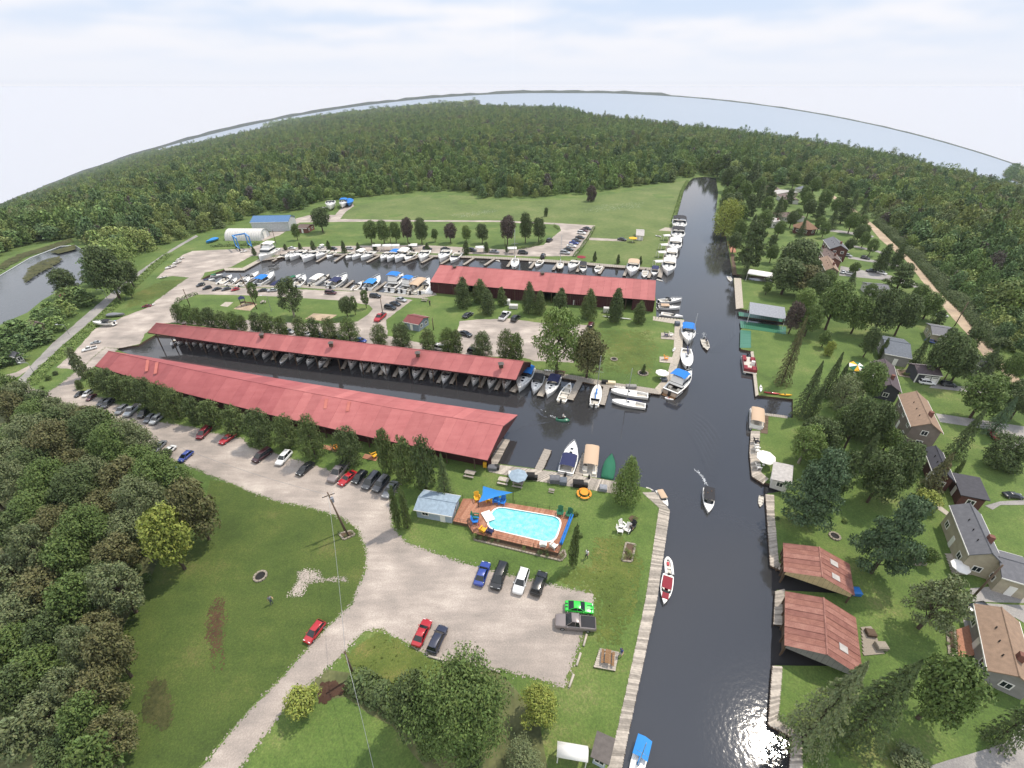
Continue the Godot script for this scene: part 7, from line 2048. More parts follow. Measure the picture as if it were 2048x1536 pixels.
const FOREST_NEAR := [[-0.9313,305],[-0.8445,333],[-0.7971,349],[-0.7551,349],[-0.7465,321],[-0.7427,295],[-0.7339,276],[-0.7074,275],[-0.6702,281],[-0.6188,294],[-0.5937,304],[-0.5675,298],[-0.5448,310],[-0.5043,330],[-0.4866,337],[-0.4268,330],[-0.3785,359],[-0.3321,361],[-0.2651,365],[-0.1663,373],[-0.0858,366],[-0.0659,343],[0.0371,341],[0.0984,353],[0.1587,361],[0.2264,391],[0.3008,424],[0.3371,464],[0.3514,500],[0.3925,561],[0.4436,561],[0.4945,532],[0.5290,492],[0.5690,475],[0.6091,441],[0.6558,360],[0.6927,312],[0.7369,275],[0.7849,238],[0.8287,216],[0.8808,190],[0.9409,171]]
const PENINSULA := [-1341.5,-2811.8,-1164,-2892.1,-829.8,-2716.2,-548.3,-2609.2,-312.2,-2696.2,-169.6,-2758.2,-141.5,-2486.4,-267.9,-2308.2,-456.9,-2168,-660.4,-2153.9,-899.9,-2227.8]
const ISLAND := [1190.3,-1209.9,1622.1,-1587.2,1497,-1380.7,1039.7,-952,1036.6,-1005.3,1053.7,-1056.7]
const FIELD := [-105.7,-283.1,-104.6,-298.9,-101.5,-321.3,-85,-337.3,-59.7,-354.3,-28.4,-349.7,-22.2,-335.7,12.4,-332.1,55.5,-345.7,102.3,-377,148.3,-421.8,128.8,-370.4,108.4,-320,91.9,-270.6,76.9,-228.1,64.3,-195.7,39.3,-201.1,31.3,-208.3,40,-236.9,47.4,-264.9,-7.1,-280,-66.5,-281.4]
const WOODFLOOR := [[-136.1,-94.1,-124.5,-95.2,-107.1,-87.9,-87.77,-77.77,-77.32,-73.67,-62.01,-65.58,-56.45,-55.07,-58.93,-49.78,-58.33,-45.04,-56.57,-36.87,-52.77,-30.1,-43.93,-19.04,-62.66,-19.04],[-27.49,-31.36,-21.76,-30.41,-17.15,-27.99,-11.21,-27.41,-9.12,-31.36,-4.39,-32,0.39,-28.88,3.48,-24.91,4.31,-19.04,-8.17,-19.04,-14.92,-23.86,-21.43,-27.12,-24.63,-27.12]]
const GRAVEL := {"drive":[-36.55,-19.04,-33.08,-26,-30.61,-29.72,-28.33,-34.02,-26.16,-37.55,-24.39,-40.03,-23.85,-45.95,-24.68,-49.68,-27.27,-54.07,-30.86,-56.77,-38.18,-59.26,-45.49,-60.99,-50.98,-63.3,-56.25,-65.58,-61.18,-67.67,-67.48,-70.59,-78.92,-75.28,-86.16,-78.62,-101.4,-85.9,-111.8,-90.9,-124,-96.1,-128.5,-94.8,-132.1,-102.5,-131,-104.7,-125.8,-99.6,-119.5,-97.5,-119.2,-101,-120.3,-107.3,-119.9,-108.6,-121.6,-115.3,-122.7,-121.7,-118.5,-121.1,-117.8,-119.5,-117.5,-112.7,-116.8,-105.5,-114.8,-100.5,-112.7,-98.4,-106.8,-96.3,-94.9,-90.9,-81.87,-84.95,-71.8,-82.71,-68.03,-81.07,-60.26,-79.14,-57.12,-76.1,-50.83,-74.15,-41.48,-70.59,-37.05,-68.82,-30.6,-66.97,-22.26,-65.58,-22.68,-62.91,-22.89,-60.36,-21.56,-54.73,-18.3,-51.31,-10.59,-48.11,-6.32,-46.69,-0.32,-44.95,6.16,-43.27,12.64,-41.75,12.36,-39.87,10.05,-35.42,8.34,-31.68,6.88,-28.64,4.96,-29.24,-1.42,-30.72,-9.54,-32,-11.86,-32.8,-14.06,-33.81,-17.56,-35.63,-19.17,-36.36,-21.45,-35.92,-22.25,-34.92,-23.99,-32.14,-25.84,-29.97,-28.9,-25.67,-32.01,-19.04],"west_lot":[-127.7,-110,-130,-119.5,-135.6,-134.6,-134,-137.2,-132.7,-144.3,-129.8,-150.6,-131.3,-162.2,-132.9,-176.3,-133.1,-182,-141,-183.8,-146,-180.9,-148.9,-191.3,-154.1,-212.3,-153.1,-218.5,-138.7,-220.8,-128.1,-222.4,-124.7,-232.6,-116.4,-222.3,-120.2,-217.5,-122.5,-195.1,-129.9,-188.1,-126.3,-178,-114.9,-171.9,-101.3,-170.3,-81.2,-168.7,-56.3,-166.1,-48.5,-163.1,-36.7,-158.3,-42.5,-141.1,-39.1,-129.3,-24.96,-123.27,-24.21,-118.28,-39.57,-120.74,-59.4,-125.9,-84.2,-132.4,-99,-136.1,-112.4,-139.1,-118,-138,-116.7,-130.7,-113.7,-123.9,-118.5,-121.1,-122.7,-121.7,-121.6,-115.3,-119.9,-108.6],"centre_lot":[-17.4,-135,-17.5,-140.3,-11.7,-141.4,-0.7,-142.2,8.5,-139.1,24.9,-137.2,25.2,-133.5,20.03,-127.89,17.54,-112.74,6.59,-113.59,3.77,-115.31,-9.34,-116.49,-24.21,-118.28,-24.96,-123.27,-18.62,-127.89],"north_drive":[-128.1,-222.4,-120,-222.3,-111,-224,-72.8,-227.2,-45.2,-228.1,-30.5,-225.5,0.2,-219.8,15.6,-228.1,26.8,-255.3,26.8,-264.9,25.1,-268.3,-7,-274,-65.3,-275.3,-111.7,-274.6,-123,-273.6,-123.1,-246.6,-126.7,-235.3,-131.5,-239,-130.7,-254.8,-124.1,-262.2,-129.3,-283.7,-124.3,-292.7,-108.7,-292.2,-113.2,-326.8,-109.1,-330,-104.6,-318.2,-104.6,-298.9,-102.3,-281.8,-66,-278.9,-7,-277.6,25.4,-271.7,47,-266,39,-236.9,29.2,-210.5,8.8,-209.7,-17.4,-213.5,-43.5,-215,-86.5,-216.6,-112.4,-210.6,-121.7,-210.6],"cottage_path":[39.6,-241.5,58.1,-237.8,57.4,-234.2,38.4,-236.9],"branch_lane":[-139.1,-99.8,-139,-105.2,-136.5,-107.3,-136.2,-111.3,-134.4,-110,-133.8,-105.5,-136.4,-102.5,-135.7,-96.3]}
const ROADS := {"west_road":[-125.8,-89.9,-132.1,-102.5,-138.4,-118,-141,-124.9,-149.2,-152.8,-155.7,-175.2,-157.7,-183.9,-163.5,-212.4,-166.4,-231.4,-168.3,-247.6,-165.4,-244.5,-164.1,-229.6,-160.3,-202.8,-152.7,-175.8,-143.2,-146.8,-136.6,-123,-130.6,-104.2,-124,-96.3,-128.5,-94.1,-125.1,-87.9],"east_road":[126,-89.9,135.1,-107.3,137,-115,145.1,-131.7,152.7,-149.3,162.1,-169.8,178.7,-205,189.8,-238,204.9,-270.8,228.3,-329.5,244.7,-381.1,250.6,-383,232.5,-330.6,208.7,-271.2,193.1,-233.5,178.2,-196.6,162.7,-163.2,154.7,-142.3,142.8,-118,139.5,-110,131.9,-94.1]}
const ASPHALT := {"driveway_a":[144.1,-196.4,157.7,-184.4,162.6,-171.9,159,-168.2,153,-178.6,136.2,-184.4],"driveway_b":[167.4,-231.1,175.9,-219.4,176.6,-215.4,174,-212.3,173.8,-216.2,165.3,-227.6],"driveway_c":[156.1,-210.7,165,-204.1,171.2,-197.9,168.4,-194.6,162.6,-200.6,153.8,-206.9],"driveway_d":[169.1,-266.1,191.6,-247.8,190.3,-243.7,188,-242.7,166,-260.4],"driveway_e":[111.2,-101.5,121.5,-99.6,126.5,-98.6,124.5,-96.3,119.3,-97.3,109,-99.6],"driveway_f":[101.9,-88.5,111.3,-85.7,119.6,-83.1,115.3,-78.6,106.02,-74.47,110.1,-82.2,100.3,-85.1],"corner_road":[47.39,-19.72,48.67,-20.41,53.69,-21.36,59.22,-22.58,63.27,-24.54,67.42,-27.12,61.73,-19.72],"house_apron":[71.89,-42.67,83.39,-43.71,79.93,-40.11,69.7,-40.51],"house_yard":[66.54,-37.62,70.56,-40.27,79.24,-39.79,75.74,-36.14,74.56,-38,71.16,-38.77,67.29,-35.99,65.49,-35.99],"driveway_g":[88.75,-59.5,92.55,-60.61,98.6,-60.99,97.42,-59.75,91.78,-59.75,89.3,-58.54],"driveway_h":[130.3,-123.3,133.3,-123.3,140.5,-129.3,140.1,-130.7]}
const THICKETS := [[[-161.5,-129.3,-159.1,-135.4,-164.8,-152.9,-160.2,-158.4,-153,-157.4,-145.7,-139.1,-140.1,-122.6,-141.9,-119.5,-137.8,-110,-140.9,-107.3,-143.1,-98.6,-171.2,-123.3],6.5,7.0,false],[[-232,-190.2,-243.9,-216,-246.6,-234.8,-238,-249.5,-248.1,-259.5,-261.1,-250.1,-253.7,-211.3],8,9,false],[[-206.9,-221.8,-200.6,-225.7,-176.5,-223,-168.8,-217.9,-162.6,-186.4,-155.4,-164.2,-165.3,-170.9],8,11,false],[[-1469.5,-3083.2,-1214.8,-3020,-829.8,-2716.2,-548.3,-2609.2,-312.2,-2696.2,-178.2,-2772.1,-153.8,-2576,-275.7,-2376.7,-470,-2231,-680.2,-2219.8,-930.1,-2303.7],26,20,true],[[1190.3,-1209.9,1622.1,-1587.2,1497,-1380.7,1039.7,-952,1036.6,-1005.3,1053.7,-1056.7],16,22,true],[[171,-466.3,213.2,-514.8,237.5,-499.4,249.3,-461.8,242.2,-413.4,222.1,-407.4,208,-413.1,177,-379.9,166.9,-389.1,184.3,-448.9,170.7,-451.9],9,13,false],[[121.7,-390.9,150.9,-429.8,161.5,-444.7,163,-456.1,127,-409.7],7,12,false]]
const TREES := [
["egg",-106.7,-99.0,6.4,4.5,"c",0],["egg",-101.7,-96.9,7.7,5.1,"d",1],["egg",-97.2,-94.4,7.5,4.6,"c",2],["egg",-93.2,-93.4,7.6,4.8,"c",3],["egg",-87.3,-90.2,9.3,5.3,"d",4],["egg",-82.6,-88.2,9.2,5.3,"c",5],["egg",-78.7,-86.6,8.5,5.2,"c",6],["egg",-73.3,-84.9,7.5,4.7,"d",7],["egg",-68.5,-83.3,7.7,4.9,"c",8],["egg",-62.3,-81.1,7.7,5.0,"c",9],["egg",-54.5,-77.3,9.6,6.1,"d",10],["egg",-48.3,-75.9,9.1,5.2,"c",11],["egg",-41.5,-72.7,11.5,5.2,"c",12],["egg",-33.6,-71.3,9.6,5.8,"d",13],["egg",-25.1,-68.4,11.8,3.7,"c",14],["egg",-21.0,-65.8,11.7,4.7,"c",15],["egg",-16.7,-63.9,13.6,5.0,"d",16],["egg",-110.3,-139.5,6.7,4.2,"c",17],["egg",-106.3,-138.4,6.7,4.2,"g",18],["egg",-102.4,-137.2,6.5,3.8,"c",19],["egg",-97.7,-135.4,7.3,5.0,"d",20],["egg",-93.6,-134.8,6.1,4.7,"c",21],["egg",-89.6,-134.4,6.3,4.7,"g",22],["egg",-86.5,-133.6,5.4,3.1,"c",23],["egg",-81.6,-132.8,6.7,4.3,"d",24],["egg",-77.6,-131.7,7.1,4.9,"c",25],["egg",-72.5,-130.0,6.6,4.6,"g",26],["egg",-66.4,-129.3,6.9,4.5,"c",27],["egg",-61.3,-127.8,7.3,4.5,"d",28],["egg",-56.0,-126.5,7.8,5.4,"c",29],["egg",-49.7,-125.0,8.4,6.8,"g",30],["egg",-39.8,-122.6,7.5,5.2,"c",31],["egg",-32.7,-121.1,8.6,6.6,"d",32],["egg",-24.8,-119.8,7.3,4.9,"c",33],["egg",-18.7,-118.0,8.6,5.1,"g",34],["egg",-16.4,-118.1,8.0,4.5,"c",35],["egg",-8.6,-116.0,8.2,6.4,"d",36],["egg",-1.7,-113.3,10.5,5.2,"c",37],["egg",1.1,-113.2,9.5,4.9,"g",38],["cedar",-17.3,-151.9,11.6,7.9,"d",39],["cedar",-11.5,-156.1,9.0,7.4,"c",40],["cedar",-8.3,-146.0,9.3,7.3,"d",41],["cedar",-3.7,-153.4,7.3,4.8,"c",42],["cedar",5.8,-146.5,11.6,6.0,"d",43],["cedar",9.5,-145.9,8.9,6.0,"c",44],["cedar",16.7,-146.7,9.6,7.0,"d",45],["cedar",25.8,-142.3,10.8,6.8,"c",46],["cedar",34.3,-139.7,12.3,7.4,"d",47],["cedar",42.1,-138.9,8.2,5.8,"c",48],["cedar",-119.9,-211.7,4.0,2.7,"d",49],["cedar",-117.4,-215.5,4.3,3.0,"d",50],["cedar",-116.1,-220.7,3.1,2.8,"d",51],["cedar",-108.8,-219.8,3.1,2.6,"d",52],["cedar",-102.0,-220.4,3.6,2.6,"d",53],["cedar",-95.2,-219.2,4.9,3.5,"d",54],["cedar",-87.7,-219.2,4.9,3.0,"d",55],["cedar",-79.1,-214.8,6.1,3.4,"d",56],["cedar",-73.1,-217.7,4.4,3.0,"d",57],["cedar",-65.8,-219.5,3.9,3.0,"d",58],["cedar",-49.0,-219.5,3.9,3.0,"d",59],["cedar",-40.5,-218.6,4.1,3.2,"d",60],["cedar",-21.4,-213.2,6.6,4.5,"d",61],["cedar",-12.2,-215.9,5.3,4.1,"d",62],["cedar",-2.4,-216.2,4.1,2.5,"d",63],["cedar",37.1,-202.7,4.7,2.4,"d",64],["cedar",46.9,-199.3,4.4,2.4,"d",65],["cedar",56.4,-198.0,4.1,2.1,"d",66],["maple",-69.8,-229.5,11.7,8.2,"g",67],["maple",-63.6,-229.4,11.8,7.7,"g",67],["maple",-58.1,-231.6,10.3,6.3,"g",67],["maple",-52.0,-230.6,12.9,7.2,"p",68],["maple",-44.9,-229.8,12.9,7.9,"d",69],["maple",-38.9,-233.7,6.6,3.7,"g",67],["maple",-30.8,-231.8,9.9,7.5,"p",68],["maple",-23.0,-233.2,8.4,5.6,"l",70],["maple",-14.9,-231.0,9.7,7.0,"d",69],["maple",-2.2,-227.5,14.6,8.8,"p",68],["maple",6.7,-231.6,14.9,7.5,"d",69],["maple",13.4,-232.7,12.2,7.5,"d",69],["maple",-102.0,-251.8,13.1,11.5,"d",71],["maple",-109.8,-236.9,8.3,4.7,"g",72],["bush",20.5,-287.4,5.5,2.9,"d",73],["bush",53.9,-331.1,10.6,8.0,"p",74],["airy",-74.1,-143.2,14.3,9.8,"d",75],["airy",-93.2,-156.0,8.0,4.2,"g",76],["maple",-55.9,-143.0,7.6,5.6,"d",77],["airy",-53.9,-145.2,7.1,3.0,"g",78],["airy",-51.6,-150.7,7.3,3.4,"g",79],["airy",12.1,-106.3,20.3,13.9,"l",80],["maple",20.1,-104.7,14.5,10.0,"r",81],["column",36.0,-107.0,3.0,1.4,"c",82],["cedar",21.3,-60.7,11.3,6.1,"l",83],["spruce",-12.8,-61.7,11.3,4.4,"d",84],["column",-20.2,-54.3,11.0,1.9,"c",85],["column",-18.6,-54.4,10.0,2.2,"c",86],["column",9.9,-46.7,10.5,2.0,"c",87],["column",-114.8,-104.2,9.8,3.8,"s",88],["bush",-112.2,-99.3,2.7,1.8,"c",89],["maple",-141.3,-160.3,5.8,4.0,"g",90],["maple",-26.1,-26.1,4.0,4.5,"y",91],["maple",-5.4,-22.4,16.5,11.5,"g",92],["maple",-11.4,-23.9,11.9,6.7,"d",93],["maple",3.3,-25.3,5.6,5.1,"y",94],["willow",1.2,-20.2,4.7,5.2,"s",95],["willow",110.3,-243.2,20.3,18.2,"y",96],["pine",100.5,-191.2,20.9,13.5,"d",97],["maple",117.0,-184.3,15.1,16.8,"d",98],["maple",101.9,-163.8,13.7,15.2,"d",99],["maple",108.4,-161.7,12.0,12.6,"r",100],["maple",101.3,-133.7,16.4,11.4,"g",101],["maple",88.1,-131.0,10.8,6.7,"p",102],["airy",92.0,-129.0,11.0,7.8,"g",103],["maple",101.5,-148.5,8.3,7.8,"l",104],["maple",107.9,-130.9,12.7,8.5,"g",105],["maple",113.4,-129.1,15.9,9.6,"d",106],["maple",120.7,-129.4,14.0,9.0,"d",107],["cedar",155.3,-188.5,12.4,8.2,"d",108],["cedar",165.0,-193.2,11.1,6.7,"d",109],["pine",147.3,-166.7,11.0,11.1,"d",110],["maple",139.0,-141.8,9.6,8.4,"g",111],["maple",133.8,-118.3,8.7,4.8,"d",112],["maple",112.3,-103.0,14.4,8.9,"d",113],["maple",117.2,-102.8,10.3,7.6,"d",114],["maple",130.5,-107.3,5.9,5.8,"g",115],["maple",130.8,-102.1,8.8,5.6,"g",116],["spruce",115.3,-113.0,8.3,4.6,"d",117],["spruce",116.8,-110.5,6.8,4.2,"d",118],["column",106.2,-115.0,6.8,1.9,"c",119],["maple",102.1,-115.8,9.6,5.3,"d",120],["bush",92.2,-116.8,4.8,3.1,"y",121],["spruce",71.3,-101.5,20.1,5.4,"r",122],["spruce",68.8,-87.5,15.4,6.0,"d",123],["spruce",71.2,-87.1,9.6,4.1,"d",124],["spruce",79.3,-95.9,12.9,4.9,"d",125],["spruce",82.1,-96.3,9.7,4.1,"d",126],["willow",79.3,-89.7,10.3,8.8,"s",127],["maple",86.4,-92.9,11.6,7.6,"g",128],["spruce",75.5,-83.6,4.9,3.4,"b",129],["maple",64.7,-73.3,9.6,7.5,"d",130],["maple",71.5,-75.0,13.8,7.1,"d",131],["maple",78.2,-77.0,11.2,6.2,"d",132],["airy",59.8,-71.1,10.1,7.7,"l",133],["pine",52.0,-55.3,17.2,10.3,"b",134],["maple",59.8,-60.7,12.5,5.0,"d",135],["maple",67.2,-60.4,11.8,7.5,"d",136],["maple",71.3,-62.1,13.1,7.2,"d",137],["pine",58.1,-45.5,17.5,9.2,"b",138],["bush",76.5,-59.0,4.1,5.0,"y",139],["spruce",93.5,-73.0,13.3,4.8,"d",140],["spruce",108.0,-80.4,10.7,5.1,"b",141],["maple",108.7,-86.7,11.7,9.5,"g",142],["maple",117.8,-86.2,8.9,6.8,"d",143],["bush",100.0,-69.8,8.7,7.7,"d",144],["column",90.3,-68.1,3.7,1.2,"c",145],["spruce",81.2,-63.6,9.7,4.9,"r",146],["airy",59.0,-36.4,11.3,7.6,"s",147],["spruce",35.0,-22.8,18.9,6.9,"s",148],["spruce",41.0,-23.3,18.1,7.7,"d",149],["maple",50.5,-25.1,13.2,7.1,"g",150],["spruce",58.2,-22.8,11.8,4.4,"d",151],["bush",45.7,-20.4,2.7,4.1,"s",152],["maple",-165.3,-161.7,10.8,9.7,"d",153],["maple",-144.1,-158.0,20.2,13.3,"d",154],["maple",-147.6,-170.5,10.8,7.5,"d",155],["maple",-62.7,-58.9,12.8,9.6,"g",156],["maple",-52.6,-51.9,13.6,7.3,"r",157],["maple",-53.3,-46.1,14.1,7.5,"y",158],["maple",-117.9,-89.0,10.4,7.2,"g",159],["airy",-112.9,-86.7,10.4,7.5,"s",160],["maple",-108.7,-85.1,8.3,8.1,"d",161],["maple",-109.7,-81.4,10.9,6.3,"r",162],["airy",-102.3,-82.5,8.9,7.0,"s",160],["maple",-104.6,-80.1,9.1,8.6,"g",159],["maple",-96.2,-79.2,9.2,8.2,"s",160],["airy",-93.3,-80.0,8.2,7.8,"r",162],["maple",-96.2,-75.7,10.3,7.4,"d",161],["maple",-86.6,-76.1,10.1,7.2,"g",159],["airy",-90.5,-72.8,7.4,7.4,"s",160],["maple",-81.2,-72.7,9.2,7.5,"r",162],["maple",-104.1,-74.2,7.6,6.6,"g",159],["airy",-96.2,-71.5,12.2,10.6,"s",160],["maple",-82.3,-69.8,14.1,10.0,"d",161],["maple",-87.0,-67.1,13.9,9.7,"r",162],["airy",-73.8,-68.2,13.9,8.8,"s",160],["maple",-75.2,-65.5,14.2,8.8,"g",159],["maple",-96.9,-66.0,9.9,10.2,"s",160],["airy",-80.7,-63.0,10.9,7.7,"r",162],["maple",-88.9,-62.8,11.1,10.1,"d",161],["maple",-69.2,-63.2,10.9,9.2,"g",159],["airy",-75.2,-60.6,11.2,8.6,"s",160],["maple",-69.0,-58.7,12.1,8.0,"r",162],["maple",-80.4,-57.7,12.9,8.5,"g",159],["airy",-87.5,-57.8,12.9,8.8,"s",160],["maple",-74.3,-55.6,12.9,9.1,"d",161],["maple",-69.4,-54.0,9.3,8.5,"r",162],["airy",-62.4,-53.9,12.8,8.9,"s",160],["maple",-79.7,-52.5,10.6,8.9,"g",159],["maple",-62.7,-50.0,9.1,8.3,"s",160],["airy",-73.4,-49.5,10.5,8.5,"r",162],["maple",-81.9,-49.8,8.9,7.1,"d",161],["maple",-66.9,-48.0,12.1,8.3,"g",159],["airy",-73.7,-45.5,11.6,6.3,"s",160],["maple",-61.5,-44.8,8.8,7.0,"r",162],["maple",-66.3,-43.0,11.2,6.6,"g",159],["airy",-76.5,-43.0,7.4,8.0,"s",160],["maple",-61.9,-40.8,7.6,7.2,"d",161],["maple",-68.0,-39.6,8.6,7.3,"r",162],["airy",-56.2,-38.8,11.2,7.5,"s",160],["maple",-60.4,-36.5,11.3,6.5,"g",159],["maple",-68.8,-36.2,7.8,6.1,"s",160],["airy",-56.4,-34.2,7.0,6.6,"r",162],["maple",-61.3,-32.7,9.0,5.6,"d",161],["maple",-66.2,-31.7,7.3,6.4,"g",159],["airy",-54.4,-30.5,10.9,5.1,"s",160],["maple",-50.7,-29.9,11.1,5.6,"r",162],["maple",-60.3,-28.8,7.4,6.7,"g",159],["airy",-53.8,-26.6,8.7,5.6,"s",160],["maple",-60.5,-26.2,8.4,5.9,"d",161],["maple",-49.4,-25.8,9.0,5.7,"r",162],["airy",-55.0,-24.4,7.5,6.4,"s",160],["maple",-48.9,-23.0,9.3,5.3,"g",159],["maple",-55.9,-21.8,7.6,4.9,"s",160],["airy",-45.6,-22.0,7.4,6.2,"r",162],["maple",-50.8,-20.5,5.8,5.3,"d",161],["maple",-45.5,-19.7,8.6,5.0,"g",159],["airy",-94.9,-58.8,12.1,7.0,"s",160],["maple",-78.2,-40.0,7.6,7.2,"r",162],["maple",-66.0,-27.0,8.0,6.0,"g",159],["bush",-53.6,-30.7,1.1,1.7,"g",163],["bush",-57.7,-30.8,2.6,3.9,"d",164],["bush",-79.6,-52.8,1.7,2.5,"l",165],["bush",-60.2,-40.3,1.2,1.8,"g",163],["bush",-58.2,-44.1,1.3,2.0,"g",163],["bush",-60.8,-45.8,1.2,1.9,"d",164],["bush",-68.4,-48.4,2.1,3.2,"l",165],["bush",-67.2,-34.1,2.7,4.1,"g",163],["bush",-56.0,-25.6,2.4,3.6,"g",163],["bush",-73.4,-73.3,1.9,2.7,"d",164],["bush",-80.3,-74.8,1.6,2.3,"l",165],["bush",-96.4,-82.4,2.0,2.7,"g",163],["bush",-123.1,-94.3,1.9,2.4,"g",163],["bush",-17.2,-27.4,2.0,3.1,"d",166],["bush",-20.3,-29.4,1.7,2.6,"l",167],["bush",-14.6,-26.0,2.0,3.0,"g",168],["bush",-9.6,-22.0,2.3,3.4,"g",168],["bush",-4.8,-20.6,2.2,3.4,"d",166],["bush",10.8,-22.4,0.6,0.9,"l",169],["bush",11.9,-52.6,0.8,1.2,"g",170],["bush",11.7,-57.3,0.8,1.2,"g",170],["bush",48.2,-56.4,0.6,0.9,"d",171],["bush",60.1,-55.8,0.8,1.2,"l",172],["bush",61.6,-39.7,0.7,1.0,"g",173],["bush",63.7,-36.1,0.4,0.6,"g",173],["bush",62.4,-35.2,0.4,0.6,"d",171],["bush",61.4,-34.1,0.4,0.6,"l",172],["bush",61.4,-33.3,0.4,0.6,"g",173],["bush",-124.2,-103.6,1.4,1.8,"g",163],["bush",-124.4,-106.1,1.2,1.6,"d",164],["bush",-122.2,-99.2,1.0,1.3,"l",165],["maple",103.8,-214.6,9.9,7.5,"d",174],["maple",126.4,-264.4,13.2,10.2,"g",175],["pine",139.5,-281.9,13.9,10.8,"d",176],["maple",133.2,-248.9,12.5,9.7,"g",175],["spruce",153.8,-276.1,14.4,11.0,"d",177],["airy",102.8,-200.7,7.6,5.7,"g",178],["maple",176.9,-284.8,11.0,8.3,"d",174],["maple",198.2,-306.8,13.4,10.3,"g",175],["pine",189.4,-272.0,13.5,10.4,"d",176],["maple",180.5,-250.3,11.2,8.6,"g",175],["spruce",176.4,-259.7,12.1,9.0,"d",177],["airy",163.8,-250.6,9.2,6.9,"g",178],["maple",173.1,-231.8,9.2,7.0,"d",174],["maple",170.6,-223.7,7.7,5.7,"g",175],["pine",172.7,-327.0,14.2,10.9,"d",176],["maple",173.8,-344.2,14.8,11.4,"g",175],["spruce",187.5,-385.9,21.0,16.8,"d",177],["airy",156.1,-340.7,17.3,13.5,"g",178],["maple",162.2,-369.3,18.6,14.6,"d",174],["maple",199.7,-332.2,11.7,8.8,"g",175],["pine",184.4,-322.2,10.6,7.9,"d",176],["maple",224.4,-364.3,13.7,10.4,"g",175],["spruce",151.3,-243.8,9.1,6.6,"d",177],["airy",166.3,-211.6,8.0,5.9,"g",178],["maple",108.7,-155.3,11.3,8.8,"d",174],["maple",93.5,-122.0,5.3,3.8,"g",175],["pine",121.6,-215.0,8.7,6.5,"d",176],["maple",137.6,-240.6,8.9,6.6,"g",175],["spruce",114.0,-189.3,12.5,9.1,"d",177],["airy",95.6,-163.2,5.5,4.0,"g",178],["maple",113.3,-143.0,8.0,6.1,"d",174],["maple",142.8,-151.3,8.8,6.8,"g",175],["pine",130.5,-122.0,6.4,4.8,"d",176],["maple",128.6,-114.5,6.8,5.2,"g",175],["spruce",127.0,-105.2,9.6,6.1,"d",177],["airy",121.9,-95.7,6.4,4.8,"g",178],["maple",124.9,-93.6,6.3,4.7,"d",174],["maple",73.3,-80.1,7.8,5.9,"g",175],["pine",78.8,-80.1,7.8,5.9,"d",176],["maple",80.2,-75.1,6.1,4.5,"g",175],["spruce",72.1,-70.1,9.1,5.2,"d",177],["airy",71.2,-66.2,5.7,4.2,"g",178],["maple",65.5,-78.3,6.3,4.7,"d",174],["maple",62.1,-66.2,7.1,5.2,"g",175],["pine",81.5,-69.8,6.4,4.8,"d",176],["maple",67.8,-47.0,3.7,2.6,"g",175],["spruce",124.9,-243.5,11.6,8.6,"d",177],["airy",163.7,-272.9,8.4,6.2,"g",178],["maple",125.9,-281.3,14.7,11.4,"d",174],["maple",164.0,-291.3,9.7,7.2,"g",175],["pine",231.6,-339.1,12.0,9.0,"d",176],["maple",225.9,-347.1,11.3,8.4,"g",175],["spruce",213.7,-301.2,12.6,9.5,"d",177],["airy",190.8,-257.0,8.7,6.4,"g",178],["maple",181.6,-406.7,17.2,13.3,"d",174],["maple",202.1,-435.5,18.3,14.1,"g",175],["pine",181.9,-429.3,20.3,15.8,"d",176],["maple",183.6,-444.5,18.6,14.4,"g",175],["spruce",162.4,-317.8,16.1,12.4,"d",177],["airy",153.8,-289.7,11.9,9.1,"g",178],["maple",154.4,-260.8,9.5,7.1,"d",174],["maple",187.1,-306.3,11.7,8.9,"g",175],["pine",179.5,-278.7,10.8,8.2,"d",176],["maple",198.5,-293.4,11.3,8.6,"g",175],["spruce",206.0,-279.5,12.8,9.7,"d",177],["airy",136.9,-308.8,14.3,11.0,"g",178],["maple",133.1,-288.0,14.2,11.0,"d",174],["maple",154.9,-325.0,14.9,11.5,"g",175],["pine",194.0,-397.6,16.9,13.0,"d",176],["maple",218.5,-427.9,16.9,13.0,"g",175],["spruce",227.6,-418.4,17.7,13.8,"d",177],["airy",226.4,-396.6,13.8,10.4,"g",178],["maple",238.1,-395.6,13.8,10.4,"d",174],["maple",114.6,-235.3,10.7,8.1,"g",175],["pine",122.9,-231.1,9.9,7.5,"d",176],["maple",114.8,-200.5,8.2,6.2,"g",175],["spruce",96.5,-183.2,6.9,4.7,"d",177],["airy",161.2,-241.1,8.2,6.1,"g",178],["maple",158.6,-215.7,6.9,5.0,"d",174],["maple",179.1,-236.8,8.1,6.0,"g",175],["pine",119.4,-175.6,9.4,7.2,"d",176],["maple",118.4,-165.2,9.0,6.9,"g",175],["spruce",124.8,-161.6,10.1,7.0,"d",177],["airy",128.6,-155.8,7.6,5.8,"g",178],["maple",131.2,-149.3,7.4,5.6,"d",174],["maple",132.6,-139.2,7.0,5.3,"g",175],["pine",138.2,-135.6,6.0,4.5,"d",176],["maple",142.0,-185.1,5.5,4.0,"g",175],["spruce",137.9,-122.3,8.7,5.7,"d",177],["airy",101.5,-139.3,6.2,4.6,"g",178]]
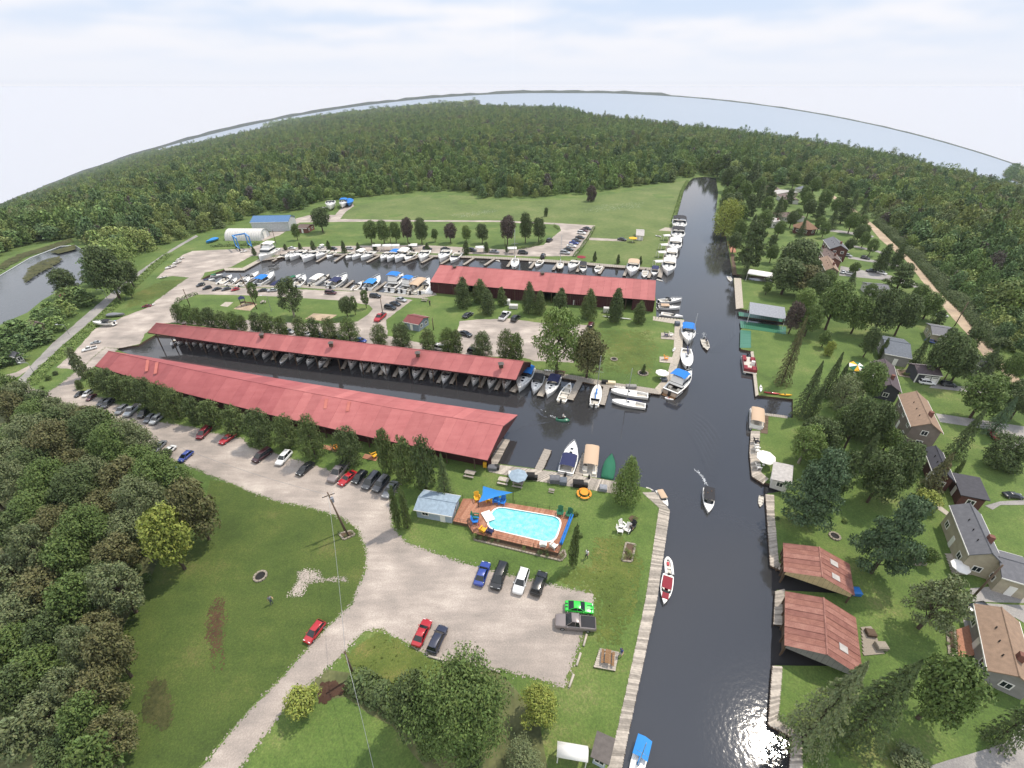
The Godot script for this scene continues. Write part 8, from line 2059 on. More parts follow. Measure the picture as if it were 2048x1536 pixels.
const TREE_LABELS := [
["first cedar from the poplar in the row along the long red shed","cedars along the long red shed"],
["second cedar from the poplar in the row along the long red shed","cedars along the long red shed"],
["third cedar from the poplar in the row along the long red shed","cedars along the long red shed"],
["fourth cedar from the poplar in the row along the long red shed","cedars along the long red shed"],
["fifth cedar from the poplar in the row along the long red shed","cedars along the long red shed"],
["sixth cedar from the poplar in the row along the long red shed","cedars along the long red shed"],
["seventh cedar from the poplar in the row along the long red shed","cedars along the long red shed"],
["eighth cedar from the poplar in the row along the long red shed","cedars along the long red shed"],
["ninth cedar from the poplar in the row along the long red shed","cedars along the long red shed"],
["tenth cedar from the poplar in the row along the long red shed","cedars along the long red shed"],
["eleventh cedar from the poplar in the row along the long red shed","cedars along the long red shed"],
["twelfth cedar from the poplar in the row along the long red shed","cedars along the long red shed"],
["thirteenth cedar from the poplar in the row along the long red shed","cedars along the long red shed"],
["fourteenth cedar from the poplar in the row along the long red shed","cedars along the long red shed"],
["fifteenth cedar from the poplar in the row along the long red shed","cedars along the long red shed"],
["sixteenth cedar from the poplar in the row along the long red shed","cedars along the long red shed"],
["seventeenth cedar from the poplar in the row along the long red shed","cedars along the long red shed"],
["first cedar from the road end of the row behind the middle shed","cedars behind the middle shed"],
["second cedar from the road end of the row behind the middle shed","cedars behind the middle shed"],
["third cedar from the road end of the row behind the middle shed","cedars behind the middle shed"],
["fourth cedar from the road end of the row behind the middle shed","cedars behind the middle shed"],
["fifth cedar from the road end of the row behind the middle shed","cedars behind the middle shed"],
["sixth cedar from the road end of the row behind the middle shed","cedars behind the middle shed"],
["seventh cedar from the road end of the row behind the middle shed","cedars behind the middle shed"],
["eighth cedar from the road end of the row behind the middle shed","cedars behind the middle shed"],
["ninth cedar from the road end of the row behind the middle shed","cedars behind the middle shed"],
["tenth cedar from the road end of the row behind the middle shed","cedars behind the middle shed"],
["eleventh cedar from the road end of the row behind the middle shed","cedars behind the middle shed"],
["twelfth cedar from the road end of the row behind the middle shed","cedars behind the middle shed"],
["thirteenth cedar from the road end of the row behind the middle shed","cedars behind the middle shed"],
["fourteenth cedar from the road end of the row behind the middle shed","cedars behind the middle shed"],
["fifteenth cedar from the road end of the row behind the middle shed","cedars behind the middle shed"],
["sixteenth cedar from the road end of the row behind the middle shed","cedars behind the middle shed"],
["seventeenth cedar from the road end of the row behind the middle shed","cedars behind the middle shed"],
["eighteenth cedar from the road end of the row behind the middle shed","cedars behind the middle shed"],
["nineteenth cedar from the road end of the row behind the middle shed","cedars behind the middle shed"],
["twentieth cedar from the road end of the row behind the middle shed","cedars behind the middle shed"],
["twenty-first cedar from the road end of the row behind the middle shed","cedars behind the middle shed"],
["twenty-second cedar from the road end of the row behind the middle shed","cedars behind the middle shed"],
["first conical cedar from the basin end of the third shed wall","cedars in front of the third shed"],
["second conical cedar from the basin end of the third shed wall","cedars in front of the third shed"],
["third conical cedar from the basin end of the third shed wall","cedars in front of the third shed"],
["fourth conical cedar from the basin end of the third shed wall","cedars in front of the third shed"],
["fifth conical cedar from the basin end of the third shed wall","cedars in front of the third shed"],
["sixth conical cedar from the basin end of the third shed wall","cedars in front of the third shed"],
["seventh conical cedar from the basin end of the third shed wall","cedars in front of the third shed"],
["eighth conical cedar from the basin end of the third shed wall","cedars in front of the third shed"],
["ninth conical cedar from the basin end of the third shed wall","cedars in front of the third shed"],
["tenth conical cedar from the basin end of the third shed wall","cedars in front of the third shed"],
["first small clipped cedar from the hut end of the north quay","small cedars along the north quay"],
["second small clipped cedar from the hut end of the north quay","small cedars along the north quay"],
["third small clipped cedar from the hut end of the north quay","small cedars along the north quay"],
["fourth small clipped cedar from the hut end of the north quay","small cedars along the north quay"],
["fifth small clipped cedar from the hut end of the north quay","small cedars along the north quay"],
["sixth small clipped cedar from the hut end of the north quay","small cedars along the north quay"],
["seventh small clipped cedar from the hut end of the north quay","small cedars along the north quay"],
["eighth small clipped cedar from the hut end of the north quay","small cedars along the north quay"],
["ninth small clipped cedar from the hut end of the north quay","small cedars along the north quay"],
["tenth small clipped cedar from the hut end of the north quay","small cedars along the north quay"],
["eleventh small clipped cedar from the hut end of the north quay","small cedars along the north quay"],
["twelfth small clipped cedar from the hut end of the north quay","small cedars along the north quay"],
["thirteenth small clipped cedar from the hut end of the north quay","small cedars along the north quay"],
["fourteenth small clipped cedar from the hut end of the north quay","small cedars along the north quay"],
["fifteenth small clipped cedar from the hut end of the north quay","small cedars along the north quay"],
["sixteenth small clipped cedar from the hut end of the north quay","small cedars along the north quay"],
["seventeenth small clipped cedar from the hut end of the north quay","small cedars along the north quay"],
["eighteenth small clipped cedar from the hut end of the north quay","small cedars along the north quay"],
["green maple in the loose row south of the field lane","green maples by the field lane"],
["purple-leaved maple in the loose row south of the field lane","purple maples by the field lane"],
["dark green maple in the loose row south of the field lane","dark maples by the field lane"],
["pale green young maple in the loose row south of the field lane","pale maples by the field lane"],
["large round dark tree between the blue-roofed barn and the field",""],
["small round tree beside the brown shed by the barn",""],
["small lone sapling out in the open mown field",""],
["purple-leaved bush at the edge of the wood by the field",""],
["birch clump with pale trunks on the playground lawn",""],
["thin tree beside the leaning tall pole on the playground lawn",""],
["dark rounded tree at the bend of the inner lane",""],
["slender tree beside the dark rounded tree at the lane bend",""],
["slender sapling by the dock road south of the far basin",""],
["tall airy light green tree beside the centre gravel lot",""],
["darker rust-tinged tree beside the tall airy tree at the quay",""],
["small clipped cone bush in a stone ring on the lawn",""],
["round bright green tree at the end of the wooden quay",""],
["dark feathery spruce behind the pool house",""],
["slim columnar cedar at the road corner of the pool house",""],
["slim columnar cedar against the pool house wall",""],
["tall columnar cedar at the corner of the pool deck",""],
["leaning grey-green poplar at the end of the long red shed",""],
["small round shrub under the poplar",""],
["small tree on the grass verge beside the west road",""],
["young yellow-green tree beside the gravel drive",""],
["big spreading maple south of the gravel parking lot",""],
["dark maple joining the hedge south of the parking lot",""],
["yellow-green rounded tree beside the big maple",""],
["pale feathery shrub willow beside the white tarp shelter",""],
["large willow leaning over the canal",""],
["dark pine on the lawn between the boat lift and the willow",""],
["big dark maple behind the boat lift",""],
["dense dark maple in front of the brown brick house",""],
["rust-tinged maple beside the brown brick house",""],
["tall green tree behind the flat-roofed boathouse",""],
["purple-leaved tree at the corner of the flat-roofed boathouse",""],
["thin-crowned tree beside the purple-leaved tree",""],
["light green tree with a bare limb behind the purple-leaved tree",""],
["round green tree by the grey-roofed house",""],
["big dark tree by the grey-roofed house",""],
["dark tree beside the beige-walled house",""],
["dense conical tree beside the gravel road",""],
["second dense conical tree beside the gravel road",""],
["bushy pine at the roadside driveway",""],
["green tree beside the white van by the gravel road",""],
["dark roadside tree behind the beige-walled house",""],
["tall dark tree behind the two-door garage",""],
["broad tree beside the two-door garage",""],
["green tree by the bend of the gravel road",""],
["tall narrow tree by the bend of the gravel road",""],
["small spruce between the two grey-roofed buildings",""],
["small spruce by the garage roof",""],
["slim cedar against the grey-roofed house",""],
["dark tree at the back of the grey-roofed house",""],
["small bright green tree on the lawn",""],
["tall ragged spruce on the canal lawn",""],
["dark pointed spruce above the canoe landing",""],
["short dark spruce beside the canoe landing",""],
["tall dark spruce behind the canoe landing",""],
["dark spruce leaning on the willow thicket",""],
["greyish willow thicket below the dark-roofed house",""],
["leafy tree against the dark-roofed house",""],
["blue spruce standing among dark trees",""],
["dark tree above the white parasol",""],
["tall dark tree by the tan-roofed house",""],
["dark tree touching the tan-roofed house",""],
["light-leaved birch beside the white parasol",""],
["huge white pine on the canal bank",""],
["dark tree behind the huge white pine",""],
["dark spreading tree on the back lawn",""],
["dark tree beside the black-roofed house",""],
["huge bushy pine between the lawn and the grey house",""],
["yellow-green shrub by the red brick wall",""],
["spruce beside the tan-roofed house",""],
["blue-green spruce by the driveway",""],
["large round green tree by the driveway",""],
["dark tree at the far end of the driveway",""],
["large dark rounded bush on the lawn",""],
["tiny columnar cedar beside the black-roofed house",""],
["ragged spruce in front of the black-roofed house",""],
["pale open-crowned tree beside the concrete yard",""],
["half-bare grey spruce below the boathouse",""],
["dark full spruce on the lower lawn",""],
["green maple beside the tan-roofed bungalow",""],
["dark spruce beside the corner road",""],
["pale shrub beside the corner road",""],
["dark tree standing at the edge of the pond",""],
["tall dark tree between the pond and the west road",""],
["dark tree beside the west road",""],
["broad green tree over the blue-roofed building",""],
["rust-tinged tree at the edge of the mown field",""],
["yellowing tree standing out in front of the wood",""],
["green tree in the wood west of the gravel drive","green trees of the west wood"],
["grey-green tree in the wood west of the gravel drive","grey-green trees of the west wood"],
["dark green tree in the wood west of the gravel drive","dark green trees of the west wood"],
["rust-tinged tree in the wood west of the gravel drive","rust-tinged trees of the west wood"],
["low green shrub of the west wood","low shrubs of the west wood"],
["low dark green shrub of the west wood","low shrubs of the west wood"],
["low light green shrub of the west wood","low shrubs of the west wood"],
["low dark green shrub of the hedge below the parking lot","low shrubs of the hedge below the parking lot"],
["low light green shrub of the hedge below the parking lot","low shrubs of the hedge below the parking lot"],
["low green shrub of the hedge below the parking lot","low shrubs of the hedge below the parking lot"],
["low light green shrub of the pool and docks","low shrubs of the pool and docks"],
["low green shrub of the pool and docks","low shrubs of the pool and docks"],
["low dark green shrub of the east gardens","low shrubs of the east gardens"],
["low light green shrub of the east gardens","low shrubs of the east gardens"],
["low green shrub of the east gardens","low shrubs of the east gardens"],
["dark green leafy tree among the gardens east of the canal","dark green kind of leafy tree in the east gardens"],
["green leafy tree among the gardens east of the canal","green kind of leafy tree in the east gardens"],
["dark green pine among the gardens east of the canal","dark green kind of pine in the east gardens"],
["dark green spruce among the gardens east of the canal","dark green kind of spruce in the east gardens"],
["green open-crowned tree among the gardens east of the canal","green kind of open-crowned tree in the east gardens"]]
const CAR_PLACES := {"cedar":"parked along the cedar row of the long red shed","wood":"parked at the edge of the west wood","pool":"parked on the gravel below the pool","lot":"parked in the lower gravel lot","west":"parked on the west gravel lot","basin":"parked on the lane south of the far basin","inner":"parked beside the blue-grey hut","behind":"parked behind the middle boat shed","centre":"parked in the centre gravel lot","north":"parked in the slanted rows of the north lot","quay":"parked by the north quay","cot":"parked beside the white cottage","east":"parked on the wide driveway of the brown brick house","east2":"parked on a driveway by the gravel road","gar":"parked in front of the two-door garage","house":"parked in the concrete yard","far":"parked among the houses beyond the canal"}
const CARS := [
["sedan","black",-110.21,-96.34,-0.02,0.57,"first black sedan","cedar",1,""],["SUV","white",-108.17,-96.34,0.02,0.58,"first white SUV","cedar",1,""],["sedan","maroon",-105.95,-94.78,-0.02,0.59,"maroon sedan","cedar",0,""],["sedan","black",-101.42,-92.61,0.02,0.72,"second black sedan","cedar",1,""],["minivan","dark grey",-99.58,-91.97,0.01,0.72,"first dark grey minivan","cedar",1,""],["SUV","grey",-94.32,-89.27,-0.01,0.74,"grey SUV","cedar",0,""],["pickup truck","silver",-91.64,-89.07,0.04,0.84,"silver pickup truck","cedar",0,""],["SUV","black",-87.93,-87.87,0.01,0.77,"black SUV","cedar",0,""],["hatchback","grey",-85.31,-85.91,-0.01,0.77,"grey hatchback","cedar",0,""],["SUV","silver",-83.41,-85.52,-0.09,0.78,"silver SUV","cedar",0,""],["minivan","dark red",-69.43,-80.54,-0.08,0.83,"dark red minivan","cedar",0,""],["coupe","red",-63.12,-78.62,-0.37,0.85,"red coupe","cedar",0,""],["sedan","grey",-76.64,-75.93,-0.02,0.78,"grey sedan","wood",0,""],["sedan","white",-73.66,-74.31,-0.14,0.79,"white sedan","wood",0,""],["hatchback","blue",-68.96,-72.73,-0.20,0.81,"blue hatchback","wood",0,""],["minivan","dark maroon",-52.82,-72.89,-0.49,0.87,"dark maroon minivan","cedar",0,""],["SUV","white",-47.94,-72.11,-0.21,0.88,"second white SUV","cedar",1,""],["sedan","black",-42.22,-68.97,-0.44,0.89,"third black sedan","cedar",1,""],["pickup truck","brown grey",-35.04,-67.96,-0.28,1.02,"brown grey pickup truck","cedar",0,""],["coupe","red",-32.8,-66.27,-0.50,0.91,"red coupe beside a pickup","cedar",0,""],["hatchback","black",-30.48,-66.55,-0.37,0.92,"black hatchback","cedar",0,""],["minivan","dark grey",-27.89,-65.44,-0.34,0.92,"second dark grey minivan","cedar",1,""],["SUV","dark grey",-25.71,-64.63,-0.37,0.93,"dark grey SUV","cedar",0,""],["sedan","grey",-23.61,-63.17,-0.27,0.93,"grey sedan","cedar",0,""],["sedan","blue",-4.75,-44.95,2.88,0.95,"blue sedan","pool",0,""],["minivan","black",-2,-44.41,-0.29,0.95,"black minivan","pool",0,""],["SUV","white",1.43,-43.53,-0.31,0.94,"white SUV","pool",0,""],["SUV","black",4.26,-43.19,2.78,0.94,"black SUV","pool",0,""],["coupe","green",10.08,-39.24,1.47,0.92,"green coupe with dark stripes","lot",0,"stripes"],["pickup truck","brown grey",9.21,-36.87,-1.67,1.03,"brown grey pickup truck","lot",0,""],["sedan","red",-12.86,-35.49,2.85,0.87,"red sedan","lot",0,""],["SUV","dark blue",-10.5,-34.57,2.82,0.86,"dark blue SUV","lot",0,""],["hatchback","red",-28.28,-35.63,-0.39,0.83,"red hatchback on the grass beside the drive","lot",0,""],["pickup truck","white",-126.04,-120.12,-0.86,0.63,"white pickup truck","west",0,""],["sedan","silver",-127.39,-124.24,-1.20,0.57,"silver sedan","west",0,""],["SUV","black",-124.53,-112.46,-0.44,0.55,"black SUV","west",0,""],["sedan","dark red",-130.28,-151.92,-1.14,0.62,"dark red sedan towing a boat trailer","west",0,""],["SUV","black",-122.69,-172.42,-0.58,0.69,"first black SUV","basin",1,""],["SUV","black",-118.34,-169.23,-0.75,0.70,"second black SUV","basin",1,""],["sedan","black",-114.08,-168.18,-0.76,0.71,"black sedan","basin",0,""],["sedan","dark grey",-110.41,-168.18,-0.77,0.73,"dark grey sedan","basin",0,""],["hatchback","red",-106.66,-167.66,-0.78,0.74,"red hatchback","basin",0,""],["sedan","black",-95.58,-166.63,-1.37,0.78,"black sedan beside the thin tree","basin",0,""],["sedan","silver",-91.94,-166.62,-1.37,0.80,"silver sedan","basin",0,""],["minivan","maroon",-68.64,-164.1,1.42,0.87,"maroon minivan","basin",0,""],["SUV","black",-50.91,-160.66,1.40,0.92,"black SUV at the lane end","basin",0,""],["sedan","silver",-40.54,-157.34,1.10,0.95,"silver sedan","inner",0,""],["sedan","black",-41.96,-153.68,1.11,0.94,"black sedan","inner",0,""],["SUV","black",-42.97,-150.15,1.21,0.94,"black SUV","inner",0,""],["pickup truck","red",-44.51,-141.85,-0.25,1.04,"red pickup truck","inner",0,""],["sedan","black",-82.74,-133.87,1.26,0.78,"black sedan","behind",0,""],["SUV","black",-60.2,-128.23,1.26,0.86,"black SUV","behind",0,""],["sedan","white",-64.63,-129.61,1.26,0.85,"white sedan","behind",0,""],["SUV","silver",-71.19,-131.36,1.26,0.83,"silver SUV","behind",0,""],["sedan","dark grey",-53.92,-127.22,1.19,0.88,"dark grey sedan","behind",0,""],["hatchback","blue",-46.51,-125.22,1.30,0.91,"blue hatchback","behind",0,""],["minivan","white",-20.91,-120.12,1.20,0.98,"white minivan","behind",0,""],["sedan","black",-14.7,-129.61,1.03,1.00,"black sedan","centre",0,""],["sedan","dark grey",-15.05,-143.85,2.56,1.00,"dark grey sedan","centre",0,""],["pickup truck","white",-2.38,-143.04,2.75,1.15,"white pickup truck","centre",0,""],["SUV","black",1.18,-141.05,2.73,1.03,"black SUV","centre",0,""],["minivan","maroon",25.63,-135.33,2.84,1.03,"maroon minivan","centre",0,""],["SUV","black",-10.89,-117.68,1.06,1.00,"black SUV under the cedars","behind",0,""],["SUV","silver",24.9,-213.5,1.27,1.04,"silver SUV","north",0,""],["sedan","black",27.11,-218.97,1.27,1.04,"first black sedan","north",1,""],["sedan","white",29.17,-224.68,1.26,1.04,"white sedan","north",0,""],["sedan","blue",30.97,-229.77,1.11,1.04,"blue sedan","north",0,""],["sedan","dark grey",32.74,-234.17,1.10,1.04,"dark grey sedan","north",0,""],["sedan","black",35.2,-239.63,1.05,1.04,"second black sedan","north",1,""],["SUV","white",37.07,-248.25,1.03,1.03,"white SUV","north",0,""],["sedan","maroon",38.79,-253.26,0.97,1.03,"maroon sedan","north",0,""],["sedan","black",41.26,-257.4,0.96,1.03,"third black sedan","north",1,""],["SUV","black",19.03,-234.17,2.66,1.05,"black SUV","north",0,""],["SUV","black",5.17,-213.5,1.44,1.04,"first black SUV","quay",1,""],["sedan","grey",-8.27,-215.04,1.41,1.02,"grey sedan","quay",0,""],["minivan","black",14.26,-208.26,2.93,1.04,"black minivan","quay",0,""],["sedan","black",-32,-219.78,1.41,0.99,"first black sedan","quay",1,""],["SUV","dark grey",-19.07,-217.39,1.34,1.01,"dark grey SUV","quay",0,""],["SUV","black",-40.66,-219.78,1.34,0.97,"second black SUV","quay",1,""],["sedan","white",-106.32,-221.47,1.32,0.81,"white sedan","quay",0,""],["sedan","dark grey",-86.18,-220.62,1.35,0.86,"dark grey sedan","quay",0,""],["hatchback","silver",-78.21,-220.61,1.32,0.88,"silver hatchback","quay",0,""],["sedan","black",-73.15,-219.8,1.32,0.90,"second black sedan","quay",1,""],["sedan","black",56.2,-235.97,1.12,1.01,"black sedan","cot",0,""],["SUV","silver",155.17,-209.9,0.70,0.82,"silver SUV","east2",0,""],["SUV","black",161.16,-206.26,0.81,0.79,"black SUV","east2",0,""],["SUV","dark grey",147.32,-191.87,0.50,0.83,"dark grey SUV","east",0,""],["sedan","silver",139.48,-187.44,2.48,0.85,"silver sedan","east",0,""],["sedan","white",141.09,-185.61,0.84,0.84,"white sedan","east",0,""],["SUV","black",152.14,-188.72,-1.92,0.80,"black SUV","east",0,""],["SUV","white",155.14,-186.25,0.48,0.78,"white SUV","east",0,""],["minivan","white",146.97,-143.87,1.25,0.72,"white minivan with a black side","east2",0,""],["sedan","blue",128.71,-124.57,0.57,0.77,"blue sedan","east2",0,""],["SUV","white",109.52,-101.49,1.32,0.80,"white SUV","gar",0,""],["SUV","black",114.44,-100.53,1.30,0.77,"black SUV","gar",0,""],["sedan","black",95.87,-61.75,1.44,0.71,"black sedan at the end of the side lane","house",0,""],["SUV","black",69.47,-39.16,-1.40,0.74,"black SUV with a soft top","house",0,"soft"],["sedan","silver",218.25,-377.72,1.20,0.83,"silver sedan","far",0,""],["sedan","black",223.8,-377.07,1.22,0.81,"black sedan","far",0,""],["SUV","dark grey",226.2,-373.6,1.23,0.80,"dark grey SUV","far",0,""]]
const BOAT_PLACES := {"shed":["under the middle boat shed"," from the road end"],"quay":["beside the middle shed's end",""],"lawn":["along the canal lawn quay",""],"front":["at the wooden front quay",""],"dock":["tied to the long plank dock",""],"canal":["under way in the canal",""],"nrow":["in the far basin's north row"," counted from the cottage side"],"srow":["in the far basin's south row"," counted from the lot"],"erow":["in the slips behind the third shed",""],"cdock":["along the field dock of the canal"," from the field"],"send":["at the canal end of the third shed",""],"land":["standing on the west gravel lot",""],"yard":["stored by the blue-roofed barn",""],"east":["tied to the east canal bank",""],"trail":["on a trailer",""]}
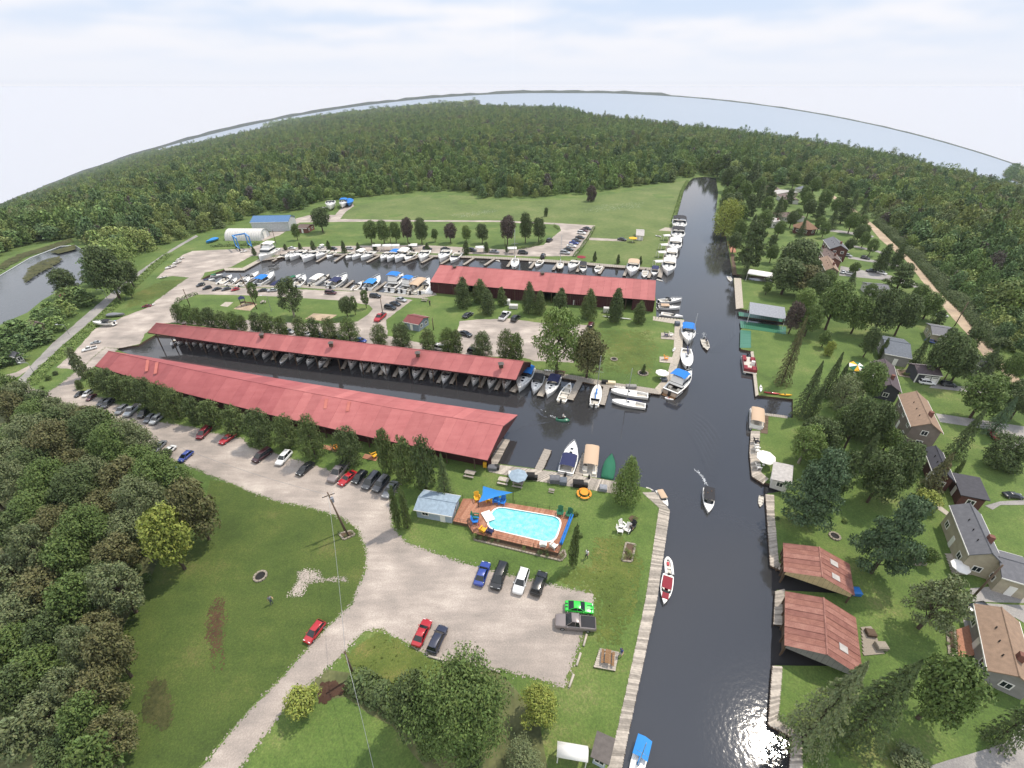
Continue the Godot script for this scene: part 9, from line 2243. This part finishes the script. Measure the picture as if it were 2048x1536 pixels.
const BOATS := [
["cruiser","white","none",-104.12,-124.85,-0.55,0.29,4.44,"first white cabin cruiser","shed",1],["cruiser","white","none",-102.37,-125.51,-0.55,0.28,4.46,"second white cabin cruiser","shed",1],["cruiser","white","none",-99.9,-125.51,-0.55,0.26,4.44,"third white cabin cruiser","shed",1],["cruiser","white","none",-97.55,-125.18,-0.55,0.25,4.41,"fourth white cabin cruiser","shed",1],["cruiser","white","none",-95.02,-124.52,-0.55,0.24,4.36,"fifth white cabin cruiser","shed",1],["cruiser","white","none",-92.33,-123.55,-0.55,0.22,4.3,"sixth white cabin cruiser","shed",1],["cruiser","white","none",-89.85,-122.91,-0.55,0.21,4.25,"seventh white cabin cruiser","shed",1],["cruiser","white","none",-86.62,-121.95,-0.55,0.19,4.19,"eighth white cabin cruiser","shed",1],["cruiser","white","none",-83.86,-120.7,-0.55,0.18,4.11,"ninth white cabin cruiser","shed",1],["runabout","white","none",-79.52,-120.89,-0.55,0.15,6.31,"first white motorboat","shed",1],["row","white","none",-76.08,-119.96,-0.55,0.13,6.22,"first white small open boat","shed",1],["cruiser","white","none",-72.42,-118.13,-0.55,0.11,6.07,"tenth white cabin cruiser","shed",1],["row","white","none",-66.17,-115.16,-0.55,0.07,5.83,"second white small open boat","shed",1],["cruiser","white","none",-64.63,-117.83,-0.55,0.06,6.02,"eleventh white cabin cruiser","shed",1],["runabout","white","none",-61.7,-116.34,-0.55,0.04,5.9,"second white motorboat","shed",1],["cruiser","white","none",-58.03,-114.3,-0.55,0.02,5.75,"twelfth white cabin cruiser","shed",1],["cruiser","white","none",-54.17,-113.16,-0.55,-0.01,5.66,"thirteenth white cabin cruiser","shed",1],["cruiser","white","none",-45.38,-112.91,-0.55,0.10,7.37,"fourteenth white cabin cruiser","shed",1],["cruiser","white","none",-41.86,-111.51,-0.55,0.07,7.23,"fifteenth white cabin cruiser","shed",1],["cruiser","white","none",-38.47,-110.95,-0.55,0.05,7.17,"sixteenth white cabin cruiser","shed",1],["cruiser","white","none",-30.28,-108.78,-0.55,-0.00,6.96,"seventeenth white cabin cruiser","shed",1],["cruiser","white","none",-26.34,-107.72,-0.55,-0.03,6.86,"eighteenth white cabin cruiser","shed",1],["cruiser","white","none",-21.79,-107.72,-0.55,-0.06,6.87,"nineteenth white cabin cruiser","shed",1],["cruiser","white","none",-18.02,-105.12,-0.55,-0.08,6.65,"twentieth white cabin cruiser","shed",1],["cruiser","white","none",-9.82,-104.11,-0.55,-0.14,6.6,"twenty-first white cabin cruiser","shed",1],["cruiser","white","none",-5.46,-102.86,-0.55,-0.17,6.52,"twenty-second white cabin cruiser","shed",1],["cruiser","white","none",-1.45,-102.37,-0.55,-0.20,6.5,"twenty-third white cabin cruiser","shed",1],["cruiser","white","green",-35.43,-109.87,-0.55,0.33,8.03,"white cabin cruiser showing a green canvas top","shed",0],["cruiser","white","blue",3.26,-103.13,-0.55,-0.26,11.52,"white cabin cruiser with a bright blue bimini","quay",0],["cruiser","white","black",6.54,-100.85,-0.55,-0.24,8.66,"white cabin cruiser with a dark windscreen frame","quay",0],["cruiser","white","navy",10.36,-99.68,-0.55,-0.32,9.7,"white cabin cruiser with a dark blue canvas","quay",0],["row","cream","none",13.91,-97.91,-0.55,2.77,8.92,"cream small open boat with an open pale hull","quay",0],["sail","white","blue",21.4,-95.99,-0.55,2.88,9.06,"white sailboat with a blue boom cover","quay",0],["sail2","white","none",30.06,-96.88,-0.55,-1.82,9.27,"white sailboat without a mast, broadside","quay",0],["sail","white","navy",28.93,-92.48,-0.55,-1.84,8.14,"white sailboat with a tall mast, broadside","quay",0],["row","white","none",28.02,-99.44,0.21,-1.81,3.06,"white small open boat lying on the planks","quay",0],["fly","wood","blue",44.35,-101.1,-0.55,2.40,12.08,"planked cabin cruiser with a blue top and planked stern","lawn",0],["inflatable","white","none",39.95,-95.52,-0.55,-1.77,2.2,"white inflatable dinghy behind the planked cruiser","lawn",0],["cruiser","white","blue",55.43,-129.21,-0.55,-0.30,12.25,"white cabin cruiser with a sky blue top","lawn",0],["sail","white","navy",50.4,-114.72,-0.55,-0.29,11.43,"white sailboat with a furled navy sail","lawn",0],["row","brown","none",59.1,-123.61,-0.55,-0.21,7.58,"brown small open boat with people fishing","canal",0],["runabout","white","black",37.37,-60.87,-0.55,-0.35,6.39,"white motorboat with a dark top at its stern","canal",0],["jetski","green","none",12.02,-86.36,-0.55,1.33,3.22,"green water scooter throwing a curved wake","canal",0],["cruiser","white","navy",12.24,-72.44,-0.55,2.85,9.83,"white cabin cruiser with navy canvas panels","front",0],["pontoon","white","tan",16.45,-71.34,-0.55,2.93,8.84,"white pontoon boat with a long tan roof","front",0],["covered","green","green",20.17,-70.16,-0.55,2.84,7.47,"green boat under a green cover","front",0],["runabout","white","tan",28.99,-61.58,-0.55,0.15,4.11,"white motorboat with a tan cover","dock",0],["row","white","none",27.15,-64.28,-0.55,1.01,1.5,"white small open boat small and white at the corner","dock",0],["inflatable","white","none",25.88,-47.03,-0.55,2.96,3.25,"white inflatable dinghy with red gear aboard","dock",0],["runabout","white","red",24.19,-42.61,-0.55,-0.40,5.36,"white motorboat with a dark red deck","dock",0],["sail","white","skyblue",14.66,-20.56,-0.55,-0.51,5.47,"white sailboat with a blue cockpit awning","dock",0],["row","brown","none",47.43,-60.93,-0.55,-0.51,3.16,"brown small open boat beside the huge white pine","east",0],["pontoon","red","none",66.88,-111.29,-0.55,-0.34,9.98,"red pontoon boat with red and white seats","east",0],["pontoon","white","tan",57.68,-86.09,-0.55,-0.42,8.47,"white pontoon boat with a tan roof","east",0],["row","white","none",89.42,-180.98,-0.55,-0.25,6.02,"white small open boat by the boat lift","east",0],["cruiser","white","black",92.59,-260.16,-0.57,-0.28,22.28,"first white cabin cruiser","cdock",1],["cruiser","white","black",85.71,-240.15,-0.56,-0.31,19.54,"second white cabin cruiser","cdock",1],["cruiser","white","white",78.82,-221.82,-0.55,-0.32,17.14,"third white cabin cruiser","cdock",1],["cruiser","white","white",72.75,-206.79,-0.55,-0.31,14.48,"fourth white cabin cruiser","cdock",1],["cruiser","white","white",67.13,-191.55,-0.55,-0.32,16.13,"fifth white cabin cruiser","cdock",1],["runabout","white","none",76.45,-243.16,0.2,-2.26,3.05,"white motorboat lying on the grass","cdock",0],["row","white","none",60.48,-179.78,-0.55,0.72,3.07,"white small open boat at the slip mouth","cdock",0],["runabout","white","navy",60.36,-188.24,-0.55,-0.34,9.24,"white motorboat with a navy top","erow",0],["row","white","none",55.78,-186.39,-0.55,-0.31,8.98,"white small open boat open","erow",0],["cruiser","white","tan",51.46,-190.58,-0.55,-0.29,15.18,"white cabin cruiser with a tan bimini","erow",0],["runabout","white","none",36.87,-191.69,-0.55,-0.33,8.78,"first white motorboat","erow",1],["runabout","white","black",30.69,-193.01,-0.55,-0.13,9.79,"white motorboat with a dark cockpit","erow",0],["cruiser","white","none",26.55,-195.34,-0.55,-0.34,12.58,"white cabin cruiser","erow",0],["sail","brown","none",21.01,-195.97,-0.55,-0.13,10.7,"brown sailboat with a varnished hull","erow",0],["runabout","white","none",11.88,-198.96,-0.55,-0.31,9.3,"second white motorboat","erow",1],["row","white","none",8.33,-202.69,-0.55,-0.34,4.47,"white small open boat tiny","erow",0],["sail","white","none",1.23,-198.69,-0.55,-0.06,12.23,"white sailboat with a tall mast","erow",0],["row","white","none",-6.6,-205.17,-0.55,0.58,4.29,"white small open boat grey-white","erow",0],["runabout","white","navy",-90.72,-176.7,-0.55,3.10,6.92,"white motorboat with a navy top","srow",0],["runabout","white","none",-60.83,-172.05,-0.55,3.06,8.45,"first white motorboat","srow",1],["cruiser","white","none",-112.31,-176.44,-0.56,3.12,7.53,"first white cabin cruiser","srow",1],["runabout","white","none",-26.07,-207.09,-0.55,-0.17,13.21,"first white motorboat","nrow",1],["runabout","white","none",-47.14,-208.91,-0.55,-0.12,12.48,"second white motorboat","nrow",1],["runabout","white","none",-84.58,-211.86,-0.56,-0.03,9.31,"third white motorboat","nrow",1],["cruiser","white","none",-31.29,-208.59,-0.55,-0.12,14.93,"first white cabin cruiser","nrow",1],["cruiser","white","none",-40.69,-208.94,-0.55,-0.04,14.05,"second white cabin cruiser","nrow",1],["cruiser","white","white",-50.9,-208.21,-0.55,-0.18,14.19,"third white cabin cruiser","nrow",1],["cruiser","white","blue",-54.81,-208.18,-0.55,-0.18,12.51,"white cabin cruiser with a small blue top","nrow",0],["cruiser","white","none",-58.24,-208.53,-0.55,-0.13,11.62,"fourth white cabin cruiser","nrow",1],["cruiser","white","none",-66.81,-209.63,-0.55,-0.26,11.17,"fifth white cabin cruiser","nrow",1],["cruiser","white","white",-71.3,-210.38,-0.56,-0.22,11.12,"sixth white cabin cruiser","nrow",1],["runabout","white","none",-74.79,-210.74,-0.56,-0.17,10.2,"fourth white motorboat","nrow",1],["cruiser","white","none",-88.78,-211.89,-0.56,-0.10,11.06,"seventh white cabin cruiser","nrow",1],["cruiser","white","none",-92.77,-208.24,-0.56,-0.09,14.03,"eighth white cabin cruiser","nrow",1],["runabout","white","none",-96.76,-212.27,-0.56,0.07,10.21,"fifth white motorboat","nrow",1],["cruiser","white","none",-99.62,-210.44,-0.57,-0.12,12.64,"ninth white cabin cruiser","nrow",1],["cruiser","white","none",-102.77,-210.41,-0.57,-0.02,10.88,"tenth white cabin cruiser","nrow",1],["runabout","brown","none",-106.13,-210.39,-0.57,-0.17,9.34,"brown motorboat with a varnished hull","nrow",0],["fly","white","white",-112.93,-210.14,-0.57,-0.05,15.05,"white cabin cruiser with a raised helm","nrow",0],["fly","white","white",-92.39,-220.82,-0.57,-0.54,6.33,"white cabin cruiser behind the quay","nrow",0],["cruiser","white","navy",-123.43,-179.25,-0.56,2.22,4.23,"white cabin cruiser with a navy cover","srow",0],["cruiser","white","green",-123.3,-184.84,-0.57,2.03,4.52,"white cabin cruiser with a green top","srow",0],["runabout","white","none",-116.36,-179.03,-0.56,3.12,9.63,"second white motorboat","srow",1],["runabout","white","none",-111.88,-171.75,-0.56,2.74,4.56,"third white motorboat","srow",1],["cruiser","white","none",-107.15,-176.19,-0.56,-3.13,9.38,"second white cabin cruiser","srow",1],["cruiser","white","none",-107.06,-181.92,-0.56,3.01,9.96,"third white cabin cruiser","srow",1],["cruiser","white","blue",-99.85,-178.79,-0.56,3.02,12.89,"white cabin cruiser with a blue bimini","srow",0],["covered","navy","navy",-94.4,-176.14,-0.55,3.02,6.93,"navy boat under a navy cover","srow",0],["cruiser","white","green",-89.24,-181.86,-0.55,2.74,6.43,"white cabin cruiser with a pale green top","srow",0],["cruiser","white","none",-84.68,-176.49,-0.55,-3.09,11.3,"fourth white cabin cruiser","srow",1],["pontoon","white","white",-78.53,-176.74,-0.55,2.95,9.6,"white pontoon boat with a white roof","srow",0],["runabout","brown","none",-77.29,-182.15,-0.55,2.86,6.86,"brown motorboat with a varnished hull","srow",0],["cruiser","white","none",-72.74,-178.96,-0.55,2.78,7.55,"fifth white cabin cruiser","srow",1],["cruiser","white","navy",-69.1,-175.96,-0.55,2.92,12.78,"white cabin cruiser with a navy cockpit cover","srow",0],["cruiser","white","skyblue",-54.79,-174.03,-0.55,2.98,13.03,"white cabin cruiser with a sky blue cover","srow",0],["fly","white","blue",-45.8,-174.32,-0.55,2.94,13.78,"white cabin cruiser with a blue top over its bridge","srow",0],["fly","white","blue",-39.87,-171.84,-0.55,2.77,12.26,"white cabin cruiser with a blue top and cream sides","srow",0],["pontoon","cream","tan",-36.71,-169.46,-0.55,2.88,12.17,"cream pontoon boat with a tan roof","srow",0],["cruiser","white","none",-34.07,-171.08,-0.55,3.03,13.19,"sixth white cabin cruiser","srow",1],["covered","white","white",-31.24,-168.37,-0.55,3.03,9.35,"white boat under a white cover","srow",0],["cruiser","white","none",58.05,-157.23,-0.55,1.73,8.77,"white cabin cruiser with a long narrow hull","send",0],["cruiser","white","tan",55.9,-151.13,-0.55,1.45,7.44,"white cabin cruiser with a tan top","send",0],["runabout","white","none",55.06,-144.99,-0.55,1.17,7.32,"white motorboat with a pointed bow","send",0],["cruiser","white","black",-134.04,-136.8,0.46,-1.57,6.73,"white cabin cruiser with a radar arch","land",0],["covered","grey","grey",-135.26,-143.9,0.37,1.72,5.44,"grey boat under a grey tarpaulin","land",0],["covered","blue","blue",-133.37,-139.69,0.11,2.30,1.76,"blue boat under a bright blue cover","land",0],["runabout","white","none",-129.39,-152.93,0.18,2.30,2.71,"white motorboat behind the dark red car","trail",0],["runabout","white","none",-150.82,-205.38,0.19,-0.26,3.76,"first white motorboat beside the west road hedge","land",1],["runabout","white","none",-148.89,-199.69,0.28,-0.11,4.89,"second white motorboat beside the west road hedge","land",1],["runabout","white","none",-147.94,-193.59,0.28,-0.30,4.83,"third white motorboat beside the west road hedge","land",1],["runabout","white","none",-143.35,-181.37,0.16,-0.52,2.72,"fourth white motorboat beside the west road hedge","land",1],["covered","skyblue","skyblue",-151.78,-233.5,0.36,-0.21,7.42,"skyblue boat under a sky blue cover","yard",0],["runabout","white","none",-152.32,-253.06,0.1,2.56,4.96,"white motorboat on the gravel behind the hut","yard",0],["cruiser","white","blue",-110.48,-315.5,0.59,0.17,14.56,"white cabin cruiser with a blue canvas","yard",0],["covered","blue","blue",-107.96,-320.19,0.62,0.25,15.29,"blue boat under a blue cover","yard",0],["cruiser","white","none",-116.76,-309.68,0.81,0.29,17.81,"white cabin cruiser","yard",0],["runabout","white","none",-121.93,-312.02,-0.19,-0.83,4.35,"white motorboat","yard",0],["cruiser","white","none",-127.13,-216.25,0.16,2.13,2.99,"white cabin cruiser hanging in the blue boat lift","yard",0],["covered","red","red",107.71,-79.23,0.29,-0.42,4.21,"red boat dark red, on the driveway","trail",0]]
const POOL := [-3.73,-56.8,-3.44,-57.48,-3.05,-57.96,-2.54,-58.26,-1.93,-58.37,-1.2,-58.29,7.07,-56.46,7.75,-56.23,8.22,-55.88,8.47,-55.42,8.52,-54.84,8.36,-54.14,7.74,-52.42,7.43,-51.76,7.01,-51.3,6.49,-51.04,5.87,-50.96,5.15,-51.09,-2.67,-53.35,-3.34,-53.63,-3.81,-54.01,-4.08,-54.51,-4.15,-55.11,-4.02,-55.82]
const POOLDECK := [-9.25,-60.67,-5.09,-60.54,0.47,-59.31,11.12,-57.05,7.76,-48.63,-6.71,-52.7,-7.91,-54.66,-10.57,-55.33]
